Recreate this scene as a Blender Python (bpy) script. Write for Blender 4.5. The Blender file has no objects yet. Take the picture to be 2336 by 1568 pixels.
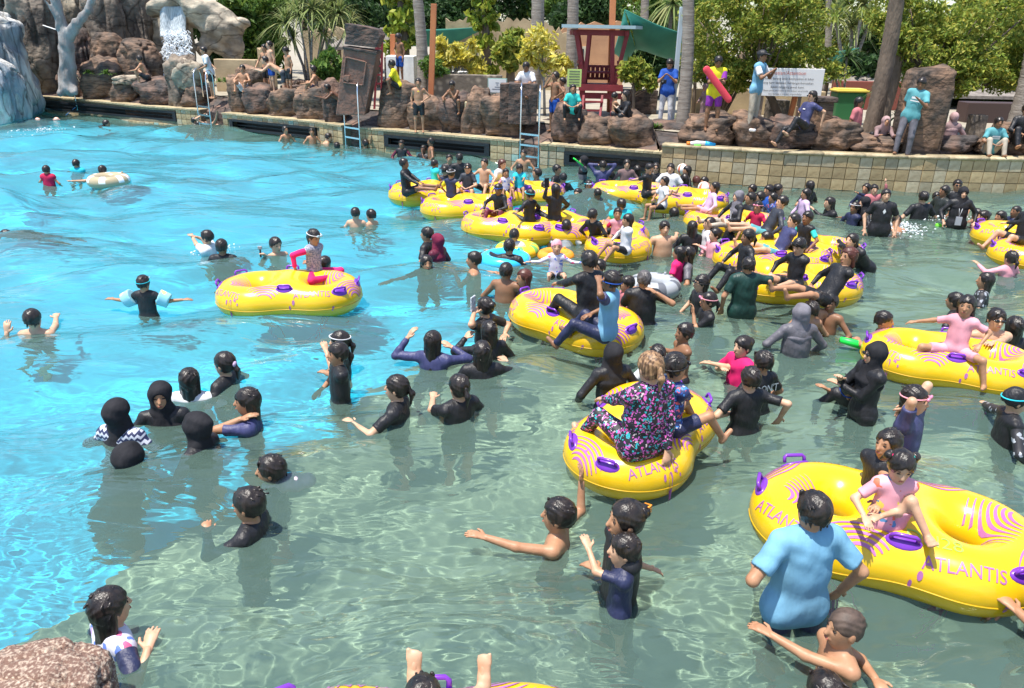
import bpy, math, random
import numpy as np
from mathutils import Vector, Matrix, noise

R = random.Random(7)
sc = bpy.context.scene
COL = sc.collection
# ---------------------------------------------------------------- camera, sky, sun, exposure
CAM_H, FL, PITCH, ROLL = 3.25, 1750.0, math.atan((784 - 65) / 1750.0), math.radians(1.2)
PW, PH = 2336, 1568
fwd = np.array([0, math.cos(PITCH), -math.sin(PITCH)])
_r0, _u0 = np.array([1.0, 0, 0]), np.array([0, math.sin(PITCH), math.cos(PITCH)])
rgt = math.cos(ROLL) * _r0 + math.sin(ROLL) * _u0
upv = -math.sin(ROLL) * _r0 + math.cos(ROLL) * _u0
cam = bpy.data.cameras.new('camera'); cam.sensor_width = 36; cam.lens = 36 * FL / PW; cam.clip_end = 600
co = bpy.data.objects.new('camera', cam); COL.objects.link(co)
co.matrix_world = Matrix(((rgt[0], upv[0], -fwd[0], 0), (rgt[1], upv[1], -fwd[1], 0), (rgt[2], upv[2], -fwd[2], CAM_H), (0, 0, 0, 1)))
sc.camera = co
SUN_DIR = np.array([-0.24, -0.16, 1.0]); SUN_DIR /= np.linalg.norm(SUN_DIR)
w_ = bpy.data.worlds.new('World'); sc.world = w_; w_.use_nodes = True
nt = w_.node_tree; nt.nodes.clear()
sky = nt.nodes.new('ShaderNodeTexSky'); sky.sky_type = 'NISHITA'; sky.sun_disc = False
sky.sun_elevation = math.asin(SUN_DIR[2]); sky.sun_rotation = math.atan2(SUN_DIR[0], SUN_DIR[1])
sky.air_density = 1.0; sky.dust_density = 1.0; sky.ozone_density = 1.6
bg = nt.nodes.new('ShaderNodeBackground'); bg.inputs[1].default_value = 0.15
wo = nt.nodes.new('ShaderNodeOutputWorld')
nt.links.new(sky.outputs[0], bg.inputs[0]); nt.links.new(bg.outputs[0], wo.inputs[0])
sl = bpy.data.lights.new('sun', 'SUN'); sl.energy = 4.7; sl.angle = math.radians(0.9); sl.color = (1.0, 0.945, 0.86)
so = bpy.data.objects.new('sun', sl); COL.objects.link(so)
so.rotation_euler = Vector(SUN_DIR).to_track_quat('Z', 'Y').to_euler(); so.location = (0, 10, 30)
sc.view_settings.view_transform = 'Standard'; sc.view_settings.look = 'None'
sc.view_settings.exposure = 0.70; sc.view_settings.gamma = 1.0; sc.view_settings.use_curve_mapping = False
sc.render.engine = 'CYCLES'
sc.cycles.max_bounces = 10; sc.cycles.transparent_max_bounces = 16; sc.cycles.transmission_bounces = 6
sc.cycles.diffuse_bounces = 3; sc.cycles.glossy_bounces = 3
sc.cycles.use_denoising = True; sc.cycles.sample_clamp_indirect = 6.0
sc.cycles.caustics_reflective = False; sc.cycles.caustics_refractive = True

# ---------------------------------------------------------------- pixel -> place
def ray(px, py):
    return rgt * ((px - PW / 2) / FL) - upv * ((py - PH / 2) / FL) + fwd
def P(px, py, z=0.0):
    d = ray(px, py); t = (z - CAM_H) / d[2]
    return np.array([0, 0, CAM_H]) + d * t
def PY(px, py, y):
    d = ray(px, py); t = y / d[1]
    return np.array([0, 0, CAM_H]) + d * t
def sc_at(p):            # photo pixels (2336 wide) per metre at p
    return FL / float(np.dot(np.asarray(p) - np.array([0, 0, CAM_H]), fwd))
def nrm(v):
    v = np.asarray(v, float); n = np.linalg.norm(v); return v / n if n > 1e-9 else v

# ---------------------------------------------------------------- materials
MATS = {}
def mat(name, c, c2=None, scale=6.0, rough=0.6, bump=0.0, bscale=30.0, spec=0.4, coat=0.0, metal=0.0,
        stretch=None, rnd=0.0, detail=4.0, sharp=None, alpha=None, sss=0.0, voro=False, coord='Object', bdist=0.02, trans=0.0):
    if name in MATS: return MATS[name]
    m = bpy.data.materials.new(name); m.use_nodes = True; MATS[name] = m
    t = m.node_tree; N = t.nodes; L = t.links; b = N['Principled BSDF']
    b.inputs['Base Color'].default_value = (*c, 1); b.inputs['Roughness'].default_value = rough
    b.inputs['Metallic'].default_value = metal; b.inputs['Specular IOR Level'].default_value = spec
    b.inputs['Coat Weight'].default_value = coat; b.inputs['Coat Roughness'].default_value = 0.12
    if trans: b.inputs['Transmission Weight'].default_value = trans
    if sss: b.inputs['Subsurface Weight'].default_value = sss; b.inputs['Subsurface Scale'].default_value = 0.02
    tc = N.new('ShaderNodeTexCoord'); mp = N.new('ShaderNodeMapping'); L.new(tc.outputs[coord], mp.inputs[0])
    if stretch: mp.inputs['Scale'].default_value = stretch
    if c2 is not None:
        if voro:
            nz = N.new('ShaderNodeTexVoronoi'); nz.inputs['Scale'].default_value = scale; o = nz.outputs['Distance']
        else:
            nz = N.new('ShaderNodeTexNoise'); nz.inputs['Scale'].default_value = scale; nz.inputs['Detail'].default_value = detail
            o = nz.outputs['Fac']
        L.new(mp.outputs[0], nz.inputs['Vector'])
        cr = N.new('ShaderNodeValToRGB'); a, bb = sharp or (0.35, 0.65)
        cr.color_ramp.elements[0].position = a; cr.color_ramp.elements[0].color = (*c, 1)
        cr.color_ramp.elements[1].position = bb; cr.color_ramp.elements[1].color = (*c2, 1)
        L.new(o, cr.inputs[0]); src = cr.outputs[0]
    else:
        src = None
    if rnd:
        oi = N.new('ShaderNodeObjectInfo'); mr = N.new('ShaderNodeMapRange')
        mr.inputs['To Min'].default_value = 1 - rnd; mr.inputs['To Max'].default_value = 1 + rnd
        L.new(oi.outputs['Random'], mr.inputs[0])
        mx = N.new('ShaderNodeMix'); mx.data_type = 'RGBA'; mx.blend_type = 'MULTIPLY'; mx.inputs[0].default_value = 1
        if src: L.new(src, mx.inputs[6])
        else: mx.inputs[6].default_value = (*c, 1)
        L.new(mr.outputs[0], mx.inputs[7]); src = mx.outputs[2]
    if src: L.new(src, b.inputs['Base Color'])
    if bump:
        n2 = N.new('ShaderNodeTexNoise'); n2.inputs['Scale'].default_value = bscale; n2.inputs['Detail'].default_value = 5
        L.new(mp.outputs[0], n2.inputs['Vector'])
        bp = N.new('ShaderNodeBump'); bp.inputs['Strength'].default_value = bump; bp.inputs['Distance'].default_value = bdist
        L.new(n2.outputs['Fac'], bp.inputs['Height']); L.new(bp.outputs[0], b.inputs['Normal'])
    return m

def leafmat(name, cols, rough=0.55, tr=0.35):
    """each leaf (mesh island) its own tint, a little light passing through"""
    if name in MATS: return MATS[name]
    m = bpy.data.materials.new(name); m.use_nodes = True; MATS[name] = m
    t = m.node_tree; N = t.nodes; L = t.links; b = N['Principled BSDF']
    g = N.new('ShaderNodeNewGeometry'); cr = N.new('ShaderNodeValToRGB'); e = cr.color_ramp.elements
    e[0].color = (*cols[0], 1); e[1].color = (*cols[-1], 1)
    for i, c in enumerate(cols[1:-1]):
        x = e.new((i + 1) / (len(cols) - 1)); x.color = (*c, 1)
    L.new(g.outputs['Random Per Island'], cr.inputs[0]); L.new(cr.outputs[0], b.inputs['Base Color'])
    b.inputs['Roughness'].default_value = rough; b.inputs['Specular IOR Level'].default_value = 0.3
    tl = N.new('ShaderNodeBsdfTranslucent'); L.new(cr.outputs[0], tl.inputs[0])
    mx = N.new('ShaderNodeMixShader'); mx.inputs[0].default_value = tr
    L.new(b.outputs[0], mx.inputs[1]); L.new(tl.outputs[0], mx.inputs[2]); L.new(mx.outputs[0], N['Material Output'].inputs[0])
    return m

# ---------------------------------------------------------------- mesh helpers
def mesh_np(name, V, F, mats=(), smooth=True, midx=None):
    V = np.asarray(V, np.float32); me = bpy.data.meshes.new(name)
    if isinstance(F, np.ndarray) and F.ndim == 2:
        n, k = F.shape; loops = F.astype(np.int32).ravel(); starts = np.arange(n, dtype=np.int32) * k
    else:
        n = len(F); ks = np.array([len(f) for f in F], np.int32); loops = np.concatenate([np.asarray(f, np.int32) for f in F])
        starts = np.concatenate([[0], np.cumsum(ks)[:-1]]).astype(np.int32)
    me.vertices.add(len(V)); me.vertices.foreach_set('co', V.ravel())
    me.loops.add(len(loops)); me.loops.foreach_set('vertex_index', loops)
    me.polygons.add(n); me.polygons.foreach_set('loop_start', starts)
    if midx is not None: me.polygons.foreach_set('material_index', np.asarray(midx, np.int32))
    me.polygons.foreach_set('use_smooth', np.full(n, smooth))
    for m in mats: me.materials.append(m)
    me.update(calc_edges=True)
    return me
def tag(o, label=None, cat=None, group=None, kind=None):
    if label: o['label'] = label
    if cat: o['category'] = cat
    if group: o['group'] = group
    if kind: o['kind'] = kind
    return o
def link(name, data, parent=None, loc=None):
    o = bpy.data.objects.new(name, data); COL.objects.link(o)
    if loc is not None: o.location = Vector(loc)
    if parent is not None: o.parent = parent
    return o
def thing(name, label, cat, loc=(0, 0, 0), rz=0, group=None):
    o = link(name, None, None, loc); o.rotation_euler = (0, 0, rz); o.empty_display_size = 0.2
    return tag(o, label, cat, group)
class MB:
    """collects simple shapes, builds one mesh"""
    def __init__(s): s.V = []; s.F = []; s.M = []; s.n = 0
    def add(s, V, F, mi=0):
        V = np.asarray(V, float)
        s.V.append(V)
        for f in F: s.F.append([int(i) + s.n for i in f]); s.M.append(mi)
        s.n += len(V); return s
    def box(s, c, size, rot=None, mi=0, taper=1.0):
        x, y, z = np.asarray(size) / 2
        v = np.array([[-x, -y, -z], [x, -y, -z], [x, y, -z], [-x, y, -z], [-x * taper, -y * taper, z], [x * taper, -y * taper, z], [x * taper, y * taper, z], [-x * taper, y * taper, z]])
        if rot is not None: v = v @ np.array(rot).T
        return s.add(v + np.asarray(c), [(0, 3, 2, 1), (4, 5, 6, 7), (0, 1, 5, 4), (1, 2, 6, 5), (2, 3, 7, 6), (3, 0, 4, 7)], mi)
    def beam(s, a, b, w, h=None, mi=0):
        a, b = np.asarray(a, float), np.asarray(b, float); d = nrm(b - a); h = h or w
        u = nrm(np.cross(d, (0, 0, 1))) if abs(d[2]) < 0.97 else np.array([1.0, 0, 0]); v = np.cross(u, d)
        r = np.stack([u, v, d], 1)
        return s.box((a + b) / 2, (w, h, np.linalg.norm(b - a)), r, mi)
    def tube(s, pts, rad, seg=8, mi=0, cap=True):
        pts = [np.asarray(p, float) for p in pts]; n = len(pts)
        rad = [rad] * n if np.isscalar(rad) else rad
        V = []; u = None
        for i in range(n):
            d = nrm(pts[min(i + 1, n - 1)] - pts[max(i - 1, 0)])
            if u is None: u = nrm(np.cross(d, (0.03, 1, 0.1))) if abs(d[1]) < 0.9 else nrm(np.cross(d, (1, 0, 0)))
            else: u = nrm(u - d * np.dot(u, d))
            v = np.cross(d, u)
            for k in range(seg):
                a = 2 * math.pi * k / seg; V.append(pts[i] + rad[i] * (math.cos(a) * u + math.sin(a) * v))
        F = []
        for i in range(n - 1):
            for k in range(seg):
                F.append((i * seg + k, i * seg + (k + 1) % seg, (i + 1) * seg + (k + 1) % seg, (i + 1) * seg + k))
        if cap: F.append(tuple(range(seg - 1, -1, -1))); F.append(tuple((n - 1) * seg + k for k in range(seg)))
        return s.add(V, F, mi)
    def prism(s, poly, z0, z1, mi=0):
        n = len(poly); V = [(p[0], p[1], z0) for p in poly] + [(p[0], p[1], z1) for p in poly]
        ar = sum(poly[i][0] * poly[(i + 1) % n][1] - poly[(i + 1) % n][0] * poly[i][1] for i in range(n))
        F = [tuple(range(n - 1, -1, -1)), tuple(range(n, 2 * n))] + [(i, (i + 1) % n, n + (i + 1) % n, n + i) for i in range(n)]
        if ar < 0: F = [f[::-1] for f in F]
        return s.add(V, F, mi)
    def ell(s, c, r, seg=10, rings=7, mi=0, rot=None):
        V = [(0, 0, -1)]
        for i in range(1, rings):
            t = math.pi * i / rings - math.pi / 2
            for k in range(seg):
                a = 2 * math.pi * k / seg; V.append((math.cos(t) * math.cos(a), math.cos(t) * math.sin(a), math.sin(t)))
        V.append((0, 0, 1)); V = np.array(V) * np.asarray(r)
        if rot is not None: V = V @ np.array(rot).T
        F = [(0, 1 + (k + 1) % seg, 1 + k) for k in range(seg)]
        for i in range(rings - 2):
            for k in range(seg):
                F.append((1 + i * seg + k, 1 + i * seg + (k + 1) % seg, 1 + (i + 1) * seg + (k + 1) % seg, 1 + (i + 1) * seg + k))
        b = 1 + (rings - 2) * seg; F += [(b + k, b + (k + 1) % seg, len(V) - 1) for k in range(seg)]
        return s.add(V + np.asarray(c), F, mi)
    def data(s, name, mats, smooth=False):
        if not isinstance(mats, (list, tuple)): mats = [mats]
        return mesh_np(name, np.concatenate(s.V), s.F, mats, smooth, s.M)
    def build(s, name, mats, parent=None, smooth=False, loc=None, bevel=0):
        o = link(name, s.data(name, mats, smooth), parent, loc)
        if bevel:
            m = o.modifiers.new('b', 'BEVEL'); m.width = bevel; m.segments = 2; m.limit_method = 'ANGLE'
        return o

# ---------------------------------------------------------------- distance fields, polygonised with surface nets
def smin(a, b, k):
    h = np.clip(0.5 + 0.5 * (b - a) / k, 0, 1); return b + (a - b) * h - k * h * (1 - h)
def cap(a, b, ra, rb=None, flat=None, q=1.0, k=0.03, end=False, start=False):
    return dict(t='c', a=np.asarray(a, float), b=np.asarray(b, float), ra=ra, rb=ra if rb is None else rb, n=flat, q=q, k=k, end=end, start=start)
def ell(c, r, rot=None, k=0.02, sub=False):
    return dict(t='e', c=np.asarray(c, float), r=np.asarray(r, float), rot=np.eye(3) if rot is None else np.asarray(rot), k=k, sub=sub)
def pdist(p, X):
    if p['t'] == 'c':
        a, b = p['a'], p['b']; Y = X - a; ab = b - a
        if p['n'] is not None:
            n = p['n']; g = 1 / p['q'] - 1
            ab = ab + n * (ab @ n) * g; Y = Y + (Y @ n)[..., None] * n * g
        L2 = max(float(ab @ ab), 1e-9); t = np.clip((Y @ ab) / L2, 0, 1)
        d = np.sqrt(((Y - t[..., None] * ab) ** 2).sum(-1)) - (p['ra'] + (p['rb'] - p['ra']) * t)
        if p['end'] or p['start']:
            u = nrm(b - a)
            if p['end']: d = np.maximum(d, (X - b) @ u)
            if p['start']: d = np.maximum(d, (a - X) @ u)
        return d
    Y = (X - p['c']) @ p['rot']; r = p['r']
    k0 = np.sqrt(((Y / r) ** 2).sum(-1)); k1 = np.sqrt(((Y / (r * r)) ** 2).sum(-1)) + 1e-6
    return k0 * (k0 - 1) / k1
def pbox(p):
    if p['t'] == 'c':
        m = max(p['ra'], p['rb']); return np.minimum(p['a'], p['b']) - m, np.maximum(p['a'], p['b']) + m
    m = p['r'].max(); return p['c'] - m, p['c'] + m
def pointfield(prims, X):
    d = np.full(X.shape[:-1], 9.0)
    for p in prims:
        e = pdist(p, X)
        d = -smin(-d, e, p['k']) if p.get('sub') else smin(d, e, p['k'])
    return d
def polygonise(prims, res, post=None):
    lo = np.min([pbox(p)[0] for p in prims if not p.get('sub')], 0) - 2.5 * res
    hi = np.max([pbox(p)[1] for p in prims if not p.get('sub')], 0) + 2.5 * res
    n = np.ceil((hi - lo) / res).astype(int) + 1
    D = np.full(n, 9.0, np.float32)
    for p in prims:
        a, b = pbox(p); m = p['k'] + 2 * res
        i0 = np.clip(np.floor((a - m - lo) / res).astype(int), 0, n - 1); i1 = np.clip(np.ceil((b + m - lo) / res).astype(int) + 1, 1, n)
        if (i1 <= i0).any(): continue
        X = np.stack(np.meshgrid(*[lo[j] + res * np.arange(i0[j], i1[j]) for j in range(3)], indexing='ij'), -1)
        S = D[i0[0]:i1[0], i0[1]:i1[1], i0[2]:i1[2]]; e = pdist(p, X)
        S[...] = -smin(-S, e, p['k']) if p.get('sub') else smin(S, e, p['k'])
    if post is not None:
        X = np.stack(np.meshgrid(*[lo[j] + res * np.arange(n[j]) for j in range(3)], indexing='ij'), -1)
        D = post(D, X)
    D = np.asarray(D); ins = D < 0
    # never touch the border
    ins[0] = ins[-1] = False; ins[:, 0] = ins[:, -1] = False; ins[:, :, 0] = ins[:, :, -1] = False
    c = ins[:-1, :-1, :-1].astype(np.int8)
    for dx in (0, 1):
        for dy in (0, 1):
            for dz in (0, 1):
                if dx or dy or dz: c = c + ins[dx:n[0] - 1 + dx, dy:n[1] - 1 + dy, dz:n[2] - 1 + dz]
    act = np.argwhere((c > 0) & (c < 8))
    if len(act) == 0: return np.zeros((0, 3)), np.zeros((0, 4), int)
    vid = np.full(c.shape, -1, np.int32); vid[tuple(act.T)] = np.arange(len(act))
    O = np.array([[x, y, z] for x in (0, 1) for y in (0, 1) for z in (0, 1)])
    idx = act[:, None, :] + O[None]
    val = D[idx[..., 0], idx[..., 1], idx[..., 2]]; sg = ins[idx[..., 0], idx[..., 1], idx[..., 2]]
    acc = np.zeros((len(act), 3)); cnt = np.zeros(len(act))
    for i in range(8):
        for ax, bit in ((0, 4), (1, 2), (2, 1)):
            if i & bit: continue
            j = i | bit; m = sg[:, i] != sg[:, j]
            va, vb = val[m, i], val[m, j]; t = np.clip(va / np.where(np.abs(va - vb) < 1e-9, 1e-9, va - vb), 0.02, 0.98)
            q = np.repeat(O[i][None].astype(float), m.sum(), 0); q[:, ax] += t
            acc[m] += q; cnt[m] += 1
    V = lo + res * (act + acc / cnt[:, None])
    Fs = []
    for ax in range(3):
        s0 = [slice(1, n[j] - 1) for j in range(3)]; s1 = list(s0); s0[ax] = slice(0, n[ax] - 1); s1[ax] = slice(1, n[ax])
        A, B = ins[tuple(s0)], ins[tuple(s1)]
        E = np.argwhere(A != B)
        if len(E) == 0: continue
        fl = A[tuple(E.T)]
        base = E.copy()
        for j in range(3):
            if j != ax: base[:, j] += 1
        u, v = (ax + 1) % 3, (ax + 2) % 3
        def cell(du, dv):
            q = base.copy(); q[:, u] += du; q[:, v] += dv; return vid[tuple(q.T)]
        Q = np.stack([cell(-1, -1), cell(0, -1), cell(0, 0), cell(-1, 0)], 1)
        Q[~fl] = Q[~fl][:, ::-1]
        Fs.append(Q[(Q >= 0).all(1)])
    return V, np.concatenate(Fs)
def joinvf(parts):
    V = []; F = []; M = []; n = 0
    for v, f, mi in parts:
        if len(v) == 0: continue
        V.append(v); F.append(np.asarray(f) + n); M.append(np.full(len(f), mi)); n += len(v)
    return np.concatenate(V), np.concatenate(F), np.concatenate(M)
# ================================================================ the setting
M_TILE = mat('wall_tile', (.50, .38, .21), (.34, .24, .125), 5, .55, .35, 25, rnd=.24, detail=6)
M_TILE2 = mat('grey_wall_tile', (.48, .41, .28), (.35, .28, .18), 7, .55, .35, 25, rnd=.2, detail=6)
M_TILE3 = mat('aqua_wall_tile', (.30, .42, .36), (.22, .30, .25), 6, .5, .2, 25, rnd=.2)
M_COPE = mat('coping_stone', (.50, .42, .26), (.34, .27, .16), 7, .6, .4, 30, rnd=.2)
M_GROUT = mat('grout', (.20, .16, .10), (.28, .23, .15), 9, .8, .3)
M_DECK = mat('deck_paving', (.36, .32, .25), (.27, .24, .18), 2.2, .8, .25, 18)
M_ROCK = mat('brown_rock', (.235, .145, .095), (.070, .058, .050), 1.9, .75, .9, 7, detail=9, bdist=.06, sharp=(.38, .62))
M_ROCKD = mat('dark_rock', (.19, .115, .085), (.060, .052, .050), 2.0, .75, .9, 7, detail=9, bdist=.06, sharp=(.35, .6))
M_ROCKG = mat('grey_rock', (.26, .215, .17), (.11, .088, .072), .9, .8, 1.0, 4, detail=10, bdist=.1, sharp=(.35, .65))
M_ROCKW = mat('pale_rock', (.46, .40, .31), (.20, .16, .12), 1.1, .8, .9, 4, detail=10, bdist=.08, sharp=(.42, .7))
M_ROCKB = mat('blue_stained_rock', (.62, .61, .57), (.20, .24, .28), 1.0, .7, .9, 5, detail=10, bdist=.07, stretch=(1.6, 1.6, .45), sharp=(.42, .62))
M_SPECK = mat('speckled_rock', (.17, .10, .075), (.50, .40, .31), 60, .9, 1.0, 26, detail=9, bdist=.03, sharp=(.46, .68))
def strata(m, sc1=(1.2, 1.2, 7), lo=.45):
    """horizontal bands and fine dark cracks over the rock's own colour"""
    t = m.node_tree; N = t.nodes; L = t.links; b = N['Principled BSDF']; src = b.inputs['Base Color'].links[0].from_socket
    tc = N.new('ShaderNodeTexCoord'); mp = N.new('ShaderNodeMapping'); mp.inputs['Scale'].default_value = sc1; L.new(tc.outputs['Object'], mp.inputs[0])
    n = N.new('ShaderNodeTexNoise'); n.inputs['Scale'].default_value = 1.6; n.inputs['Detail'].default_value = 8; n.inputs['Distortion'].default_value = .8; L.new(mp.outputs[0], n.inputs['Vector'])
    r = N.new('ShaderNodeValToRGB'); e = r.color_ramp.elements; e[0].position = .36; e[0].color = (lo, lo, lo, 1); e[1].position = .60; e[1].color = (1.15, 1.12, 1.08, 1); L.new(n.outputs['Fac'], r.inputs[0])
    v = N.new('ShaderNodeTexVoronoi'); v.feature = 'DISTANCE_TO_EDGE'; v.inputs['Scale'].default_value = .9; 
    ad = N.new('ShaderNodeMix'); ad.data_type = 'VECTOR'; ad.inputs[0].default_value = .35; L.new(mp.outputs[0], ad.inputs[4]); L.new(n.outputs['Color'], ad.inputs[5]); L.new(ad.outputs[1], v.inputs['Vector'])
    r2 = N.new('ShaderNodeValToRGB'); e = r2.color_ramp.elements; e[0].position = .0; e[0].color = (.25, .22, .2, 1); e[1].position = .035; e[1].color = (1, 1, 1, 1); L.new(v.outputs['Distance'], r2.inputs[0])
    m1_ = N.new('ShaderNodeMix'); m1_.data_type = 'RGBA'; m1_.blend_type = 'MULTIPLY'; m1_.inputs[0].default_value = 1; L.new(src, m1_.inputs[6]); L.new(r.outputs[0], m1_.inputs[7])
    m2_ = N.new('ShaderNodeMix'); m2_.data_type = 'RGBA'; m2_.blend_type = 'MULTIPLY'; m2_.inputs[0].default_value = .8; L.new(m1_.outputs[2], m2_.inputs[6]); L.new(r2.outputs[0], m2_.inputs[7]); L.new(m2_.outputs[2], b.inputs['Base Color'])
for m_r in (M_ROCK, M_ROCKD): strata(m_r)
strata(M_ROCKG, (1.0, 1.0, 1.6), .5); strata(M_ROCKW, (1, 1, 2.2), .55); strata(M_ROCKB, (2.2, 2.2, .5), .6)
M_STEEL = mat('stainless_steel', (.75, .76, .78), rough=.22, metal=1)
M_BLACK = mat('black_grate', (.012, .014, .017), rough=.5)

# ---- pool floor: blue paint on the deep side, bare greenish stone on the near right
FZ = -1.12
def Pf(px, py, z=FZ):      # where a line of sight bent at the water's surface meets the floor
    d = nrm(ray(px, py)); s = P(px, py, 0.0); c = -d[2]; e = 1 / 1.33
    t2 = d * e + np.array([0, 0, e * c - math.sqrt(1 - e * e * (1 - c * c))]); return s + t2 * (z / t2[2])
edge = [Pf(*q) for q in [(-900, 1800), (-300, 1520), (0, 1455), (190, 1365), (330, 1250), (470, 1165), (590, 1090), (700, 1010), (800, 960), (860, 880), (1010, 830), (1130, 745), (1190, 690), (1215, 640), (1290, 585), (1330, 500), (1430, 445), (1470, 415)]]
edge = [(p[0], p[1]) for p in edge]
E2 = []
for i in range(len(edge) - 1):
    for k in range(6):
        t = k / 6; x = edge[i][0] * (1 - t) + edge[i + 1][0] * t; y = edge[i][1] * (1 - t) + edge[i + 1][1] * t
        j = .10 * noise.noise((x * 1.1, y * 1.1, 3)); E2.append((x + j, y + j))
E2.append(edge[-1]); fx, fy = edge[-1]
M_BLUE = mat('blue_pool_paint', (.008, .56, .86), (.016, .64, .92), .9, .55, detail=3)
M_STONE = mat('pool_stone', (.27, .335, .225), (.155, .21, .14), 1.3, .7, .2, 10, detail=8, sharp=(.3, .7))
me = mesh_np('pool_floor_blue', [(x, y, FZ) for x, y in E2 + [(fx + 1, fy + 14), (-60, fy + 14), (-60, -6)]], [tuple(range(len(E2) + 3))], [M_BLUE], False)
tag(link('pool_floor_blue', me), kind='structure')
me = mesh_np('pool_floor_stone', [(x, y, FZ) for x, y in E2[::-1]] + [(E2[0][0] - .5, -6, FZ), (60, -6, FZ), (60, fy + 14, FZ), (fx + 1, fy + 14, FZ)], [tuple(range(len(E2) + 4))], [M_STONE], False)
tag(link('pool_floor_stone', me), kind='structure')

# ---- water: a real wave relief, clear body, Fresnel reflection
WR = np.random.RandomState(5); waves = []
for i in range(57):
    lam = 0.145 * (1.075 ** i); lam = min(lam, 2.9)
    th = WR.normal(math.pi * .56, .60); a = .0072 * lam ** 1.15 * WR.uniform(.5, 1.25) * (.55 if lam < .6 else 1.2)
    waves.append((2 * math.pi / lam * math.cos(th), 2 * math.pi / lam * math.sin(th), a, WR.uniform(0, 6.28)))
for i in range(16):
    lam = .085 * 1.05 ** i; th = WR.normal(math.pi * .56, .9); waves.append((2 * math.pi / lam * math.cos(th), 2 * math.pi / lam * math.sin(th), .0015 * (lam / .1), WR.uniform(0, 6.28)))
def wave_z(x, y):
    wx = x + .22 * np.sin(.9 * y + 1.3 * np.sin(.7 * x)) + .05 * np.sin(3.1 * y + 2 * x); wy = y + .22 * np.sin(.8 * x + 1.1 * np.sin(.6 * y)) + .05 * np.sin(2.7 * x - 2.2 * y)
    z = np.zeros_like(x)
    mod = .72 + .38 * np.sin(.55 * x + 1.2 * np.sin(.5 * y)) * np.sin(.47 * y + 1)
    for kx, ky, a, ph in waves:
        lam_ = 2 * math.pi / math.hypot(kx, ky); fade = np.clip(lam_ / (.011 * (np.abs(y) + 5)) - 1, 0, 1)      # finer ripples than the grid can carry are left to the bump
        s = np.sin(kx * wx + ky * wy + ph); z += fade * (a * (1 - 1.45 * np.abs(s)) if (lam_ > .14 and a < .0016) else a * s)
    return z * mod
def water_h(x, y): return float(wave_z(np.array([x]), np.array([y]))[0])

cope = {}
LINES = dict(
    a=[(57, 217), (171, 224), (313, 239), (456, 249)],
    b=[(506, 256), (638, 268), (717, 276), (780, 285)],
    c=[(819, 289), (973, 302), (1184, 320)],
    d=[(1232, 326), (1511, 346)])
for k in LINES: cope[k] = [P(*q, .58)[:2] for q in LINES[k]]
CURV = [(1511, 328), (1600, 334), (1698, 340), (1787, 345), (1926, 350.5), (2125, 357), (2336, 361), (2520, 362)]
cope['e'] = [P(*q, .80)[:2] for q in CURV]
allw = cope['a'] + cope['b'] + cope['c'] + cope['d'] + cope['e']
wl = sorted([(p[0], p[1]) for p in allw]); wl = [(wl[0][0] - 14, wl[0][1] + 3.5)] + wl + [(wl[-1][0] + 20, wl[-1][1] + 1)]
wlx = np.array([p[0] for p in wl]); wly = np.array([p[1] for p in wl])
def wall_y(x): return float(np.interp(x, wlx, wly))

def water_mesh():
    nu, nv = 700, 560
    ys = 1.2 * (34 / 1.2) ** (np.linspace(0, 1, nv)); ys = np.concatenate([[-4, -1], ys]); nv += 2
    u = np.linspace(-1, 1, nu); Yg, U = np.meshgrid(ys, u, indexing='ij'); X = U * (5.5 + .86 * np.maximum(Yg, 0))
    Z = wave_z(X, Yg)
    V = np.stack([X, Yg, Z], -1).reshape(-1, 3)
    i, j = np.meshgrid(np.arange(nv - 1), np.arange(nu - 1), indexing='ij'); b = (i * nu + j).ravel()
    F = np.stack([b, b + 1, b + nu + 1, b + nu], 1)
    c = V[F].mean(1); F = F[c[:, 1] < np.interp(c[:, 0], wlx, wly) + .16]
    used = np.zeros(len(V), bool); used[F.ravel()] = True; rm = np.cumsum(used) - 1
    return V[used], rm[F]
m = bpy.data.materials.new('water'); m.use_nodes = True; t = m.node_tree; N = t.nodes; L = t.links; N.remove(N['Principled BSDF'])
tc = N.new('ShaderNodeTexCoord'); mp = N.new('ShaderNodeMapping'); mp.inputs['Scale'].default_value = (.62, 1.5, 1); L.new(tc.outputs['Object'], mp.inputs[0])
mp.inputs['Rotation'].default_value = (0, 0, -.15)
n1 = N.new('ShaderNodeTexNoise'); n1.inputs['Scale'].default_value = 2.6; n1.inputs['Detail'].default_value = 2.5; n1.inputs['Distortion'].default_value = .7; L.new(mp.outputs[0], n1.inputs['Vector'])
bp = N.new('ShaderNodeBump'); bp.inputs['Strength'].default_value = 1.0; bp.inputs['Distance'].default_value = .045; L.new(n1.outputs['Fac'], bp.inputs['Height'])
fr = N.new('ShaderNodeFresnel'); fr.inputs[0].default_value = 1.33; L.new(bp.outputs[0], fr.inputs['Normal'])
gl = N.new('ShaderNodeBsdfGlossy'); gl.inputs['Roughness'].default_value = .04; L.new(bp.outputs[0], gl.inputs['Normal'])
rf = N.new('ShaderNodeBsdfRefraction'); rf.inputs['IOR'].default_value = 1.33; rf.inputs['Color'].default_value = (.93, .99, .99, 1); L.new(bp.outputs[0], rf.inputs['Normal'])
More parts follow.
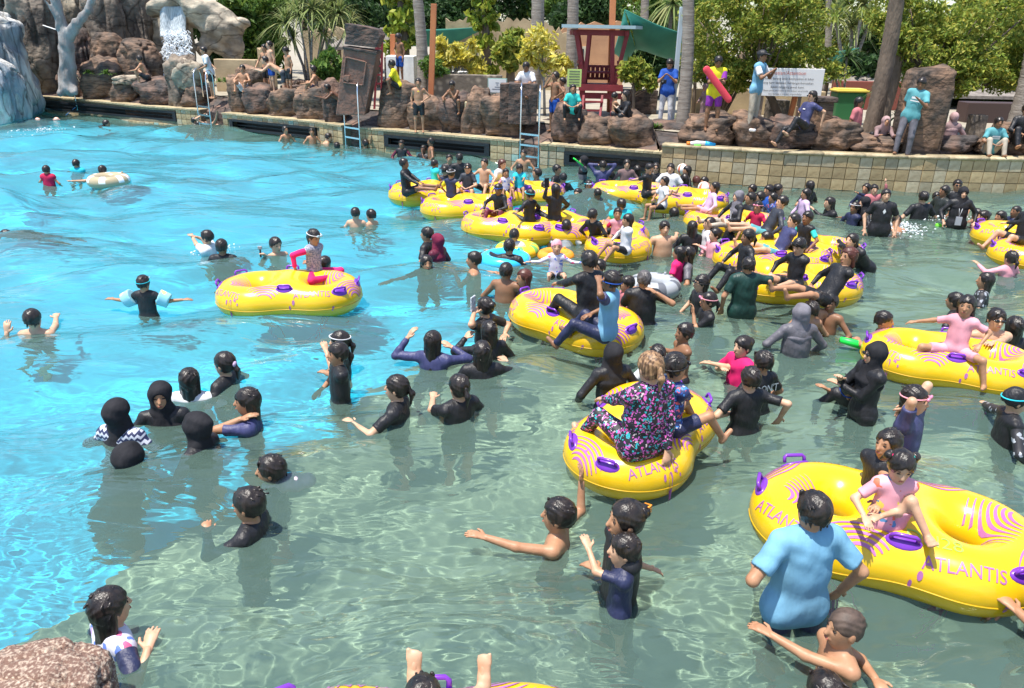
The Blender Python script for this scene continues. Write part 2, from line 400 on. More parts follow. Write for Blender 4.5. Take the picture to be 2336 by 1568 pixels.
# fine suspended matter: part of the light is scattered back just under the surface
geo = N.new('ShaderNodeNewGeometry'); df = N.new('ShaderNodeBsdfDiffuse'); df.inputs[0].default_value = (.20, .33, .275, 1)
m1 = N.new('ShaderNodeMixShader'); m1.inputs[0].default_value = .25; L.new(rf.outputs[0], m1.inputs[1]); L.new(df.outputs[0], m1.inputs[2])
m2 = N.new('ShaderNodeMixShader'); L.new(fr.outputs[0], m2.inputs[0]); L.new(m1.outputs[0], m2.inputs[1]); L.new(gl.outputs[0], m2.inputs[2])
L.new(m2.outputs[0], N['Material Output'].inputs[0])
V, F = water_mesh()
wo_ = tag(link('water', mesh_np('water', V, F, [m])), kind='structure')
# sunlight focused by the waves on to the floor (real refractive caustics)
sl.cycles.is_caustics_light = True; wo_.cycles.is_caustics_caster = True
for n_ in ('pool_floor_blue', 'pool_floor_stone'): bpy.data.objects[n_].cycles.is_caustics_receiver = True

# ---- deck behind the rocks, one sheet to the horizon
DZ = .95
dk = [(x, y + 1.25) for x, y in wl]
me = mesh_np('deck_ground', [(x, y, DZ) for x, y in dk] + [(300, 500, DZ), (-300, 500, DZ)], [tuple(range(len(dk) + 2))], [M_DECK], False)
tag(link('deck_ground', me), kind='structure')
mb = MB()
for i in range(len(wl) - 1):
    (x0, y0), (x1, y1) = wl[i], wl[i + 1]
    lz = .50 if x0 < cope['e'][0][0] - .2 else .70
    mb.add([(x0, y0 + .34, -1.2), (x1, y1 + .34, -1.2), (x1, y1 + .34, lz), (x0, y0 + .34, lz), (x0, y0 + 1.3, DZ - .02), (x1, y1 + 1.3, DZ - .02)], [(0, 1, 2, 3), (3, 2, 5, 4)])
tag(mb.build('rock_ledge', [M_ROCKD]), kind='structure')

# ---- tiled pool walls: body, black outlet slots, single tiles, coping stones
def along(pts):
    pts = [np.asarray(p) for p in pts]; seg = [np.linalg.norm(pts[i + 1] - pts[i]) for i in range(len(pts) - 1)]; tot = sum(seg)
    def f(s):
        s = min(max(s, 0), tot - 1e-6); a = 0
        for i, q in enumerate(seg):
            if s <= a + q or i == len(seg) - 1:
                t = (s - a) / q; d = (pts[i + 1] - pts[i]) / q; return pts[i] + d * (s - a), d
            a += q
    return f, tot
TM = {}
def tile_mesh(w, h, d, m, tag_='tile', bev=.006):
    k = (round(w, 3), round(h, 3), round(d, 3), m.name, tag_)
    if k not in TM:
        b = MB(); x, z = w / 2, h / 2; e = bev
        V = [(-x, 0, -z), (x, 0, -z), (x, 0, z), (-x, 0, z), (-x + e, -d, -z + e), (x - e, -d, -z + e), (x - e, -d, z - e), (-x + e, -d, z - e)]
        b.add(V, [(4, 5, 6, 7), (0, 1, 5, 4), (1, 2, 6, 5), (2, 3, 7, 6), (3, 0, 4, 7)]); TM[k] = b.data(tag_, m)
    return TM[k]
def pool_wall(key, top, label, tw, rows, slots=(), zlow=-1.2, cop='flat'):
    f, tot = along(cope[key]); p0 = f(0)[0]
    root = thing('pool_wall', label, 'pool wall', (p0[0], p0[1], 0))
    base = np.array([p0[0], p0[1], 0]); n = max(8, int(tot / .6)); b = MB(); th = .36
    S = [tot * i / n for i in range(n + 1)]; Q = [f(s) for s in S]
    cut = sorted([(s0 * tot, s1 * tot, z0, z1) for s0, s1, z0, z1 in slots])
    # body built from blocks so that slots are real openings
    marks = sorted(set([0, tot] + [c[0] for c in cut] + [c[1] for c in cut] + S))
    for i in range(len(marks) - 1):
        a, c = marks[i], marks[i + 1]; mid = (a + c) / 2
        if c - a < 1e-4: continue
        (pa, da), (pc, dc) = f(a), f(c); na = np.array([-da[1], da[0]]); nc = np.array([-dc[1], dc[0]])
        sl = [q for q in cut if q[0] <= mid <= q[1]]
        zs = [(zlow, top - .02)] if not sl else [(zlow, sl[0][2]), (sl[0][3], top - .02)]
        for z0, z1 in zs:
            v = [(*(pa - base[:2] + na * .03), z0), (*(pc - base[:2] + nc * .03), z0), (*(pc - base[:2] + nc * th), z0), (*(pa - base[:2] + na * th), z0)]
            v += [(x, y, z1) for x, y, _ in v]
            b.add(v, [(0, 3, 2, 1), (4, 5, 6, 7), (0, 1, 5, 4), (2, 3, 7, 6), (1, 2, 6, 5), (3, 0, 4, 7)])
    b.build('wall_body', [M_GROUT], root)
    for s0, s1, z0, z1 in cut:
        (pa, da), (pc, dc) = f(s0), f(s1); d = nrm(pc - pa); n2 = np.array([-d[1], d[0]]); L_ = np.linalg.norm(pc - pa)
        b = MB(); r = np.array([[d[0], n2[0], 0], [d[1], n2[1], 0], [0, 0, 1]]); c0 = (pa + pc) / 2 - base[:2]
        def bx(u, v, z, sx, sy, sz): b.box((*(c0 + d * u + n2 * v), z), (sx, sy, sz), r)
        fw = .07; zm = (z0 + z1) / 2; hh = z1 - z0
        bx(0, .0, z1 - fw / 2, L_, .07, fw); bx(0, .0, z0 + fw / 2, L_, .07, fw)
        bx(-L_ / 2 + fw, .0, zm, fw * 2, .066, hh - 2 * fw); bx(L_ / 2 - fw, .0, zm, fw * 2, .066, hh - 2 * fw)
        bx(0, .30, zm, L_, .02, hh); bx(0, .12, zm - .02, L_ - .3, .02, .03)
        b.build('outlet_grate', [M_BLACK], root)
    z = top - .05
    for ri, h in enumerate(rows):
        nt_ = int(tot / tw); off = (ri % 2) * .0
        for i in range(nt_):
            s = (i + .5) * tot / nt_; w = tot / nt_ - .008
            if any(c[0] - w * .45 < s < c[1] + w * .45 and not (z <= c[2] + .03 or z - h >= c[3] - .03) for c in cut):
                continue
            p, d = f(s); q = R.random()
            mt = M_TILE if q < .62 else (M_TILE2 if q < (.985 if ri < 2 else .95) else M_TILE3)
            if key == 'e' and ri == len(rows) - 1 and 8 < i < 22: mt = M_TILE2 if q < .8 else M_TILE3
            o = link('tile', tile_mesh(w, h - .008, .028 + .004 * (i % 2), mt), root, (*(p - base[:2] + np.array([-d[1], d[0]]) * .03), z - h / 2))
            o.rotation_euler.z = math.atan2(d[1], d[0])
        z -= h
    # coping
    step = tw if cop == 'flat' else tw * 3.2; nc_ = int(tot / step)
    for i in range(nc_):
        a, c = tot * i / nc_, tot * (i + 1) / nc_; (pa, da), (pc, dc) = f(a + .004), f(c - .004); L_ = np.linalg.norm(pc - pa); d = (pc - pa) / L_
        key_ = ('cop', key, round(L_, 3))
        if key_ not in TM:
            b = MB()
            if cop == 'flat': b.box((0, .17, 0), (L_, .40, .05))
            else:
                b.tube([(-L_ / 2, 0, 0), (L_ / 2, 0, 0)], .042, 10); b.box((0, .20, -.003), (L_, .34, .07))
            TM[key_] = b.data('coping_stone', M_COPE, cop != 'flat')
        o = link('coping_stone', TM[key_], root, (*((pa + pc) / 2 - base[:2]), top - .025)); o.rotation_euler.z = math.atan2(d[1], d[0])
    return root
pool_wall('a', .58, 'low tiled pool wall with black outlet slot below the rock cliff and dead tree', .21, (.13, .18, .18, .2), [(.03, .88, .13, .46)])
pool_wall('b', .58, 'low tiled pool wall between the two left ladders, boys leaning on it', .21, (.13, .18, .18, .2), [(.06, .76, .08, .41)])
pool_wall('c', .58, 'low tiled pool wall with black outlet slot under the teenager with yellow pendant', .21, (.13, .18, .18, .2), [(.17, .83, .11, .43)])
pool_wall('d', .58, 'low tiled pool wall with black outlet slot in front of the lifeguard tower', .21, (.13, .18, .18, .2), [(.21, .985, .10, .43)])
pool_wall('e', .80, 'tall curved sandstone-tiled pool wall with rounded coping on the right', .27, (.255, .255, .255, .26), cop='round')

# ---- boulders
_ico = {}
def ico(n):
    if n not in _ico:
        import bmesh
        bm = bmesh.new(); bmesh.ops.create_icosphere(bm, subdivisions=n, radius=1)
        V = np.array([v.co[:] for v in bm.verts]); F = np.array([[v.index for v in f.verts] for f in bm.faces]); bm.free(); _ico[n] = (V, F)
    return _ico[n]
def rockmesh(size, seed, m, n=4, amp=.16, box=.86, crack=.0):
    V, F = ico(n); V = V.copy()
    s = np.sign(V) * np.abs(V) ** box; s /= np.maximum(np.abs(s).max(1), 1e-6)[:, None] ** .35
    V = s
    d = np.array([noise.fractal(Vector(v * 1.05) + Vector((seed * 7.3, seed * 3.1, 0)), .8, 2.2, 5) for v in V])
    g = np.array([abs(noise.noise(Vector((v[0] * 1.3 + seed, v[1] * 1.3, v[2] * 3.4 + seed * 2)))) for v in V])
    g2 = np.array([abs(noise.noise(Vector((v[0] * 2.3 - seed, v[1] * 2.3, v[2] * 1.2 + seed)))) for v in V])
    V = V * (1 + 1.25 * amp * d - .13 * np.exp(-(g / .045) ** 2) - .09 * np.exp(-(g2 / .04) ** 2))[:, None]
    V[:, 0] += .16 * math.sin(seed * 5) * V[:, 2]; V[:, 2] += .14 * math.sin(seed * 3) * V[:, 0]
    V = V * np.asarray(size) / 2
    return mesh_np('rock', V, F, [m], True)
RN = [0]
def boulder(xl, xr, yt, yb, label, zb=.60, m=None, depth=None, n=4, name='boulder', cat='rock', group=None, amp=.2, box=.86, ybk=None, tilt=0, wf=1.1):
    """photo box of the visible rock: left, right, top, base"""
    RN[0] += 1; xc = (xl + xr) / 2
    b = P(xc, yb, zb) if ybk is None else PY(xc, yb, ybk)
    if ybk is None and b[1] < wall_y(b[0]) + .02:
        k_ = wall_y(b[0]) + .02; b = PY(xc, yb, k_); b[2] = zb
    s = sc_at(b); w = (xr - xl) / s; h = (yb - yt) / s * 1.02; d = depth or min(w, 1.5) * .9
    c = b + np.array([0, .46 + d * .52, 0])
    h2 = h * 1.18
    o = link(name, rockmesh((w * wf, d * 1.1, h2 * 1.04), RN[0] * 1.7, m or M_ROCK, n, amp, box), None, (c[0], c[1], b[2] + h - h2 / 2))
    if tilt: o.rotation_euler.y = tilt
    return tag(o, label, cat, group)
G = 'brown boulders along the pool edge'
BO = [
 (48, 122, 135, 214, 'big leaning brown boulder left of the dead grey tree'),
 (118, 190, 168, 222, 'low brown boulder at the foot of the dead grey tree'),
 (170, 262, 148, 228, 'brown boulder with a hollow between dead tree and squatting boy'),
 (235, 300, 185, 236, 'low brown boulder with pale top just left of the squatting boy', ),
 (292, 400, 190, 243, 'dark boulder the squatting boy perches on'),
 (400, 460, 205, 249, 'low dark boulder just left of the left ladder'),
 (508, 560, 182, 258, 'brown boulder right beside the left ladder, under the crouching youth'),
 (548, 620, 208, 266, 'brown boulder beneath the standing boys, nearest the left ladder'),
 (600, 680, 214, 272, 'rounded boulder beneath the boy in long black shorts'),
 (660, 750, 205, 279, 'wide boulder under the boy seated in navy shorts'),
 (728, 782, 200, 285, 'dark boulder where the thin boy climbs down'),
 (862, 944, 198, 301, 'tall smooth dark boulder beneath the boy in yellow shirt'),
 (930, 1015, 240, 308, 'boulder behind the teenager standing on the coping'),
 (1000, 1070, 232, 312, 'boulder beneath the boy squatting with arms folded'),
 (1054, 1114, 221, 318, 'tall pointed dark boulder standing upright at the pool edge'),
 (1100, 1190, 240, 324, 'broad boulder below the seated youth in white shirt'),
 (1262, 1342, 254, 334, 'boulder beneath the squatting girl in turquoise shirt'),
 (1326, 1420, 279, 340, 'low boulder right of the turquoise girl, below the red tower'),
 (1402, 1500, 272, 343, 'low wide boulder under the woman in black'),
 (1470, 1590, 288, 334, 'long low boulder in front of the photographer in blue shirt'),
 (1578, 1702, 277, 342, 'wide dark boulder beneath the lifeguard in yellow and purple'),
 (1695, 1790, 277, 345, 'reddish boulder below the photographer wearing a cap'),
 (1772, 1878, 287, 349, 'rounded boulder the woman in sunglasses rests her foot on'),
 (1878, 1985, 284, 351, 'brown boulder right of the stone pedestal'),
 (1958, 2098, 320, 355, 'long flat boulder below the crouching woman in brown hijab'),
 (2158, 2256, 324, 360, 'low boulder just right of the tall rock stump'),
 (2262, 2326, 330, 362, 'small boulder under the seated woman in teal shirt'),
 (2316, 2420, 300, 364, 'boulder at the right edge under the person in black'),
]
for q in BO:
    cz = .60 if q[0] < 1570 else .80
    boulder(*q, zb=cz if q[0] > 60 else .6, group=G, m=M_ROCKD if RN[0] % 3 == 1 else M_ROCK)
boulder(238, 296, 176, 192, 'flat cream-painted stone cap beside the squatting boy', ybk=P(265, 236, .6)[1] + .3, m=M_ROCKW, depth=.8, cat='rock')
boulder(368, 432, 142, 246, 'tall dark boulder with a cream-painted flank between squatting boy and ladder', m=M_ROCKG, depth=1.0)
boulder(384, 440, 145, 200, 'cream-white rock slab leaning on the tall dark boulder', ybk=P(400, 247, .6)[1] + .25, m=M_ROCKW, depth=.6, tilt=.35)
boulder(522, 588, 158, 212, 'brown boulder behind the crouching youth at left', ybk=P(550, 260, .6)[1] + 1.8, m=M_ROCK)
boulder(640, 748, 190, 225, 'low brown rock behind the seated boy in navy shorts', ybk=P(690, 270, .6)[1] + 1.3, m=M_ROCK)
# stepped rocks behind ladders
for xl, xr, yt, yb, lb in [(452, 510, 225, 262, 'dark rock step behind the left ladder'), (778, 868, 252, 295, 'layered rock steps behind the middle ladder'), (1182, 1266, 283, 330, 'brown rock step behind the right ladder')]:
    boulder(xl, xr, yt, yb, lb, zb=.35, m=M_ROCKD, depth=1.0, amp=.08, box=.35)
# tall stump and pedestal
boulder(2082, 2172, 176, 357, 'tall hollow brown rock stump behind the man in teal shirt', zb=.8, m=M_ROCK, depth=.85, box=.3, amp=.07, name='rock_stump', wf=.95)
def pedestal(xl, xr, yt, yb, label, back=.5, m=None, cap_=True):
    b = P((xl + xr) / 2, yb, .8) + np.array([0, back, 0]); s = sc_at(b); w = (xr - xl) / s; h = (yb - yt) / s
    t = thing('stone_pedestal', label, 'pedestal', b)
    mb = MB(); mb.box((0, 0, h * .46), (w, w, h * .92), taper=.88); mb.build('shaft', m or M_ROCK, t, bevel=.03)
    if cap_:
        mb = MB(); mb.box((0, 0, h * .95), (w * 1.15, w * 1.15, h * .10)); mb.build('cap', M_ROCKD, t, bevel=.02)
    return t
pedestal(1860, 1900, 232, 344, 'square brown stone pedestal the woman in sunglasses leans against')
_c = P(88, 1612, .12); _s = sc_at(_c)
tag(link('boulder', rockmesh((330 / _s, 250 / _s, 250 / _s), 4.2, M_SPECK, 5, .07, 1.0), None, _c), 'speckled granite boulder in the bottom left corner nearest the camera', 'rock')
# ================================================================ cliff, trees, buildings behind the pool
def top_at(px, py, y):      # world height seen at that pixel at depth y
    return PY(px, py, y)
def column(px0, px1, pyt, pyb, y, label, m, seed, lean=0, flat=.8, zb=DZ, name='rock_column', cat='rock', lumps=3):
    """tall cliff mass: photo box, at depth y"""
    xc = (px0 + px1) / 2; b = PY(xc, pyb, y); s = sc_at(b); w = (px1 - px0) / s; tpt = PY(xc, pyt, y); h = tpt[2] - min(b[2], zb)
    V, F = ico(5); V = V.copy(); V = np.sign(V) * np.abs(V) ** .72
    f = np.array([noise.fractal(Vector((v[0] * 1.3 + seed, v[1] * 1.3, v[2] * h / w * .8 + seed)), .9, 2.1, 5) for v in V])
    g = np.array([abs(noise.noise(Vector((v[0] * 2.1 + seed * 3, v[1] * 2.1, v[2] * .9)))) for v in V])
    V[:, :2] *= (1 + .22 * f - .24 * np.exp(-(g / .06) ** 2))[:, None]
    V[:, 2] *= 1 + .05 * f
    V = V * np.array([w / 2, w / 2 * flat, h / 2]); V[:, 0] += lean * V[:, 2]
    o = link(name, mesh_np(name, V, F, [m]), None, (b[0], y, min(b[2], zb) + h / 2))
    return tag(o, label, cat)
yc = PY(300, 225, 10)[1]
YL = P(250, 232, .6)[1]
column(-90, 82, 22, 262, YL + .4, 'pale blue-stained waterfall rock at the far left edge', M_ROCKB, 1.1, flat=.9, zb=-.5)
column(-60, 60, 130, 262, YL - 1.0, 'low pale rock shelf at the waterline at the far left', M_ROCKB, 3.1, flat=.9, zb=-.5)
column(60, 160, -90, 222, YL + 2.9, 'tall grey-brown rock column behind the dead grey tree', M_ROCKG, 2.3)
column(-60, 85, -120, 100, YL + 4.5, 'shadowed rock mass above the blue-stained rock', M_ROCKG, 5.3)
column(145, 232, -90, 190, YL + 4.3, 'pale smooth rock panel between the dead tree and tallest column', M_ROCKW, 4.2)
column(165, 236, 58, 215, YL + 2.8, 'dark rounded rock below the pale panel', M_ROCKD, 8.2)
column(222, 312, -100, 200, YL + 3.3, 'tallest dark rock column in the middle of the cliff', M_ROCKG, 6.6)
column(300, 366, -90, 190, YL + 3.9, 'rounded rock column left of the waterfall', M_ROCKG, 9.4)
column(228, 305, 72, 222, YL + 2.3, 'brown lower rock in front of the tallest column', M_ROCK, 12.4)
column(284, 378, 86, 230, YL + 2.0, 'banded brown rock at the left foot of the waterfall', M_ROCK, 14.1)
column(355, 460, 8, 215, YL + 4.4, 'pale wet rock face the waterfall runs down', M_ROCKW, 15.5, flat=.5)
# arch
AY = YL + 3.4
b = PY(455, 110, AY)
pr = []
for (px, py, r_, dy) in [(375, 5, 26, 0), (420, -5, 26, 0), (460, 22, 34, 0), (500, 42, 36, 0), (532, 52, 26, 0), (480, 62, 26, -.1), (445, 45, 26, .2)]:
    c = PY(px, py, AY + dy); s = sc_at(c); pr.append(ell(c - b, (r_ / s * 1.3, r_ / s * 1.1, r_ / s), k=.25))
for (xa, ya, xb, yb_, r_) in [(532, 60, 533, 200, 17), (470, 60, 462, 105, 22), (500, 60, 496, 95, 24)]:
    c, d_ = PY(xa, ya, AY), PY(xb, yb_, AY); s = sc_at(c); pr.append(cap(c - b, d_ - b, r_ / s, r_ / s * .9, k=.25))
def rocknoise(D, X):
    return D + .16 * np.sin(X[..., 0] * 2.1 + 2) * np.sin(X[..., 2] * 2.9 + X[..., 0]) + .10 * np.sin(X[..., 0] * 3.1 + 1.3 * np.sin(X[..., 2] * 2.3)) * np.sin(X[..., 2] * 4.1 + X[..., 1] * 3) + .05 * np.sin(X[..., 0] * 9 + 4 * X[..., 2]) * np.sin(X[..., 2] * 11 + 5 * X[..., 1])
V, F = polygonise(pr, .10, rocknoise)
tag(link('rock_arch', mesh_np('rock_arch', V, F, [M_ROCKW]), None, b), 'pale overhanging rock arch on a pillar right of the waterfall', 'rock arch')
# waterfall: upper sheet, broken cascade below
M_FALL = mat('falling_water', (.50, .55, .57), (.26, .30, .32), 3, .25, .5, 20, stretch=(9, 9, .5), sharp=(.4, .6), spec=.6)
M_FOAM = mat('white_foam', (.9, .93, .95), (.75, .8, .84), 12, .5, .3)
t = thing('waterfall', 'white waterfall spilling over the pale rock left of the arch', 'waterfall', PY(400, 190, YL + 2.6))
o0 = np.array(t.location)
V = []; nx, nz = 26, 20; F = []
for j in range(nz + 1):
    for i in range(nx + 1):
        u, v = i / nx, j / nz; p = PY(366 + 58 * u, 14 + 70 * v, YL + 3.05 - .35 * v ** 2 - .12 * math.sin(u * 9 + v) * .5)
        V.append(p - o0)
for j in range(nz):
    for i in range(nx):
        q = j * (nx + 1) + i; F.append((q, q + 1, q + nx + 2, q + nx + 1))
me = mesh_np('water_sheet', V, F, [M_FALL]); o = link('water_sheet', me, t); md = o.modifiers.new('s', 'SOLIDIFY'); md.thickness = .03
mb = MB()
for i in range(620):
    v = R.random() ** .85; u = R.random(); px = 372 + 60 * u + 14 * v * (u - .2); py = 66 + 118 * v
    p = PY(px, py, YL + 2.55 - .5 * v + R.uniform(-.1, .15)) - o0; L_ = R.uniform(.06, .26)
    mb.tube([p, p + np.array([R.uniform(-.12, .12), 0, -L_ * .5]), p + np.array([R.uniform(-.16, .16), -.03, -L_])], [.006, R.uniform(.012, .026), .004], 4)
tag(mb.build('cascade_strands', [M_FOAM], t), kind='stuff')
# dead grey tree
M_DEAD = mat('dead_bark', (.32, .31, .30), (.19, .18, .175), 3, .8, .9, 14, stretch=(1.5, 1.5, .5), bdist=.03)
TY = YL + .9
b = PY(160, 195, TY)
def px2(px, py, y): return PY(px, py, y) - b
pr = [cap(px2(156, 200, TY), px2(152, 100, TY), .30, .24, k=.08), cap(px2(152, 102, TY), px2(142, 60, TY), .24, .20, k=.1), cap(px2(142, 62, TY), px2(118, -30, TY - .1), .19, .14, k=.08),
      cap(px2(150, 95, TY), px2(176, 52, TY - .1), .2, .15, k=.1), cap(px2(176, 52, TY - .1), px2(203, 22, TY), .15, .13, k=.06), cap(px2(203, 22, TY), px2(216, -30, TY), .13, .11, k=.06),
      cap(px2(146, 60, TY), px2(100, -5, TY - .3), .07, .05, k=.08), cap(px2(160, 190, TY), px2(170, 210, TY - .3), .2, .12, k=.1), cap(px2(150, 190, TY), px2(138, 212, TY - .3), .2, .12, k=.1)]
V, F = polygonise(pr, .045, lambda D, X: D + .018 * np.sin(14 * X[..., 0] + 3 * np.sin(5 * X[..., 2])) + .012 * np.sin(31 * X[..., 0] + 2 * X[..., 2]))
t = thing('dead_tree', 'bare pale grey forked tree trunk in front of the rock cliff', 'tree', b); link('trunk', mesh_np('trunk', V, F, [M_DEAD]), t)
mb = MB(); mb.tube([PY(129, -20, TY + .2), PY(130, 20, TY + .2), PY(134, 48, TY), PY(141, 62, TY - .1), PY(139, 68, TY - .1), PY(125, 66, TY), PY(98, 57, TY + .3)], .02, 6)
tag(mb.build('hose', [mat('white_hose', (.8, .8, .78), rough=.4)], smooth=True), 'thin white hose looping down beside the dead grey tree', 'hose')

# ---- foliage
NPR = np.random.RandomState(11)
def leaves(name, centre, rad, n, size, mats, parent, clump=.34, nclump=26, drop=.25, aspect=2.2, hollow=.55, seed=0, origin=None):
    """thousands of separate small leaves gathered in clumps"""
    rs = np.random.RandomState(seed + 3); rad = np.asarray(rad, float); centre = np.asarray(centre, float)
    d = rs.normal(size=(nclump, 3)); d /= np.linalg.norm(d, axis=1)[:, None]
    rr = hollow + (1 - hollow) * rs.rand(nclump, 1) ** .6; cc = centre + d * rad * rr * rs.uniform(.82, 1.08, (nclump, 1))
    cs = rs.uniform(.6, 1.35, nclump) * clump * rad.mean()
    k = rs.randint(0, nclump, n); g = rs.normal(size=(n, 3)); g /= np.linalg.norm(g, axis=1)[:, None]; g *= (rs.rand(n, 1) ** .45)
    p = cc[k] + g * cs[k][:, None] * np.array([1.15, 1.15, .8])
    a = rs.normal(size=(n, 3)); a[:, 2] -= drop; a /= np.linalg.norm(a, axis=1)[:, None]
    nn = rs.normal(size=(n, 3)) + np.array([0, 0, .9]); bb = np.cross(nn, a); bb /= np.linalg.norm(bb, axis=1)[:, None] + 1e-6
    L_ = size * rs.uniform(.65, 1.3, (n, 1)); Wd = L_ / aspect
    nrmv = np.cross(a, bb)
    v0 = p - a * L_ * .5; v1 = p + bb * Wd * .5 + nrmv * L_ * .08; v2 = p + a * L_ * .5; v3 = p - bb * Wd * .5 + nrmv * L_ * .08
    V = np.stack([v0, v1, v2, v3], 1).reshape(-1, 3); F = np.arange(4 * n).reshape(-1, 4)
    return link(name, mesh_np(name, V, F, mats, False), parent)
GREEN = leafmat('green_leaf', [(.05, .12, .02), (.09, .18, .03), (.14, .23, .04), (.07, .15, .035), (.22, .30, .05)])
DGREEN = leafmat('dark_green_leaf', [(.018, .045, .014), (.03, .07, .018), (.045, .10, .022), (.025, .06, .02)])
LGREEN = leafmat('bright_green_leaf', [(.12, .19, .03), (.22, .30, .04), (.35, .39, .06), (.09, .15, .03), (.48, .42, .07), (.15, .23, .04)])
YELL = leafmat('yellow_leaf', [(.62, .50, .05), (.72, .62, .09), (.45, .42, .06), (.80, .70, .22), (.30, .36, .05)])
VINE = leafmat('vine_leaf', [(.30, .38, .04), (.16, .26, .03), (.52, .52, .08), (.10, .18, .03)])
BLADE = leafmat('blade_leaf', [(.16, .22, .06), (.24, .29, .09), (.34, .34, .14), (.10, .16, .05)])
BLADED = leafmat('dark_blade_leaf', [(.05, .11, .03), (.09, .16, .05), (.15, .21, .08)])
M_BARK = mat('brown_bark', (.20, .15, .11), (.11, .085, .065), 4, .9, .9, 18, stretch=(1.4, 1.4, .4), bdist=.03)
M_BARKG = mat('grey_bark', (.33, .29, .25), (.20, .17, .145), 5, .9, .9, 14, stretch=(.5, .5, 5), bdist=.03)
def tree(px, py_base, y, label, crowns, lm, trunk=.12, name='leafy_tree', cat='tree', n=4500, size=.13, limbs=True, group=None, zb=DZ, bark=None, lean=0, seed=1, **kw):
    """crowns: (px, py, rx_px, ry_px) ellipses at that depth"""
    b = PY(px, py_base, y); b[2] = zb
    t = thing(name, label, cat, b, group=group); C_ = []
    for q in crowns:
        c = PY(q[0], q[1], y + (q[4] if len(q) > 4 else 0)); s = sc_at(c); C_.append((c - b, q[2] / s, q[3] / s))
    if trunk:
        mb = MB(); c0 = C_[0][0]; zt = max(.4, (c0[2] - C_[0][2] * .5))
        top = np.array([c0[0] * .8 + lean, c0[1] * .5, zt])
        mb.tube([(0, 0, -.05), (top[0] * .3, 0, zt * .4), top], [trunk * 1.25, trunk, trunk * .8], 8)
        mb.build('trunk', [bark or M_BARK], t, True)
        if limbs:
            for i, (c, rx, ry) in enumerate(C_):
                for k in range(4):
                    mb = MB(); e = c + np.array([R.uniform(-.7, .7) * rx, R.uniform(-.5, .5) * rx, R.uniform(-.5, .6) * ry])
                    s_ = np.array([top[0] * .3, 0, zt * .4]) * (1 - .5) + top * R.uniform(.3, .5)
                    mid = (s_ + e) / 2 + np.array([R.uniform(-.1, .1), 0, -.1])
                    mb.tube([s_, mid, e], [trunk * .5, trunk * .33, trunk * .12], 5); mb.build('limb', [bark or M_BARK], t, True)
    for i, (c, rx, ry) in enumerate(C_):
        leaves('crown', c, (rx, min(rx, 2.2), ry), int(n * (1 if i == 0 else .8)), size, [lm], t, seed=seed * 17 + i, **kw)
    return t
def blades(n, c, L_, wd, up, rs, droop=.5, seg=3):
    V = []; F = []
    for i in range(n):
        a = rs.uniform(0, 6.283); e = rs.uniform(*up); d = np.array([math.cos(a) * math.cos(e), math.sin(a) * math.cos(e), math.sin(e)])
        l = L_ * rs.uniform(.75, 1.15); s = np.cross(d, (0, 0, 1)); s /= np.linalg.norm(s) + 1e-6; b0 = len(V); p = np.array(c, float)
        for k in range(seg + 1):
            t_ = k / seg; w = wd * (1 - t_) ** .7 * .5 + .002
            q = p + d * l * t_ + np.array([0, 0, -droop * l * t_ * t_]); V += [q - s * w, q + s * w]
        for k in range(seg): j = b0 + 2 * k; F.append((j, j + 1, j + 3, j + 2))
    return V, F
def spiky(px, py, y, label, heads, L_=.6, wd=.035, lm=None, name='dracaena', cat='plant', nb=60, zb=DZ, up=(-.3, 1.5), group=None, stem=.035, seed=1):
    b = PY(px, py, y); b[2] = zb; t = thing(name, label, cat, b, group=group); rs = np.random.RandomState(seed)
    for h in heads:
        c = PY(h[0], h[1], y + rs.uniform(-.4, .4)) - b; mb = MB()
        mb.tube([(rs.uniform(-.1, .1), 0, -.05), (c[0] * .35, c[1] * .5, c[2] * .45), c], [stem * 1.5, stem, stem * .8], 6); mb.build('stem', [M_BARKG], t, True)
        V, F = blades(nb, c, L_ * (h[2] if len(h) > 2 else 1), wd, up, rs)
        link('leaf_rosette', mesh_np('leaf_rosette', V, F, [lm or BLADE], False), t)
    return t
BT = 'trees growing behind the pool deck'
y0 = 33
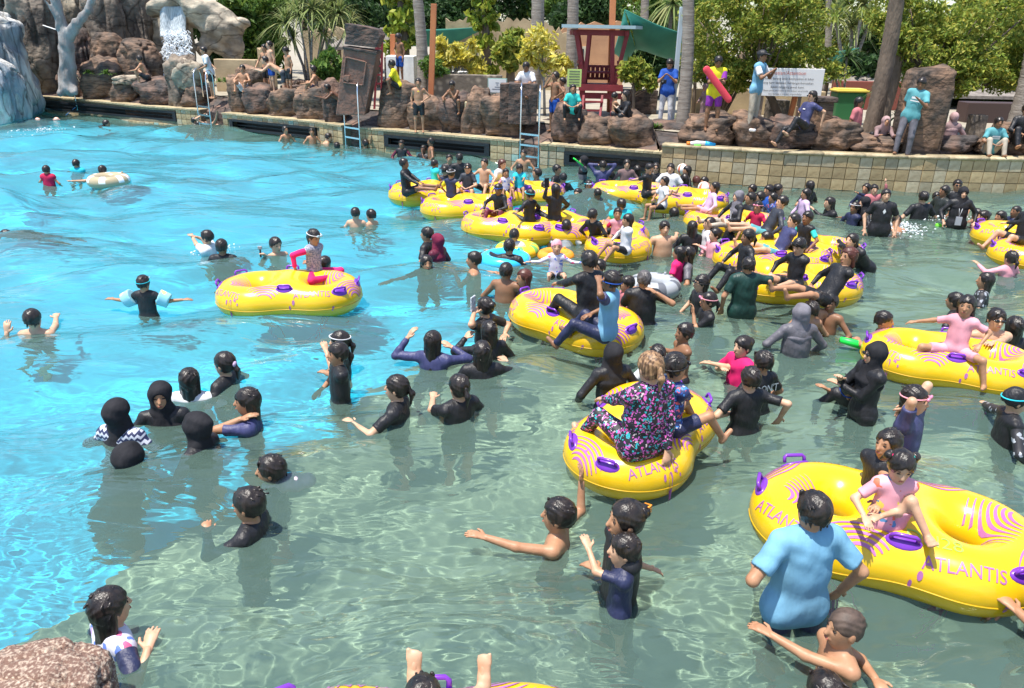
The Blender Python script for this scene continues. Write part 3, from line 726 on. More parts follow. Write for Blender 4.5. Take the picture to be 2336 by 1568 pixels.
# far green mass: separate tall trees along the back
for i, (x, yb, yy, cr, lm, lb) in enumerate([
    (585, 150, 34, [(585, 25, 60, 75), (560, 110, 50, 55), (610, 120, 40, 45)], GREEN, 'dense green tree right of the rock arch with orange blossoms'),
    (500, 150, 37, [(505, 95, 60, 60), (560, 60, 60, 60)], DGREEN, 'dark shaded tree seen through the rock arch'),
    (1490, 170, 30, [(1490, 130, 50, 60)], DGREEN, 'shaded shrubby tree under the green sail'),
    (1960, 220, 31, [(1960, 165, 60, 40)], DGREEN, 'dark low tree behind the green bin'),
    (2240, 240, 30, [(2240, 210, 80, 40)], DGREEN, 'dark low tree behind the bar counter'),
    (2330, 240, 29, [(2340, 200, 60, 60)], DGREEN, 'dark shrubby tree behind the thick grey trunk'),
    (2340, 150, 36, [(2330, 20, 70, 60), (2250, 20, 60, 50)], LGREEN, 'bright tree crown at the top right corner'),
    (1165, 180, 28, [(1165, 110, 34, 40)], LGREEN, 'airy pale-green small tree in front of the central ruin'),
    (820, 130, 38, [(820, 40, 70, 45), (770, 70, 50, 40)], DGREEN, 'dark tree just right of the spiky dracaena'),
    (1010, 150, 38, [(1000, 50, 60, 40)], DGREEN, 'dark tree behind the grey-roofed shelter'),
    (1340, 150, 40, [(1330, 30, 80, 45)], DGREEN, 'dark tree directly behind the tower roof'),
    (1480, 150, 42, [(1500, 60, 60, 60)], GREEN, 'green tree right behind the sail\'s upper corner'),
    (2040, 150, 38, [(2020, 100, 70, 70)], DGREEN, 'dark tree behind the leaning palm'),
    (700, 120, 42, [(690, 0, 110, 60)], DGREEN, 'dark tree filling the gap above the spiky dracaena clump'),
    (860, 110, 44, [(850, 15, 90, 75)], DGREEN, 'dark shaded tree behind the tilted stone monument'),
    (960, 110, 46, [(965, 10, 90, 70)], DGREEN, 'dark shaded tree behind the slim grey palm trunk'),
    (1060, 110, 46, [(1060, -5, 80, 60)], DGREEN, 'dark tree above the left ruined wall'),
    (1170, 110, 46, [(1165, -5, 80, 52)], DGREEN, 'dark tree above the middle of the ruined wall'),
    (1260, 110, 46, [(1270, 5, 80, 55)], GREEN, 'mid-green tree above the right part of the ruined wall'),
    (1370, 110, 48, [(1370, 10, 80, 52)], GREEN, 'soft green tree behind the roof of the red tower'),
    (1450, 110, 50, [(1445, 20, 60, 50)], LGREEN, 'pale green tree seen left of the orange mast behind the tower'),
    (1560, 110, 48, [(1575, 60, 70, 80)], GREEN, 'shaded green tree behind the green shade sail'),
    (1930, 140, 44, [(1930, 20, 90, 75), (1900, 110, 60, 40)], LGREEN, 'pale yellow-green tree in the gap between two big trees'),
    (2150, 150, 42, [(2120, 90, 120, 60)], GREEN, 'mid-green tree behind the right-hand big crown'),
    (1780, 150, 44, [(1780, 60, 120, 90)], GREEN, 'green tree behind the big tree over the information sign'),
    (2300, 150, 42, [(2300, 60, 100, 120)], GREEN, 'green tree in the background at the right edge'),
]):
    tree(x, yb, yy, lb, cr, lm, .16, n=4200, size=.30, limbs=False, group=BT, seed=i + 1, clump=.38, nclump=34, hollow=.35)
# nearer big trees with visible small leaves
tree(1790, 270, 21.5, 'big bushy tree over the information sign with many thin stems', [(1660, 70, 105, 95), (1780, 75, 110, 95), (1830, 150, 100, 45), (1660, 165, 75, 35), (1730, 10, 120, 50)], LGREEN, .10, n=5600, size=.125, group=BT, seed=31, clump=.25, nclump=46, hollow=.45)
tree(2120, 280, 20.5, 'big bushy tree above the tall rock stump at right', [(2130, 110, 110, 85), (2250, 80, 110, 110), (2200, 170, 120, 40), (2060, 50, 80, 60), (2330, 150, 70, 55)], LGREEN, .10, n=5600, size=.125, group=BT, seed=41, clump=.25, nclump=46, hollow=.45)
for px, lb, x1, y1 in [(1640, 'thin bare stems rising behind the lifeguard', 1625, 60), (1655, 'cluster of thin stems just right of the lifeguard', 1700, 80), (1668, 'slanting thin stem left of the cap-wearing photographer', 1720, 90)]:
    b = P(px, 282, .95) + np.array([0, 1.5, 0]); t = thing('slender_tree', lb, 'tree', b, group='slender stems behind the lifeguard')
    for k in range(3):
        mb = MB(); e = PY(x1 + k * 14 - 10, y1, b[1] + k * .2) - b; mb.tube([(k * .06, 0, 0), e * .5 + np.array([.05 * k, 0, 0]), e], [.05, .04, .025], 6); mb.build('stem', [M_BARK], t, True)
tree(1590, 175, 24, 'small pale-leaved tree hanging behind the blue-shirted photographer', [(1590, 110, 35, 55)], LGREEN, .05, n=2000, size=.12, seed=51, name='small_tree')
# vine-covered trunks
def vine_tree(px, pyb, y, ptop, label, seed, w=30):
    b = PY(px, pyb, y); b[2] = DZ; t = thing('vine_covered_tree', label, 'tree', b, group='trunks wrapped in yellow-green vine')
    e = PY(ptop[0], ptop[1], y) - b; mb = MB(); mb.tube([(0, 0, 0), e * .5 + np.array([.1, 0, 0]), e], [.16, .14, .1], 8); mb.build('trunk', [M_BARK], t, True)
    for k in range(4):
        f = .3 + .22 * k; s = w / sc_at(b); leaves('vine', e * f, (s, s, e[2] * .2), 420, .26, [VINE], t, seed=seed + k, aspect=1.5, drop=1.2, nclump=14, clump=.4)
vine_tree(928, 190, 29, (905, -60), 'vine-wrapped trunk behind the boy standing on the white slab', 61, 34)
vine_tree(1112, 185, 29, (1095, -60), 'vine-wrapped trunk between the yellow shrubs', 71, 26)
# yellow shrubs
tree(1040, 185, 27, 'bright yellow-leaved shrub in front of the left ruined wall', [(1020, 120, 28, 30), (1065, 118, 26, 30), (1085, 150, 22, 20), (1000, 150, 20, 24)], YELL, .04, n=560, size=.30, name='yellow_shrub', cat='shrub', seed=81, aspect=2.6, bark=M_DEAD, clump=.42, nclump=14)
tree(1245, 190, 23, 'airy yellow-leaved shrub left of the red tower', [(1235, 95, 36, 40), (1270, 150, 36, 26), (1215, 130, 26, 30)], YELL, .035, n=480, size=.2, name='yellow_shrub', cat='shrub', seed=91, aspect=2.4, bark=M_DEAD, clump=.4, nclump=14)
tree(1450, 200, 22, 'light green leafy bush just right of the red tower', [(1445, 160, 34, 28), (1470, 185, 30, 22)], LGREEN, .04, n=1100, size=.16, name='leafy_bush', cat='bush', seed=95, aspect=1.7)
tree(745, 200, 25, 'glossy umbrella-leaved bush behind the seated boy in navy shorts', [(752, 150, 30, 34)], GREEN, .05, n=1000, size=.26, name='umbrella_bush', cat='bush', seed=97, aspect=3, drop=1.0)
tree(985, 175, 25.5, 'low green bush at the foot of the orange pole', [(990, 155, 28, 22)], GREEN, .03, n=500, size=.2, name='leafy_bush', cat='bush', seed=99)
# dracaenas
spiky(712, 200, 26.5, 'large multi-stemmed spiky dracaena behind the standing boys', [(650, 50, 1.3), (680, 30, 1.3), (712, 20, 1.2), (745, 35, 1.2), (775, 30, 1.3), (800, 55, 1.1), (668, 85), (735, 75), (760, 10, 1.2), (700, -15, 1.3)], L_=.85, wd=.06, nb=85, seed=2)
spiky(1930, 225, 23, 'spiky palm-like plant right of the information sign', [(1932, 128, 1.2), (1905, 165)], L_=.6, wd=.05, lm=BLADED, nb=70, seed=4, name='spiky_plant')
spiky(2030, 250, 22, 'spiky plant between the leaning palm and the man in teal', [(2035, 175, 1.25), (2010, 205)], L_=.6, wd=.05, lm=BLADED, nb=70, seed=5, name='spiky_plant')
spiky(2048, 290, 20.5, 'low strap-leaved plant behind the crouching woman', [(2045, 265)], L_=.4, wd=.06, lm=BLADED, nb=30, seed=6, name='strap_leaved_plant')
for px, py, w_, lb in [(1460, 300, 60, 'low leafy ground plants between tower and photographer'), (1590, 280, 40, 'low ground plants right of the steel mast'), (1790, 268, 60, 'low green plants under the information sign'), (620, 215, 50, 'fern-like plants behind the standing boys'), (190, 180, 40, 'small fern on the rocks by the dead tree'), (520, 190, 40, 'green fern beside the left ladder')]:
    b = P(px, py - 6, .95) if px > 1000 else PY(px, py, YL + 1.4 if px < 300 else 27)
    if px < 300: b = PY(452 // 2, 170, YL + .8)
    t = thing('ground_plant', lb, 'plant', b); rs = np.random.RandomState(px); V = []; F = []
    for k in range(7):
        v, f = blades(26, (rs.uniform(-.5, .5) * w_ / 40, rs.uniform(0, .5), .03), .34, .05, (.3, 1.4), rs); F += [tuple(i + len(V) for i in q) for q in f]; V += v
    link('leaves', mesh_np('leaves', V, F, [GREEN], False), t)
# palm trunks
def palm(px0, py0, px1, py1, y, r, label, bark=None, fr=True, seed=1):
    b = PY(px0, py0, y); b[2] = DZ; t = thing('palm_tree', label, 'palm tree', b, group='palm trunks behind the deck')
    e = PY(px1, py1, y) - b; n = 26; pts = [e * k / n + np.array([math.sin(k / n * 3) * .08, 0, 0]) for k in range(n + 1)]
    mb = MB(); mb.tube(pts, [r * (1.12 - .25 * k / n) * (1.0 if k % 2 else 1.07) for k in range(n + 1)], 10); mb.build('trunk', [bark or M_BARKG], t, True)
    if fr:
        rs = np.random.RandomState(seed)
        for k in range(11):
            a = rs.uniform(0, 6.28); el = rs.uniform(-.1, 1.0); d = np.array([math.cos(a) * math.cos(el), math.sin(a) * math.cos(el), math.sin(el)]); Lf = 2.3
            V = []; F = []
            for j in range(22):
                t_ = (j + 2) / 24; q = e + d * Lf * t_ + np.array([0, 0, -1.1 * t_ * t_ * 1.4]); s_ = nrm(np.cross(d, (0, 0, 1)))
                for sg in (-1, 1):
                    l = .55 * math.sin(math.pi * min(1, t_ + .1)) + .08; tip = q + s_ * sg * l * .8 + d * l * .4 + np.array([0, 0, -l * .5]); i0 = len(V)
                    V += [q - d * .03, q + d * .03, tip]; F.append((i0, i0 + 1, i0 + 2))
            link('frond', mesh_np('frond', V, F, [BLADED], False), t)
palm(965, 200, 945, -60, 26, .17, 'slender grey palm trunk between boy on slab and orange pole', fr=False)
palm(1217, 185, 1225, -120, 25, .19, 'straight grey palm trunk left of the yellow shrub', fr=False)
palm(1300, 165, 1305, -120, 27, .18, 'palm trunk just left of the red tower', fr=False)
palm(1556, 285, 1568, -60, 20.5, .15, 'palm trunk right beside the steel mast', fr=False)
palm(1985, 300, 2055, -80, 19.3, .18, 'tall palm leaning right between the pink-shirted woman and the spiky plant', bark=M_BARK, fr=False)
palm(2000, 300, 2052, 120, 20.3, .12, 'thinner palm trunk right behind the leaning palm', bark=M_BARK, fr=False)
palm(2320, 290, 2370, 60, 19.5, .24, 'thick grey trunk at the right edge of the deck', fr=False)
palm(1880, 210, 1890, -20, 36, .14, 'distant thin palm trunk seen in the gap between crowns')
palm(1466, 60, 1472, -40, 40, .2, 'distant palm trunk right of the orange mast')
palm(2080, 40, 2090, -80, 40, .2, 'distant palm trunk at the top near the leaning palm')
spiky(1950, 90, 34, 'distant fan palm in the bright gap between the big crowns', [(1945, 60, 1.3), (1985, 45, 1.2), (1905, 40, 1.2), (1970, 10, 1.2)], L_=1.1, wd=.09, lm=BLADE, nb=70, seed=8, name='fan_palm', cat='palm tree', stem=.08)
spiky(1520, 90, 30, 'palm crown with drooping dry fronds beside the steel mast', [(1535, 5, 1.4), (1560, 150, .8)], L_=1.3, wd=.09, lm=BLADE, nb=60, seed=9, name='fan_palm', cat='palm tree', up=(-1.3, .8), stem=.08)

# ---- buildings
M_WALLT = mat('tan_plaster', (.52, .40, .24), (.36, .27, .16), 1.4, .85, .4, 12, detail=8)
M_WALLO = mat('orange_plaster', (.55, .30, .16), (.45, .24, .13), 1.4, .85, .3, 12)
M_THATCH = mat('shingle_roof', (.26, .23, .20), (.15, .13, .115), 5, .9, .6, 30)
M_GLASS = mat('dark_window', (.05, .06, .065), rough=.12, spec=.8)
M_FRAME = mat('cream_frame', (.62, .55, .40), rough=.6)
M_STONEW = mat('rubble_stone', (.34, .29, .23), (.13, .11, .09), 5, .85, .9, 8, voro=True, sharp=(.1, .5))
def jag_wall(px0, px1, tops, pyb, y, label, doors=(), m=None):
    a, c = PY(px0, pyb, y), PY(px1, pyb, y); t = thing('ruined_building', label, 'building', (a[0], y, DZ)); W_ = c[0] - a[0]
    pts = [(0, 0)]; n = len(tops)
    top = []
    for i, ty in enumerate(tops):
        x = W_ * i / (n - 1); z = PY(px0 + (px1 - px0) * i / (n - 1), ty, y)[2] - DZ; top.append((x, z))
        if i < n - 1:
            for k in range(1, 5): top.append((x + W_ / (n - 1) * k / 5, None))
    xs = [q[0] for q in top if q[1] is not None]; zs = [q[1] for q in top if q[1] is not None]
    top = [(q[0], float(np.interp(q[0], xs, zs)) + R.uniform(-.13, .13)) for q in top]
    poly = [(W_, 0), (0, 0)] ; V = [(x, 0, z) for x, z in [(0, 0)] + top + [(W_, 0)]]; k = len(V); V += [(x, .5, z) for x, _, z in V]
    F = [tuple(range(k))[::-1], tuple(range(k, 2 * k))] + [(i, (i + 1) % k, k + (i + 1) % k, k + i) for i in range(k)]
    mb = MB(); mb.add(V, F); mb.build('wall', [m or M_WALLT], t)
    for (dx0, dx1, dy0, dy1, kind) in doors:
        p0, p1 = PY(dx0, dy0, y - .05), PY(dx1, dy1, y - .05); w, h = p1[0] - p0[0], p0[2] - p1[2]
        cx, cz = (p0[0] + p1[0]) / 2 - a[0], (p0[2] + p1[2]) / 2 - DZ
        mb = MB(); mb.box((cx, -.04, cz), (w + .2, .1, h + .2)); mb.box((cx, -.10, cz), (.06, .04, h)); f = mb.build('window_frame' if kind == 'w' else 'door_frame', [M_FRAME], t)
        mb = MB(); mb.box((cx, -.098, cz), (w, .03, h)); mb.build('pane', [M_GLASS], f)
    return t
jag_wall(1018, 1132, [42, 40, 45, 46], 185, 31, 'ruin-style tan building with jagged top behind the left yellow shrub', [(1035, 1065, 110, 172, 'd'), (1078, 1105, 118, 170, 'd')])
jag_wall(1118, 1300, [38, 44, 40, 42, 66, 70], 185, 33, 'long ruin-style tan building with jagged top in the centre', [(1200, 1225, 110, 165, 'd')])
jag_wall(1270, 1420, [70, 52, 50, 56], 185, 35, 'pinkish plaster ruin behind the red tower', [(1300, 1330, 110, 150, 'w')], M_WALLO)
jag_wall(700, 800, [70, 66, 68], 185, 33, 'pale yellow building behind the tilted monument', [(742, 765, 88, 130, 'w')])
jag_wall(595, 625, [108, 106], 200, 30, 'small tan wall piece behind the standing boys')
def hut(px0, px1, pya, pye, pyb, y, label, posts=True):
    a, c = PY(px0, pye, y), PY(px1, pye, y); cx = (a[0] + c[0]) / 2; w = (c[0] - a[0]) / 2; ap = PY((px0 + px1) / 2, pya, y)[2]; ez = a[2]
    t = thing('shelter_hut', label, 'hut', (cx, y, DZ), group='low shingle-roofed shelters behind the deck'); mb = MB()
    V = [(-w, -w * .8, ez - DZ), (w, -w * .8, ez - DZ), (w, w * .8, ez - DZ), (-w, w * .8, ez - DZ), (-.15, 0, ap - DZ), (.15, 0, ap - DZ)]
    V += [(v[0], v[1], v[2] - .1) for v in V[:4]]
    mb.add(V, [(0, 1, 5, 4), (1, 2, 5), (2, 3, 4, 5), (3, 0, 4), (0, 6, 7, 1), (1, 7, 8, 2), (2, 8, 9, 3), (3, 9, 6, 0), (6, 9, 8, 7)]); mb.build('roof', [M_THATCH], t)
    for sx in (-1, 1):
        for sy in (-1, 1):
            mb = MB(); mb.box((sx * w * .8, sy * w * .6, (ez - DZ) / 2), (.12, .12, ez - DZ - .06)); mb.build('post', [M_BARK], t)
hut(755, 865, 76, 105, 180, 31.5, 'shingle-roofed shelter behind the tilted monument')
hut(850, 905, 62, 98, 180, 33, 'small shingle-roofed shelter left of the vine-wrapped trunk')
hut(960, 1025, 68, 92, 180, 34, 'grey-roofed shelter behind the orange pole')
hut(2060, 2400, 165, 205, 290, 30, 'wide dark shelter roof behind the tall rock stump')
hut(1890, 2050, 150, 182, 250, 31, 'low shelter with pale roof behind the green bin')
# long low things at the back
def block(px0, px1, pyt, pyb, y, label, name, cat, m, depth=.4, group=None, bev=.02):
    a, c = PY(px0, pyb, y), PY(px1, pyb, y); tz = PY((px0 + px1) / 2, pyt, y)[2]; z0 = min(a[2], c[2], DZ)
    mb = MB(); mb.box((0, depth / 2, (tz - z0) / 2), (c[0] - a[0], depth, tz - z0))
    o = mb.build(name, [m], None, loc=((a[0] + c[0]) / 2, y, z0), bevel=bev); return tag(o, label, cat, group)
block(975, 1145, 170, 203, 25.5, 'low rubble-stone garden wall behind the squatting boy', 'garden_wall', 'wall', M_STONEW)
block(1560, 1880, 205, 240, 24.5, 'low cream garden wall behind the lifeguard', 'garden_wall', 'wall', M_WALLT)
block(1140, 1180, 190, 240, 20.9, 'dark stone planter block left of the youth in white tee', 'planter', 'planter', M_ROCKD)
block(1160, 1225, 190, 245, 20.6, 'dark stone block the youth in white tee sits on', 'planter', 'planter', M_ROCKD, .7)
block(495, 590, 135, 205, 29, 'cream wall under the rock arch', 'garden_wall', 'wall', M_WALLT)
block(2195, 2400, 235, 300, 23.5, 'long dark bar counter behind the seated woman in teal', 'counter', 'counter', mat('dark_wood', (.06, .035, .03), rough=.5), .6)
block(1900, 2060, 185, 205, 27, 'red-brown beam of the far shelter near the green bin', 'beam', 'beam', mat('redbrown', (.22, .06, .04), rough=.6), .2)
block(2205, 2240, 262, 330, 19.6, 'short grey concrete post left of the seated woman in teal', 'post', 'post', M_ROCKG, .25)
block(640, 720, 195, 212, 25.5, 'brown plank bench behind the standing boys', 'bench', 'bench', M_ROCKD, .4)
block(1420, 1500, 205, 230, 24, 'dark low planter behind the woman in black', 'planter', 'planter', M_ROCKD, .5)
block(1755, 1800, 228, 252, 23, 'round-edged grey trough under the information sign', 'trough', 'trough', M_ROCKG, .5)
M_ORANGE = mat('orange_paint', (.56, .19, .07), (.46, .15, .06), 3, .6)
def pole(x0, y0_, x1, y1, y, w, label, m=None, name='pole', cat='pole', base=.95):
    a, c = PY(x0, y0_, y), PY(x1, y1, y); a[2] = min(a[2], base) if base is not None else a[2]
    mb = MB(); mb.beam(np.zeros(3), c - a, w); o = mb.build(name, [m or M_ORANGE], None, loc=a, bevel=.01); return tag(o, label, cat)
pole(981, 215, 990, 8, 22.8, .15, 'tall orange timber pole standing free in the middle left')
pole(1392, 230, 1400, -60, 24.5, .17, 'orange timber mast rising behind the red lifeguard tower')
pole(896, 190, 896, 77, 27, .16, 'short orange post behind the boy on the white slab')
pole(1610, 240, 1612, 150, 24, .13, 'orange timber post behind the lifeguard')
pole(1800, 262, 1815, 215, 21.3, .12, 'orange timber support under the information sign')
pole(1535, 250, 1556, 15, 21.2, .11, 'tall pale steel mast right of the photographer in blue', mat('pale_steel', (.55, .62, .68), rough=.4, metal=.3), 'steel_mast', 'mast')
# shade sails
M_SAIL = mat('green_sail', (.05, .26, .19), (.035, .20, .15), 2, .7, .2, 8)
def sail(corners, label, m=None):
    pts = [PY(*c) for c in corners]; o0 = pts[0].copy(); n = 14; V = []; F = []
    a, b, c, d = pts if len(pts) == 4 else (pts[0], pts[1], pts[2], pts[2])
    for j in range(n + 1):
        for i in range(n + 1):
            u, v = i / n, j / n; p = (a * (1 - u) + b * u) * (1 - v) + (d * (1 - u) + c * u) * v; mid = (a + b + c + d) / 4
            e = math.sin(math.pi * u) * math.sin(math.pi * v); k = .12 * (4 * ((u - .5) ** 2 * (1 - 4 * (v - .5) ** 2) * 0 + .0)); p = p + np.array([0, 0, -.25 * e])
            r = ((abs(u - .5) < .5) and (v in (0, 1))) * math.sin(math.pi * u) * .1 + ((v not in (0, 1)) and (u in (0, 1))) * math.sin(math.pi * v) * .1
            V.append(p + (mid - p) * r - o0)
    for j in range(n):
        for i in range(n): q = j * (n + 1) + i; F.append((q, q + 1, q + n + 2, q + n + 1))
    o = link('shade_sail', mesh_np('shade_sail', V, F, [m or M_SAIL]), None, o0); md = o.modifiers.new('s', 'SOLIDIFY'); md.thickness = .02
    return tag(o, label, 'shade sail')
sail([(1425, 20, 23.5), (1560, 76, 24.5), (1560, 145, 25.5), (1450, 110, 25)], 'large green shade sail hung between tower and steel mast')
sail([(1425, 20, 23.5), (1450, 110, 25), (1430, 145, 26), (1400, 120, 26)], 'darker folded edge panel of the green sail beside the tower')
sail([(860, 68, 30), (1115, 60, 31), (1100, 100, 31.5), (900, 105, 31)], 'long green sail slung in front of the far shelters')
sail([(1880, 120, 30), (1960, 108, 31), (1950, 130, 31), (1890, 135, 31)], 'small green sail glimpsed behind the information sign')
sail([(800, 60, 32), (870, 70, 31), (880, 95, 31.5), (830, 90, 32)], 'turquoise awning corner left of the tilted monument\'s top')
# white chairs/slab, basin
M_WHITE = mat('white_paint', (.78, .77, .73), (.6, .6, .57), 4, .5)
t = thing('stone_slab_table', 'white-topped dark slab the boy in blue shorts stands on', 'table', P(912, 192, .97) + np.array([0, .0, 0])); p = np.array(t.location); s = sc_at(p)
mb = MB(); mb.box((0, 0, .22), (50 / s, .5, .44), taper=1.1); mb.build('base', [M_ROCKD], t, bevel=.03)
t2 = PY(912, 130, p[1] + 2.6)
block(878, 940, 130, 190, 26.2, 'white-topped dark stone table behind the yellow-shirted boy', 'stone_table', 'table', M_ROCKD, .8)
block(880, 944, 127, 132, 26.1, 'white slab top behind the yellow-shirted boy', 'slab', 'slab', M_WHITE, .9)
t = thing('decorated_basin', 'white basin with red rim stripe and green leaf decoration behind the squatting boy', 'basin', P(1030, 232, .95) + np.array([0, .9, 0])); p = np.array(t.location); s = sc_at(p)
ht = 62 / s; mb = MB(); mb.box((0, 0, ht * .45), (46 / s, .55, ht * .9), taper=1.3); mb.build('body', [M_WHITE], t, bevel=.03)
mb = MB(); mb.box((0, 0, ht * .93), (74 / s, .84, ht * .10)); mb.build('rim', [M_WHITE], t, bevel=.01)
mb = MB(); mb.box((0, -.355, ht * .78), (56 / s, .02, .04)); mb.build('stripe', [mat('red_stripe', (.5, .05, .05))], t)
for sx in (-1, 1):
    mb = MB(); x = sx * 20 / s; mb.add([(x, -.30, .05), (x + sx * .12, -.32, ht * .35), (x + sx * .02, -.37, ht * .7), (x - sx * .13, -.33, ht * .35)], [(0, 1, 2, 3) if sx > 0 else (3, 2, 1, 0)]); mb.build('leaf_decoration', [mat('leaf_paint', (.05, .3, .09))], t)
# ================================================================ built objects on the deck
def text_mesh(txt, size, align='CENTER', font_w=1.0):
    cu = bpy.data.curves.new('txt', 'FONT'); cu.body = txt; cu.size = size; cu.align_x = align; cu.align_y = 'CENTER'; cu.resolution_u = 3; cu.space_line = 1.05
    o = bpy.data.objects.new('txt', cu); COL.objects.link(o); dg = bpy.context.evaluated_depsgraph_get()
    me = bpy.data.meshes.new_from_object(o.evaluated_get(dg)); V = np.array([v.co[:] for v in me.vertices]); F = [tuple(p.vertices) for p in me.polygons]
    bpy.data.objects.remove(o); bpy.data.curves.remove(cu); bpy.data.meshes.remove(me)
    V[:, 0] *= font_w; return V, F
def flat_text(txt, size, m, parent, loc, name='lettering', fw=1.0, rot=None, align='CENTER'):
    V, F = text_mesh(txt, size, align, fw); V = np.stack([V[:, 0], np.zeros(len(V)), V[:, 1]], 1)      # stands upright, faces -y
    o = link(name, mesh_np(name, V, F, [m], False), parent, loc)
    if rot: o.rotation_euler = rot
    return o
# lifeguard tower
M_RED = mat('tower_red_paint', (.27, .035, .045), (.20, .028, .035), 3, .55, .1)
M_TROOF = mat('tower_roof_edge', (.42, .55, .58), (.36, .48, .52), 3, .5)
TY0 = P(1385, 268, .95)[1] + .2
b = PY(1385, 268, TY0); b[2] = DZ; sT = sc_at(PY(1385, 200, TY0))
t = thing('lifeguard_tower', 'red wooden lifeguard tower with slanting posts and pale flat roof', 'lifeguard tower', b)
def q(px, py, dy=0): return PY(px, py, TY0 + dy) - b
DEP = 1.35
mb = MB(); ra, rb_ = q(1276, 62), q(1440, 62); 
V = [q(1281, 62, -.35), q(1450, 62, -.35), q(1470, 66, DEP + .1) * np.array([1, 1, 1]), q(1300, 66, DEP + .1)]
V = [np.array(v) for v in V]; zt = V[0][2]
for v in V: v[2] = zt
mb.add([*V, *[v + np.array([0, 0, .085]) for v in V]], [(0, 3, 2, 1), (4, 5, 6, 7), (0, 1, 5, 4), (1, 2, 6, 5), (2, 3, 7, 6), (3, 0, 4, 7)]); mb.build('roof', [M_TROOF], t)
zr = zt - .02
mb = MB()
for dy in (0, DEP - .15): mb.beam((V[0][0] + .35, dy, zr - .09), (V[1][0] - .12, dy, zr - .09), .09, .15)
for xx in (V[0][0] + .38, V[1][0] - .2): mb.beam((xx, -.2, zr - .10), (xx, DEP, zr - .10), .09, .12)
mb.build('roof_beam', [M_RED], t)
def xz(px, py): v = q(px, py); return v[0], v[2]
# front posts: outer pair lean outward to the roof, inner splayed braces
for dy in (0.0, DEP - .2):
    for (xa, ya, xb, yb_, w) in [(1332, 190, 1314, 72, .11), (1396, 268, 1397, 72, .115), (1400, 200, 1432, 74, .10), (1332, 195, 1344, 74, .09)]:
        if dy > 0 and xa == 1396: continue
        A, B = q(xa, ya), q(xb, yb_); mb = MB(); mb.beam((A[0] + dy * .12, dy, A[2]), (B[0] + dy * .12, dy, B[2]), w); mb.build('post', [M_RED], t)
for dy in (.0, DEP - .2):
    for px in (1327, 1399):
        A, B = q(px, 195), q(px + 2, 268); mb = MB(); mb.beam((A[0] + dy * .1, dy, A[2]), (B[0] + dy * .1, dy, 0), .13); mb.build('leg', [M_RED], t)
x0, zf = xz(1322, 196); x1, _ = xz(1417, 196)
for i in range(7):
    yy = -.12 + i * (DEP + .1) / 7 + .09; mb = MB(); mb.box(((x0 + x1) / 2, yy, zf), (x1 - x0, .17, .05)); mb.build('floor_plank', [M_RED], t)
mb = MB(); mb.box(((x0 + x1) / 2, -.16, zf - .02), (x1 - x0 + .06, .05, .17)); mb.build('floor_beam', [M_RED], t)
for sx in (x0, x1):
    mb = MB(); mb.box((sx, .5, zf + .62), (.05, DEP, .08)); mb.build('side_rail', [M_RED], t)
_, zb_ = xz(1330, 157)
mb = MB(); mb.box(((x0 + x1) / 2, DEP - .25, zb_ + .04), (x1 - x0, .05, .07)); mb.box(((x0 + x1) / 2, DEP - .25, zb_ - .30), (x1 - x0, .05, .07)); mb.build('backrest_rail', [M_RED], t)
for i in range(9):
    mb = MB(); mb.box((x0 + (x1 - x0) * (i + .5) / 9, DEP - .24, zb_ - .13), (.10, .03, .3)); mb.build('back_slat', [M_RED], t)
mb = MB(); mb.box(((x0 + x1) / 2, DEP * .6, zf + .35), (x1 - x0 - .1, .5, .05)); mb.build('seat', [M_RED], t)
for (ya, xa, xb) in [(228, 1330, 1372), (247, 1326, 1366), (266, 1322, 1362)]:
    A, B = q(xa, ya), q(xb, ya); mb = MB(); mb.box(((A[0] + B[0]) / 2, -.45, A[2]), (B[0] - A[0], .16, .045)); mb.build('step', [M_RED], t)
for xa, xb in ((1330, 1322), (1372, 1363)):
    A, B = q(xa, 216), q(xb, 268); mb = MB(); mb.beam((A[0], -.3, A[2]), (B[0], -.62, 0), .06, .11); mb.build('ladder_rail', [M_RED], t)
mb = MB(); A, B = q(1330, 217), q(1420, 217); mb.box(((A[0] + B[0]) / 2, -.02, A[2]), (B[0] - A[0], .08, .16)); mb.build('cross_beam', [M_RED], t)
# small green notice and white notice
M_SIGNW = mat('sign_white', (.74, .74, .72), rough=.5); M_SIGNG = mat('sign_lime', (.50, .66, .20), rough=.5); M_INK = mat('sign_ink', (.10, .10, .11), rough=.6)
M_INKR = mat('sign_red_ink', (.62, .16, .12), rough=.6)
NY = wall_y(P(1306, 300, .6)[0]) + 2.4; b = PY(1306, 265, NY); b[2] = DZ; t = thing('notice_board', 'lime-green notice board between palm trunk and red tower', 'sign', b)
zc = PY(1306, 177, NY)[2] - DZ; s = sc_at(PY(1306, 177, NY))
mb = MB(); mb.box((0, 0, zc), (32 / s, .03, 38 / s)); mb.build('panel', [M_SIGNG], t); mb = MB(); mb.box((0, .03, zc / 2), (.05, .04, zc)); mb.build('post', [M_STEEL], t)
for k in range(6):
    mb = MB(); mb.box((0, -.018, zc + .17 - k * .068), (24 / s, .004, .02)); mb.build('text_line', [M_INK], t)
b = P(1134, 255, .95); NY = wall_y(P(1134, 300, .6)[0]) + 1.7; b = PY(1134, 240, NY); b[2] = DZ; t = thing('notice_board', 'small white notice with green frame on a thin post left of the seated youth', 'sign', b)
zc = PY(1134, 195, NY)[2] - DZ; s = sc_at(PY(1134, 195, NY))
mb = MB(); mb.box((0, 0, zc), (44 / s, .03, 33 / s)); mb.build('frame', [mat('sign_green_frame', (.30, .45, .38))], t); mb = MB(); mb.box((0, -.02, zc), (40 / s, .012, 29 / s)); mb.build('panel', [M_SIGNW], t)
mb = MB(); mb.box((0, .03, zc / 2), (.035, .03, zc)); mb.build('post', [M_STEEL], t)
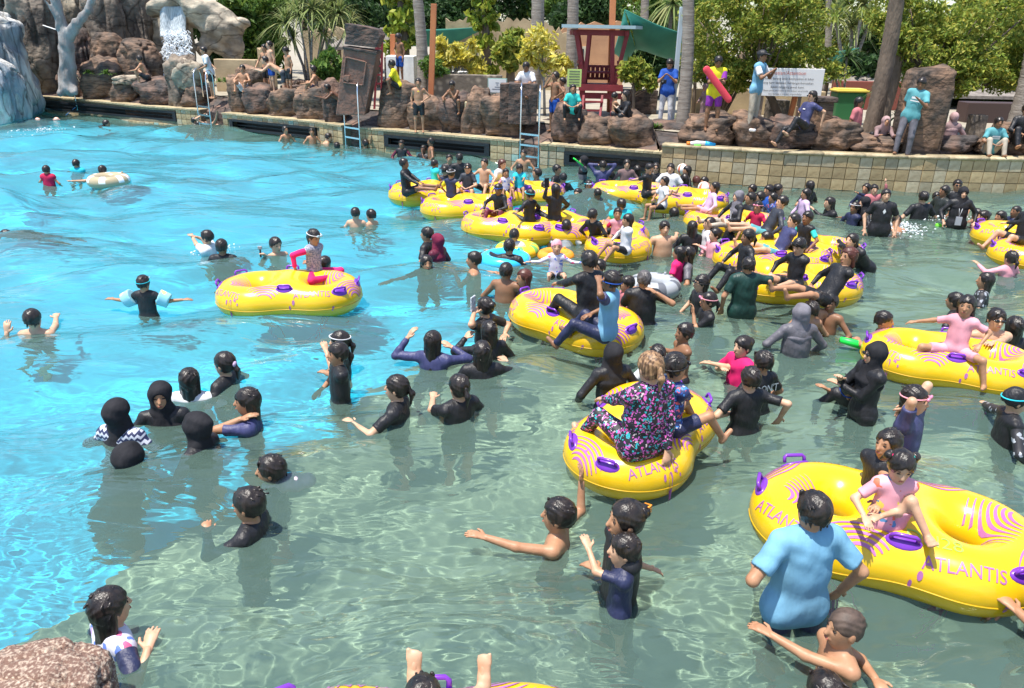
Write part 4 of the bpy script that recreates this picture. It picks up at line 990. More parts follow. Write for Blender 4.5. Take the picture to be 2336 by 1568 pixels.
for k, w in enumerate((.10, .06, .14, .28)):
    mb = MB(); mb.box((0, -.028, zc + .08 - k * .055), (w, .003, .014)); mb.build('text_line', [M_INK], t)
b = PY(1555, 240, 22.5); b[2] = DZ; t = thing('warning_sign', 'small yellow warning sign behind the blue-shirted photographer', 'sign', b); zc = PY(1555, 195, 22.5)[2] - DZ
mb = MB(); mb.box((0, 0, zc), (.2, .03, .32)); mb.build('panel', [mat('sign_yellow', (.75, .5, .04))], t); mb = MB(); mb.box((0, .03, zc / 2), (.04, .03, zc)); mb.build('post', [M_STEEL], t)
for k in range(3): mb = MB(); mb.box((0, -.018, zc + .09 - k * .08), (.13, .004, .02)); mb.build('text_line', [M_INK], t)
# information sign
ys = 20.3; A, B = PY(1722, 225, ys), PY(1872, 225, ys); zt, z0 = PY(1790, 155, ys)[2], PY(1790, 219, ys)[2]
t = thing('information_sign', 'large white locker information sign with grey and red lettering under the big tree', 'sign', (A[0], ys, DZ)); W_ = B[0] - A[0]; H_ = zt - z0; zc = (zt + z0) / 2 - DZ
mb = MB(); mb.box((W_ / 2, .03, zc), (W_, .05, H_)); mb.build('panel', [M_SIGNW], t, bevel=.01)
flat_text('Perhatian/Attention', H_ * .19, M_INKR, t, (W_ * .42, .0, zc + H_ * .33))
for k, tx in enumerate(['Mohon barang anda ditempatkan di loker', 'yang kami sediakan, kehilangan/kerusakan', 'bukan tanggung jawab kami.']):
    flat_text(tx, H_ * .115, M_INK, t, (W_ * .47, .0, zc + H_ * (.13 - .15 * k)))
for k, tx in enumerate(['Please place your items in the lockers we provide', 'loss/damage is not our responsibility.']):
    flat_text(tx, H_ * .085, M_INK, t, (W_ * .45, .0, zc - H_ * (.30 + .12 * k)))
for fx in (.12, .7): mb = MB(); mb.box((W_ * fx, .09, zc * .5), (.07, .06, zc)); mb.build('post', [M_BARK], t)
# tilted stone monument
ym = PY(840, 285, 19)[1]; ym = P(820, 262, .95)[1] + .2
b = PY(815, 250, ym); b[2] = DZ - .1
t = thing('tilted_monument', 'leaning carved brown stone monument with framed panel and broken dark top block', 'monument', b)
def m_(px, py, dy=0): v = PY(px, py, ym + dy) - b; return v
def slab(pts, depth, m, name, d0=0):
    f = [m_(*p_) for p_ in pts]; k = len(f); V = [v + np.array([0, d0, 0]) for v in f] + [v + np.array([0, d0 + depth, 0]) for v in f]
    mb = MB(); mb.add(V, [tuple(range(k)), tuple(range(2 * k - 1, k - 1, -1))] + [(i, k + i, k + (i + 1) % k, (i + 1) % k) for i in range(k)]); return mb.build(name, [m], t, bevel=.02)
M_MON = mat('carved_red_stone', (.25, .125, .085), (.12, .075, .06), 2.5, .75, .9, 9, detail=9, bdist=.03)
slab([(766, 262), (832, 262), (861, 118), (784, 106)], .75, M_MON, 'shaft')
slab([(787, 170), (782, 178), (795, 188), (800, 170)], .03, M_MON, 'carving', -.05)
for pts in ([(790, 128), (835, 139), (834, 143), (789, 132)], [(783, 185), (828, 192), (827, 196), (782, 189)], [(787, 130), (791, 130), (785, 187), (781, 187)], [(834, 140), (838, 141), (831, 195), (827, 194)]):
    slab(pts, .05, M_MON, 'panel_frame', -.045)
slab([(782, 104), (862, 116), (860, 124), (781, 110)], .85, M_ROCKD, 'ledge', -.05)
slab([(786, 100), (858, 108), (870, 80), (862, 66), (830, 58), (786, 52), (790, 78)], .8, M_ROCKD, 'broken_top', -.04)
# red ladder chair behind the monument
b = PY(865, 200, ym + 1.6); b[2] = DZ; t = thing('ladder_chair', 'tall narrow red ladder chair just right of the tilted monument', 'ladder', b)
def m3(px, py): v = PY(px, py, ym + 1.6) - b; return v
for (a, c) in (((868, 210), (872, 86)), ((852, 205), (862, 95))):
    mb = MB(); A, B = m3(*a), m3(*c); A[2] = min(A[2], 0); mb.beam(A, B, .06); mb.build('rail', [M_RED], t)
for k in range(5): mb = MB(); A, B = m3(856, 190 - 20 * k), m3(869, 190 - 20 * k); mb.beam(A, B, .05); mb.build('rung', [M_RED], t)
# green bin with yellow lid
b = P(1932, 284, .95) + np.array([0, .25, 0]); s = sc_at(b); t = thing('wheelie_bin', 'green plastic wheelie bin with yellow lid beside the stone pedestal', 'bin', b)
mb = MB(); mb.box((0, 0, 36 / s), (58 / s, .5, 66 / s), taper=1.12); mb.build('body', [mat('bin_green', (.045, .20, .075), rough=.45)], t, bevel=.03)
mb = MB(); mb.box((0, -.01, 72 / s), (72 / s, .62, .06)); mb.box((0, .0, 75 / s), (62 / s, .5, .05)); mb.build('lid', [mat('bin_yellow', (.68, .52, .09), rough=.45)], t, bevel=.02)
# pool ladders
def ladder(pl, pr_, pt, pb, label, rungs, y=None, hoop=.62, base_h=.6):
    a, c = P(pl[0], pl[1], base_h), P(pr_[0], pr_[1], base_h); t = thing('pool_ladder', label, 'pool ladder', (a + c) / 2, group='steel pool ladders'); o = (a + c) / 2
    for p_ in (a, c):
        s = sc_at(p_); ht = pt / s; l = p_ - o; mb = MB()
        pts = [l + np.array([0, -.03, -base_h - .55]), l + np.array([0, -.03, 0]), l + np.array([0, -.03, ht * .78])]
        for k in range(1, 7):
            an = math.pi * k / 6; pts.append(l + np.array([0, -.03 + hoop * .5 * (1 - math.cos(an)), ht * .78 + ht * .22 * math.sin(an)]))
        pts.append(l + np.array([0, hoop - .03, DZ - base_h])); mb.tube(pts, .019, 8); mb.build('handrail', [M_STEEL], t, True)
    for k in range(rungs):
        mb = MB(); z = .02 - k * .27 + pb; mb.beam(a - o + np.array([0, -.03, z]), c - o + np.array([0, -.03, z]), .03, .045); mb.build('rung', [M_STEEL], t)
ladder((452, 249), (479, 253), 88, .1, 'left steel pool ladder that the boy in white shirt holds', 4)
ladder((787, 286), (820, 291), 100, -.05, 'middle steel pool ladder the swimmer in black top is climbing', 4)
ladder((1187, 322), (1229, 327), 125, .18, 'right steel pool ladder beside the youth in white tee', 5)
b = P(172, 224, .6); t = thing('bent_rail', 'bent steel rail standing on the left low wall under the dead tree', 'rail', b, group=None); s = sc_at(b)
mb = MB(); h_ = 55 / s; mb.tube([(0, 0, -.45), (0, 0, 0), (-.10, .03, h_), (.12, .1, h_), (.24, .4, .1)], .02, 6); mb.build('tube', [M_STEEL], t, True)
mb = MB(); mb.tube([P(150, 262, .0), P(172, 244, .3)], .012, 5); tag(mb.build('rope', [mat('blue_rope', (.1, .25, .5))]), 'blue rope running from the bent rail into the water', 'rope')
# buoys
M_BUOY = mat('pink_buoy', (.85, .50, .40), rough=.4)
for x, y_, lb in ((16, 276, 'leftmost of three pale pink float balls near the far wall'), (86, 273, 'middle of three pale pink float balls near the far wall'), (129, 272, 'rightmost of three pale pink float balls near the far wall')):
    p = P(x, y_, .04); mb = MB(); mb.ell((0, 0, 0), (.09, .09, .08), 14, 10); mb.tube([(-.12, 0, 0), (.12, 0, 0)], .015, 6); tag(mb.build('float_ball', [M_BUOY], None, True, p), lb, 'buoy', 'float balls on the lane line')
# small stuff on deck
block(1060, 1100, 232, 240, 21.5, 'cream low kerb behind the rocks at centre', 'kerb', 'kerb', M_COPE, .3)
b = P(2120, 275, .95); 

# ================================================================ inflatable two-seat rings
RR, RT, RC = .325, .200, .345
def ring_d(X):
    def tor(cx):
        q_ = np.sqrt((X[..., 0] - cx) ** 2 + X[..., 1] ** 2) - RR; return np.sqrt(q_ ** 2 + (X[..., 2] * 1.0) ** 2) - RT
    return smin(tor(-RC), tor(RC), .26)
def ring_d1(X):
    q_ = np.sqrt(X[..., 0] ** 2 + X[..., 1] ** 2) - RR; return np.sqrt(q_ ** 2 + X[..., 2] ** 2) - RT
def sdf_mesh(fn, lo, hi, res):
    pr_ = [ell((0, 0, 0), np.maximum(np.abs(lo), np.abs(hi)))]
    def post(D, X): return fn(X)
    return polygonise(pr_, res, post)
def onto(fn, P0, D, off=.0035):
    """slide points along D on to the surface of fn"""
    X = P0.copy(); D = nrm(D); tt = np.zeros(len(X))
    for _ in range(40):
        d = fn(X + D * tt[:, None]); tt += np.clip(d - off, -.05, .05) * .9
    return X + D * tt[:, None]
M_YEL = mat('yellow_vinyl', (.80, .505, .009), (.75, .46, .008), 2.5, .26, .10, 9, spec=.5, coat=.25, bdist=.015)
M_YSEAM = mat('vinyl_seam', (.60, .36, .008), rough=.4)
M_PRINT = mat('purple_print', (.42, .15, .36), (.36, .11, .33), 8, .4)
M_PURP = mat('purple_plastic', (.17, .035, .42), rough=.35, coat=.2)
def patch(fn, V2, F, O, Rt, U, m, name, parent, off=.0035):
    O, Rt, U = np.asarray(O, float), nrm(Rt), nrm(U); D = -np.cross(Rt, U)
    X = O + V2[:, :1] * Rt + V2[:, 1:2] * U; X = onto(fn, X - D * .0, D, off)
    me = mesh_np(name, X, F, [m], False)
    return me
def swoosh2d(n=6, r0=.08, dr=.042, a0=.35, a1=2.7, w=.026, drops=True, seed=0):
    V = []; F = []; rs = random.Random(seed)
    for i in range(n):
        r = r0 + dr * i; s0 = a0 + .10 * i; s1 = a1 - .05 * i; k = 14; b0 = len(V)
        for j in range(k + 1):
            t_ = j / k; a = s0 + (s1 - s0) * t_; ww = w * math.sin(math.pi * min(1, t_ * .92 + .08)) ** .7 * (1 - .08 * i) * .5 + .0006
            V += [((r - ww) * math.cos(a) * 1.25, (r - ww) * math.sin(a)), ((r + ww) * math.cos(a) * 1.25, (r + ww) * math.sin(a))]
        for j in range(k): q_ = b0 + 2 * j; F.append((q_, q_ + 1, q_ + 3, q_ + 2))
    if drops:
        for (cx, cy, rx, ry) in ((.38, -.02, .018, .026), (.33, -.06, .012, .016), (-.40, .03, .016, .012), (-.36, -.03, .010, .014), (.42, .05, .01, .01)):
            b0 = len(V); V += [(cx + rx * math.cos(2 * math.pi * k / 10), cy + ry * math.sin(2 * math.pi * k / 10)) for k in range(10)]; F.append(tuple(range(b0, b0 + 10)))
    return np.array(V), F
def fine(V, F):
    import bmesh
    bm = bmesh.new(); vs = [bm.verts.new(v) for v in V]
    for f in F:
        try: bm.faces.new([vs[i] for i in f])
        except ValueError: pass
    bmesh.ops.triangulate(bm, faces=bm.faces[:])
    for _ in range(2):
        e = [x for x in bm.edges if x.calc_length() > .022]
        if e: bmesh.ops.subdivide_edges(bm, edges=e, cuts=1); bmesh.ops.triangulate(bm, faces=bm.faces[:])
    bm.verts.index_update(); V2 = np.array([v.co[:] for v in bm.verts]); F2 = [tuple(v.index for v in f.verts) for f in bm.faces]; bm.free(); return V2, F2
RINGM = {}
def ring_assets(kind):
    if kind in RINGM: return RINGM[kind]
    fn = ring_d if kind == 2 else ring_d1; A = []
    V, F = sdf_mesh(fn, (-.92 if kind == 2 else -.56, -.56, -.24), (.92 if kind == 2 else .56, .56, .24), .022)
    # the ellipsoid box used for bounds is the full extent
    A.append(('tube', mesh_np('tube', V, F, [M_YEL])))
    # seam along the outer and inner equator
    mb = MB(); th = np.linspace(0, 2 * math.pi, 97)[:-1]
    pts = []
    for a in th:
        d = np.array([math.cos(a), math.sin(a), 0]); t_ = 1.3
        o = np.array([0, 0, -.03])
        for _ in range(60): t_ -= float(fn((o + d * t_)[None])[0]) * .8
        pts.append(o + d * t_)
    pts.append(pts[0]); mb.tube(pts, .0055, 5, cap=False); A.append(('seam', mb.data('seam', [M_YSEAM], True)))
    if kind == 2:
        TV, TF = fine(*text_mesh('ATLANTIS', .112, 'CENTER', .84))
        s35 = math.radians(48)
        def place(V2, F, x, side, ang=None, name='print', along=None, out=.75, el=s35):
            """side: direction in plan (unit) pointing outward at that spot"""
            o = np.array([x[0], x[1], 0]) + np.array([side[0], side[1], 0]) * .0; outw = np.array([side[0], side[1], 0])
            Rt = np.cross((0, 0, 1), outw) ; Rt = nrm(Rt); D = -(outw * math.cos(el) + np.array([0, 0, 1]) * math.sin(el)); U = np.cross(-D, Rt) * 1.0
            U = np.cross(Rt, D) ; U = -U if U[2] < 0 else U
            X = o - D * .5 + V2[:, :1] * Rt + V2[:, 1:2] * U
            X = onto(fn, X, D); return X
        ym_ = RR + .02
        M_TEXT = M_PRINT
        for (x, side) in [((.31, -RR), (.04, -1)), ((-.31, RR), (-.04, 1)), ((-.60, -RR * .72), (-.62, -.78)), ((.60, RR * .72), (.62, .78))]:
            X = place(TV, TF, x, side); A.append(('lettering', mesh_np('lettering', X, TF, [M_TEXT], False)))
        for k, (x, side, n_) in enumerate([((-.57, -.10), (-1, -.25), 7), ((.57, .10), (1, .25), 7), ((-.22, -RR * .96), (0, -1), 5), ((.22, RR * .96), (0, 1), 5), ((.72, -RR * .55), (.75, -.66), 6), ((-.72, RR * .55), (-.75, .66), 6)]):
            V2, F2 = swoosh2d(n_, seed=k); V2 = V2 - np.array([0, .12]); V2 = V2 * .85
            X = place(V2, F2, x, side, el=math.radians(60 if k > 1 else 84)); A.append(('swirl_print', mesh_np('swirl_print', X, F2, [M_PRINT], False)))
        HS = [((-.0, -.30), (0, -1)), ((0, .30), (0, 1)), ((.76, .0), (1, 0)), ((-.76, 0), (-1, 0)), ((.60, -.32), (.5, -1)), ((-.60, .32), (-.5, 1))]
    else:
        TV, TF = fine(*text_mesh('ATLANTIS', .12, 'CENTER', .86)); HS = [((0, -.38), (0, -1)), ((0, .38), (0, 1))]
    for (x, side) in HS:
        sd = nrm(np.array([*side, 0])); Rt = nrm(np.cross((0, 0, 1), sd)); el = math.radians(68); D = -(sd * math.cos(el) + np.array([0, 0, 1]) * math.sin(el)); U = np.cross(-D, Rt)
        k = 16; V2 = np.array([(0, 0)] + [(.095 * math.cos(2 * math.pi * i / k), .042 * math.sin(2 * math.pi * i / k)) for i in range(k)] + [(.10 * math.cos(2 * math.pi * i / k), .047 * math.sin(2 * math.pi * i / k)) for i in range(k)])
        o = np.array([x[0], x[1], 0]); X = o - D * .5 + V2[:, :1] * Rt + V2[:, 1:2] * U; X = onto(fn, X, D, .002); X[:k + 1] -= D * .010
        mb = MB(); mb.add(X, [(0, 1 + i, 1 + (i + 1) % k) for i in range(k)] + [(1 + i, 1 + k + i, 1 + k + (i + 1) % k, 1 + (i + 1) % k) for i in range(k)])
        c = X[0]; hp = []
        for (u, hgt) in ((-.07, .0), (-.07, .035), (-.055, .048), (.055, .048), (.07, .035), (.07, 0)): hp.append(c + Rt * u - D * hgt)
        mb.tube(hp, .0125, 6); A.append(('handle', mb.data('handle', [M_PURP], True)))
    RINGM[kind] = A; return A
def dring(px, py, yaw, label, kind=2, tilt=(0, 0), z=.135, scale=1.0, extra=None):
    p = P(px, py, z + .05); p[2] = z
    t = thing('inflatable_ring', label, 'inflatable ring', p, math.radians(yaw), 'yellow two-seat pool rings'); t.rotation_euler[0] = tilt[0]; t.rotation_euler[1] = tilt[1]
    t.scale = (scale,) * 3
    for nm, me in ring_assets(kind): tag(link(nm, me, t), kind='stuff' if nm in ('lettering', 'swirl_print') else None)
    return t
RING = {}
for key, px, py, yaw, lb, kw in [
    ('A', 661, 662, 8, 'yellow two-seat ring carrying the girl in magenta and grey, left of the crowd', {}),
    ('B', 1311, 722, -46, 'yellow two-seat ring carrying two boys, one in light blue shirt', dict()),
    ('C', 1466, 980, 62, 'yellow two-seat ring carrying the woman in floral swimsuit', {}),
    ('D', 2040, 1200, -21, 'nearest yellow two-seat ring with scrawled letters, girl in pink aboard', {}),
    ('E', 2166, 815, -22, 'yellow two-seat ring with a small girl in pale pink on it', {}),
    ('F', 1811, 638, -9, 'yellow two-seat ring carrying a boy and a long-haired woman in black', {}),
    ('G', 1762, 585, -2, 'yellow two-seat ring carrying a girl with ponytail, behind the green-shirted boy', {}),
    ('H', 1838, 566, -14, 'yellow two-seat ring being pushed by the bending woman in black', {}),
    ('I', 1672, 505, -22, 'yellow two-seat ring under the woman in dark hijab with white lanyard', {}),
    ('J', 1443, 436, -6, 'far yellow two-seat ring under the boy in black tee near the curved wall', {}),
    ('K', 1562, 452, -6, 'far yellow two-seat ring carrying girls in white and lavender', {}),
    ('L', 1410, 543, 84, 'yellow two-seat ring seen end-on, carrying a toddler and a girl', {}),
    ('M', 1165, 512, -20, 'yellow two-seat ring under two boys in black rash guards', {}),
    ('N', 1065, 468, 8, 'yellow two-seat ring under the boy with navy and yellow shirt', {}),
    ('O', 985, 436, 10, 'leftmost far yellow ring, seated man in black at its tip', {}),
    ('P', 1195, 436, 10, 'yellow ring at the back of the central cluster with the children in pink and blue', {}),
    ('Q', 1265, 508, -55, 'yellow two-seat ring under the woman in black holding a phone', {}),
    ('S', 2345, 535, -10, 'farther yellow ring cut off by the right edge', {}),
    ('T', 2400, 582, -20, 'nearer yellow ring cut off by the right edge', {}),
    ('U', 975, 1830, 3, 'yellow ring at the bottom edge with bare feet sticking up', {}),
]:
    kw['scale'] = dict(A=1.02, B=1.0, C=.98, D=1.08, E=.97, F=1.02, U=1.15).get(key, 1.0); RING[key] = dring(px, py, yaw, lb, **kw)
# scrawled pen on ring D
def scrawl(ring):
    fn = ring_d; M_PEN = mat('green_pen', (.30, .50, .08), rough=.5); V, F = fine(*text_mesh('DN28', .15, 'CENTER', .9))
    sd = np.array([0, -1, 0]); el = math.radians(62); Rt = np.array([1., 0, 0]); D = -(sd * math.cos(el) + np.array([0, 0, 1]) * math.sin(el)); U = np.cross(-D, Rt); U = U if U[2] > 0 else -U
    X = np.array([.16, -RR + .10, 0]) - D * .5 + (V[:, :1] * .9 + .0) * Rt + (V[:, 1:2] * .8) * U; X = onto(fn, X, D); link('pen_scrawl', mesh_np('pen_scrawl', X, F, [M_PEN], False), ring)
scrawl(RING['D'])

# ---- small floats
def torus_thing(px, py, Ro, r, m, label, z=.05, cat='swim ring', tilt=0, name='swim_ring', valve=None, m2=None, sc_=(1, 1, 1)):
    p = P(px, py, z); t = thing(name, label, cat, p); V = []; F = []; n, k = 40, 14
    for i in range(n):
        a = 2 * math.pi * i / n
        for j in range(k):
            b_ = 2 * math.pi * j / k; q_ = Ro + r * math.cos(b_); V.append((q_ * math.cos(a) * sc_[0], q_ * math.sin(a) * sc_[1], r * math.sin(b_)))
    for i in range(n):
        for j in range(k): F.append((i * k + j, ((i + 1) % n) * k + j, ((i + 1) % n) * k + (j + 1) % k, i * k + (j + 1) % k))
    F = np.array(F); mi = None
    if m2: mi = [1 if (f // k) % 6 < 2 and (f % k) in (0, 1, 2, 3) else 0 for f in range(len(F))]
    o = link('tube', mesh_np('tube', V, F, [m] + ([m2] if m2 else []), True, mi), t)
    t.rotation_euler[0] = tilt
    mb = MB(); mb.tube([(Ro * .7, Ro * .7, r * .95), (Ro * .7, Ro * .7, r * 1.25)], .016, 8); mb.build('valve', [m], t, True)
    return t
M_TAUPE = mat('taupe_vinyl', (.42, .34, .21), rough=.3, coat=.2); M_CYAN = mat('cyan_vinyl', (.04, .50, .80), rough=.25, coat=.3)
M_ORV = mat('orange_vinyl', (.90, .32, .03), rough=.3, coat=.2); M_WV = mat('white_vinyl', (.8, .8, .8), rough=.3)
torus_thing(248, 411, .30, .13, M_TAUPE, 'taupe swim ring with white pattern held by the swimmer at upper left', m2=M_WV, z=.07)
torus_thing(1180, 570, .24, .11, mat('yellow_green_vinyl', (.84, .60, .03), rough=.3, coat=.2), 'small yellow swim ring with green tropical print around the boy in white', m2=mat('tropic_print', (.15, .45, .12)))
torus_thing(1152, 592, .29, .105, M_CYAN, 'bright blue swim ring around the man in black')
torus_thing(1268, 583, .20, .085, M_ORV, 'orange swim ring holding the toddler in pink hat')
torus_thing(1492, 652, .24, .12, mat('white_grey_vinyl', (.36, .38, .40), rough=.35), 'white and grey web-patterned swim ring behind the broad man in black', m2=mat('grey_lines', (.12, .13, .15)), z=.08)
# ball, toys, net
def ball(px, py, z, r, m, label, cat='ball', m2=None):
    mb = MB(); mb.ell((0, 0, 0), (r, r, r), 14, 10); d = mb.data('ball', [m] + ([m2] if m2 else []), True)
    if m2:
        mi = np.array([1 if (i % 14) % 4 == 0 else 0 for i in range(len(d.polygons))], np.int32); d.polygons.foreach_set('material_index', mi)
    return tag(link('ball', d, None, P(px, py, z)), label, cat)
ball(2141, 515, .03, .062, mat('lime_ball', (.18, .70, .04), rough=.35), 'small lime-green ball floating near the splashing boy')
M_BP = mat('beach_ball_print', (.80, .78, .72), rough=.35); M_BP2 = mat('beach_ball_red', (.75, .18, .10), rough=.35)
ball(1557, 385, .30, .13, M_BP, 'patterned beach ball held up beside the woman in white near the curved wall', m2=M_BP2)
ball(1606, 428, .10, .14, M_BP, 'patterned beach ball low in the water behind the girl in lavender', m2=M_BP2)
t = thing('water_pistol', 'white, blue and orange toy water pistol lying on the curved wall', 'toy', P(1598, 329, .83)); s = sc_at(np.array(t.location))
mb = MB(); mb.tube([(-.32, 0, .02), (-.25, 0, .02)], .045, 8); mb.build('orange_end', [mat('toy_orange', (.9, .25, .03))], t, True)
mb = MB(); mb.tube([(-.25, 0, .02), (-.1, 0, .035), (.16, 0, .03)], [.04, .055, .045], 8); mb.build('barrel', [M_WV], t, True)
mb = MB(); mb.box((-.08, -.03, -.02), (.16, .07, .05)); mb.build('grip', [mat('toy_green', (.2, .75, .1))], t, bevel=.01)
mb = MB(); mb.tube([(.1, 0, .03), (.34, 0, -.01)], [.055, .045], 8); mb.build('blue_end', [mat('toy_blue', (.02, .4, .8))], t, True)
t = thing('hand_net', 'bright green toy with long handle and submerged green net by the boy in dark shirt', 'toy', P(1945, 782, .05))
mb = MB(); A = P(1917, 774, .10) - np.array(t.location); B = P(1975, 790, .04) - np.array(t.location); mb.tube([A, (A + B) / 2, B], [.035, .045, .05], 10); mb.build('handle', [mat('neon_green', (.02, .80, .09), rough=.4)], t, True)
mb = MB(); C_ = Pf(1940, 808, -.35) - np.array(t.location); mb.box(C_, (.34, .05, .36)); mb.build('net', [mat('net_green', (.03, .55, .08), rough=.6)], t)
# splashes
def splash(px, py, w, n, label, h=.12):
    p = P(px, py, 0); rs = random.Random(px); mb = MB()
    for k in range(n):
        a = rs.gauss(0, .42) * w; b_ = rs.gauss(0, .38) * w; z = water_h(p[0] + a, p[1] + b_) + abs(rs.gauss(0, .4)) * h * max(0, 1 - (a * a + b_ * b_) / (w * w)); r = rs.uniform(.002, .007)*2**(rs.random()*1.2)
        mb.ell((a, b_, z), (r * rs.uniform(1, 2.4), r * rs.uniform(1, 2), r), 6, 4)
    tag(mb.build('splash', [M_FOAM], None, True, p), label, 'splash', kind='stuff')
splash(2050, 520, .55, 420, 'white splash around the paddling boy'); splash(2140, 500, .9, 90, 'fine spray near the lime ball', .06)
splash(480, 552, .35, 120, 'foam around the swimmer in white'); 
splash(90, 302, .9, 160, 'foam below the float balls', .1); splash(400, 180, .01, 1, 'x') if False else None
splash(465, 276, .5, 60, 'foam by the left ladder', .05)
# ================================================================ people
U_ = np.array([0, 0, 1.0])
SKIN = {'m': (.43, .235, .135), 'l': (.58, .36, .235), 'd': (.26, .135, .075), 'k': (.15, .075, .045)}
for k_, c_ in SKIN.items():
    mat('skin_' + k_, c_, tuple(x * v for x, v in zip(c_, (.84, .76, .72))), 11, .48, .15, 60, spec=.38, bdist=.004, sss=.0)
FAB = dict(K=(.014, .014, .017), N=(.020, .026, .075), B=(.02, .09, .42), U=(.19, .42, .60), C=(.03, .55, .68), E=(.04, .55, .50), W=(.72, .72, .74), P=(.82, .36, .42), M=(.78, .02, .16),
           R=(.13, .012, .035), S=(.13, .125, .145), V=(.62, .45, .66), Y=(.80, .72, .03), G=(.008, .045, .035), D=(.035, .040, .055), A=(.46, .40, .32), L=(.30, .20, .20), O=(.8, .25, .05),
           Q=(.55, .02, .08), T=(.12, .38, .42), H=(.20, .13, .13), J=(.05, .055, .15), I=(.55, .18, .20), X=(.025, .03, .028), v=(.26, .04, .36))
WETS = 'KNJXRDSG'
def fab(c):
    if c == 'F': return floral('floral_fabric', (.012, .012, .018), [(.62, .50, .52), (.45, .10, .42), (.03, .42, .46), (.75, .12, .45), (.012, .012, .018)])
    if c == 'f': return floral('blue_floral_fabric', (.015, .03, .12), [(.55, .55, .60), (.05, .22, .60), (.62, .10, .12), (.02, .08, .35), (.015, .03, .12)], 34)
    if c == 'Z': return zigzag()
    if c == 'z': return floral('monochrome_floral', (.02, .02, .025), [(.45, .48, .52), (.02, .02, .025), (.3, .32, .36), (.02, .02, .025)], 22)
    if c == 'g': return floral('pink_blue_floral', (.60, .60, .70), [(.65, .12, .25), (.12, .2, .6), (.55, .55, .7), (.45, .3, .6)], 22)
    if c == 'h': return mat('grey_marl', (.16, .18, .26), (.42, .40, .46), 55, .8, .2, 60, detail=2, sharp=(.42, .58))
    if c == 'p': return floral('pink_print', (.82, .36, .42), [(.82, .36, .42), (.75, .15, .08), (.8, .6, .1), (.82, .36, .42), (.1, .25, .45), (.85, .05, .25)], 20)
    wet = c in WETS
    return mat('fabric_' + c, FAB[c], tuple(min(1, x * .72 + .002) for x in FAB[c]), 5, .50 if wet else .78, 1.0 if wet else .55, 7 if wet else 5, spec=.42 if wet else .25, bdist=.03, stretch=(1.5, 1.5, .6))
def veil(c): return mat('veil_' + c, FAB[c], tuple(x * 1.5 + .004 for x in FAB[c]), 4, .85, .7, 8, spec=.2, bdist=.03, stretch=(1.5, 1.5, .5))
def floral(name, basec, cols, sc__=44):
    if name in MATS: return MATS[name]
    m = bpy.data.materials.new(name); m.use_nodes = True; MATS[name] = m; t = m.node_tree; N = t.nodes; L = t.links; b = N['Principled BSDF']
    tc = N.new('ShaderNodeTexCoord'); nz = N.new('ShaderNodeTexNoise'); nz.inputs['Scale'].default_value = sc__ * .7; L.new(tc.outputs['Object'], nz.inputs['Vector'])
    ad = N.new('ShaderNodeMix'); ad.data_type = 'VECTOR'; ad.inputs[0].default_value = .07; L.new(tc.outputs['Object'], ad.inputs[4]); L.new(nz.outputs['Color'], ad.inputs[5])
    v = N.new('ShaderNodeTexVoronoi'); v.inputs['Scale'].default_value = sc__; L.new(ad.outputs[1], v.inputs['Vector'])
    cr = N.new('ShaderNodeValToRGB'); cr.color_ramp.interpolation = 'CONSTANT'; e = cr.color_ramp.elements; e[0].color = (*cols[0], 1); e[1].position = 1 / len(cols); e[1].color = (*cols[1], 1)
    for i, c in enumerate(cols[2:]): x = e.new((i + 2) / len(cols)); x.color = (*c, 1)
    L.new(v.outputs['Color'], cr.inputs[0])
    c2 = N.new('ShaderNodeValToRGB'); c2.color_ramp.interpolation = 'CONSTANT'; c2.color_ramp.elements[0].color = (1, 1, 1, 1); c2.color_ramp.elements[1].position = .43; c2.color_ramp.elements[1].color = (0, 0, 0, 1); L.new(v.outputs['Distance'], c2.inputs[0])
    mx = N.new('ShaderNodeMix'); mx.data_type = 'RGBA'; mx.inputs[6].default_value = (*basec, 1); L.new(c2.outputs[0], mx.inputs[0]); L.new(cr.outputs[0], mx.inputs[7]); L.new(mx.outputs[2], b.inputs['Base Color']); b.inputs['Roughness'].default_value = .6
    return m
def zigzag():
    if 'zigzag_fabric' in MATS: return MATS['zigzag_fabric']
    m = bpy.data.materials.new('zigzag_fabric'); m.use_nodes = True; MATS['zigzag_fabric'] = m; t = m.node_tree; N = t.nodes; L = t.links; b = N['Principled BSDF']
    tc = N.new('ShaderNodeTexCoord'); sp = N.new('ShaderNodeSeparateXYZ'); L.new(tc.outputs['Object'], sp.inputs[0])
    pp = N.new('ShaderNodeMath'); pp.operation = 'PINGPONG'; pp.inputs[1].default_value = .022; L.new(sp.outputs[0], pp.inputs[0])
    ad = N.new('ShaderNodeMath'); ad.operation = 'ADD'; L.new(sp.outputs[2], ad.inputs[0]); L.new(pp.outputs[0], ad.inputs[1])
    p2 = N.new('ShaderNodeMath'); p2.operation = 'PINGPONG'; p2.inputs[1].default_value = .024; L.new(ad.outputs[0], p2.inputs[0])
    gt = N.new('ShaderNodeMath'); gt.operation = 'GREATER_THAN'; gt.inputs[1].default_value = .012; L.new(p2.outputs[0], gt.inputs[0])
    mx = N.new('ShaderNodeMix'); mx.data_type = 'RGBA'; mx.inputs[6].default_value = (.02, .025, .08, 1); mx.inputs[7].default_value = (.50, .52, .60, 1); L.new(gt.outputs[0], mx.inputs[0]); L.new(mx.outputs[2], b.inputs['Base Color']); b.inputs['Roughness'].default_value = .6
    return m
M_HAIR = mat('black_hair', (.006, .005, .005), (.030, .022, .018), 34, .33, .8, 75, spec=.45, stretch=(1, 1, .16), bdist=.006)  # paler streaks paint the shine of wet hair into the colour
M_HAIRR = mat('reddish_brown_hair', (.06, .018, .014), (.10, .035, .024), 14, .4, .5, 40, stretch=(1, 1, .25), bdist=.006)
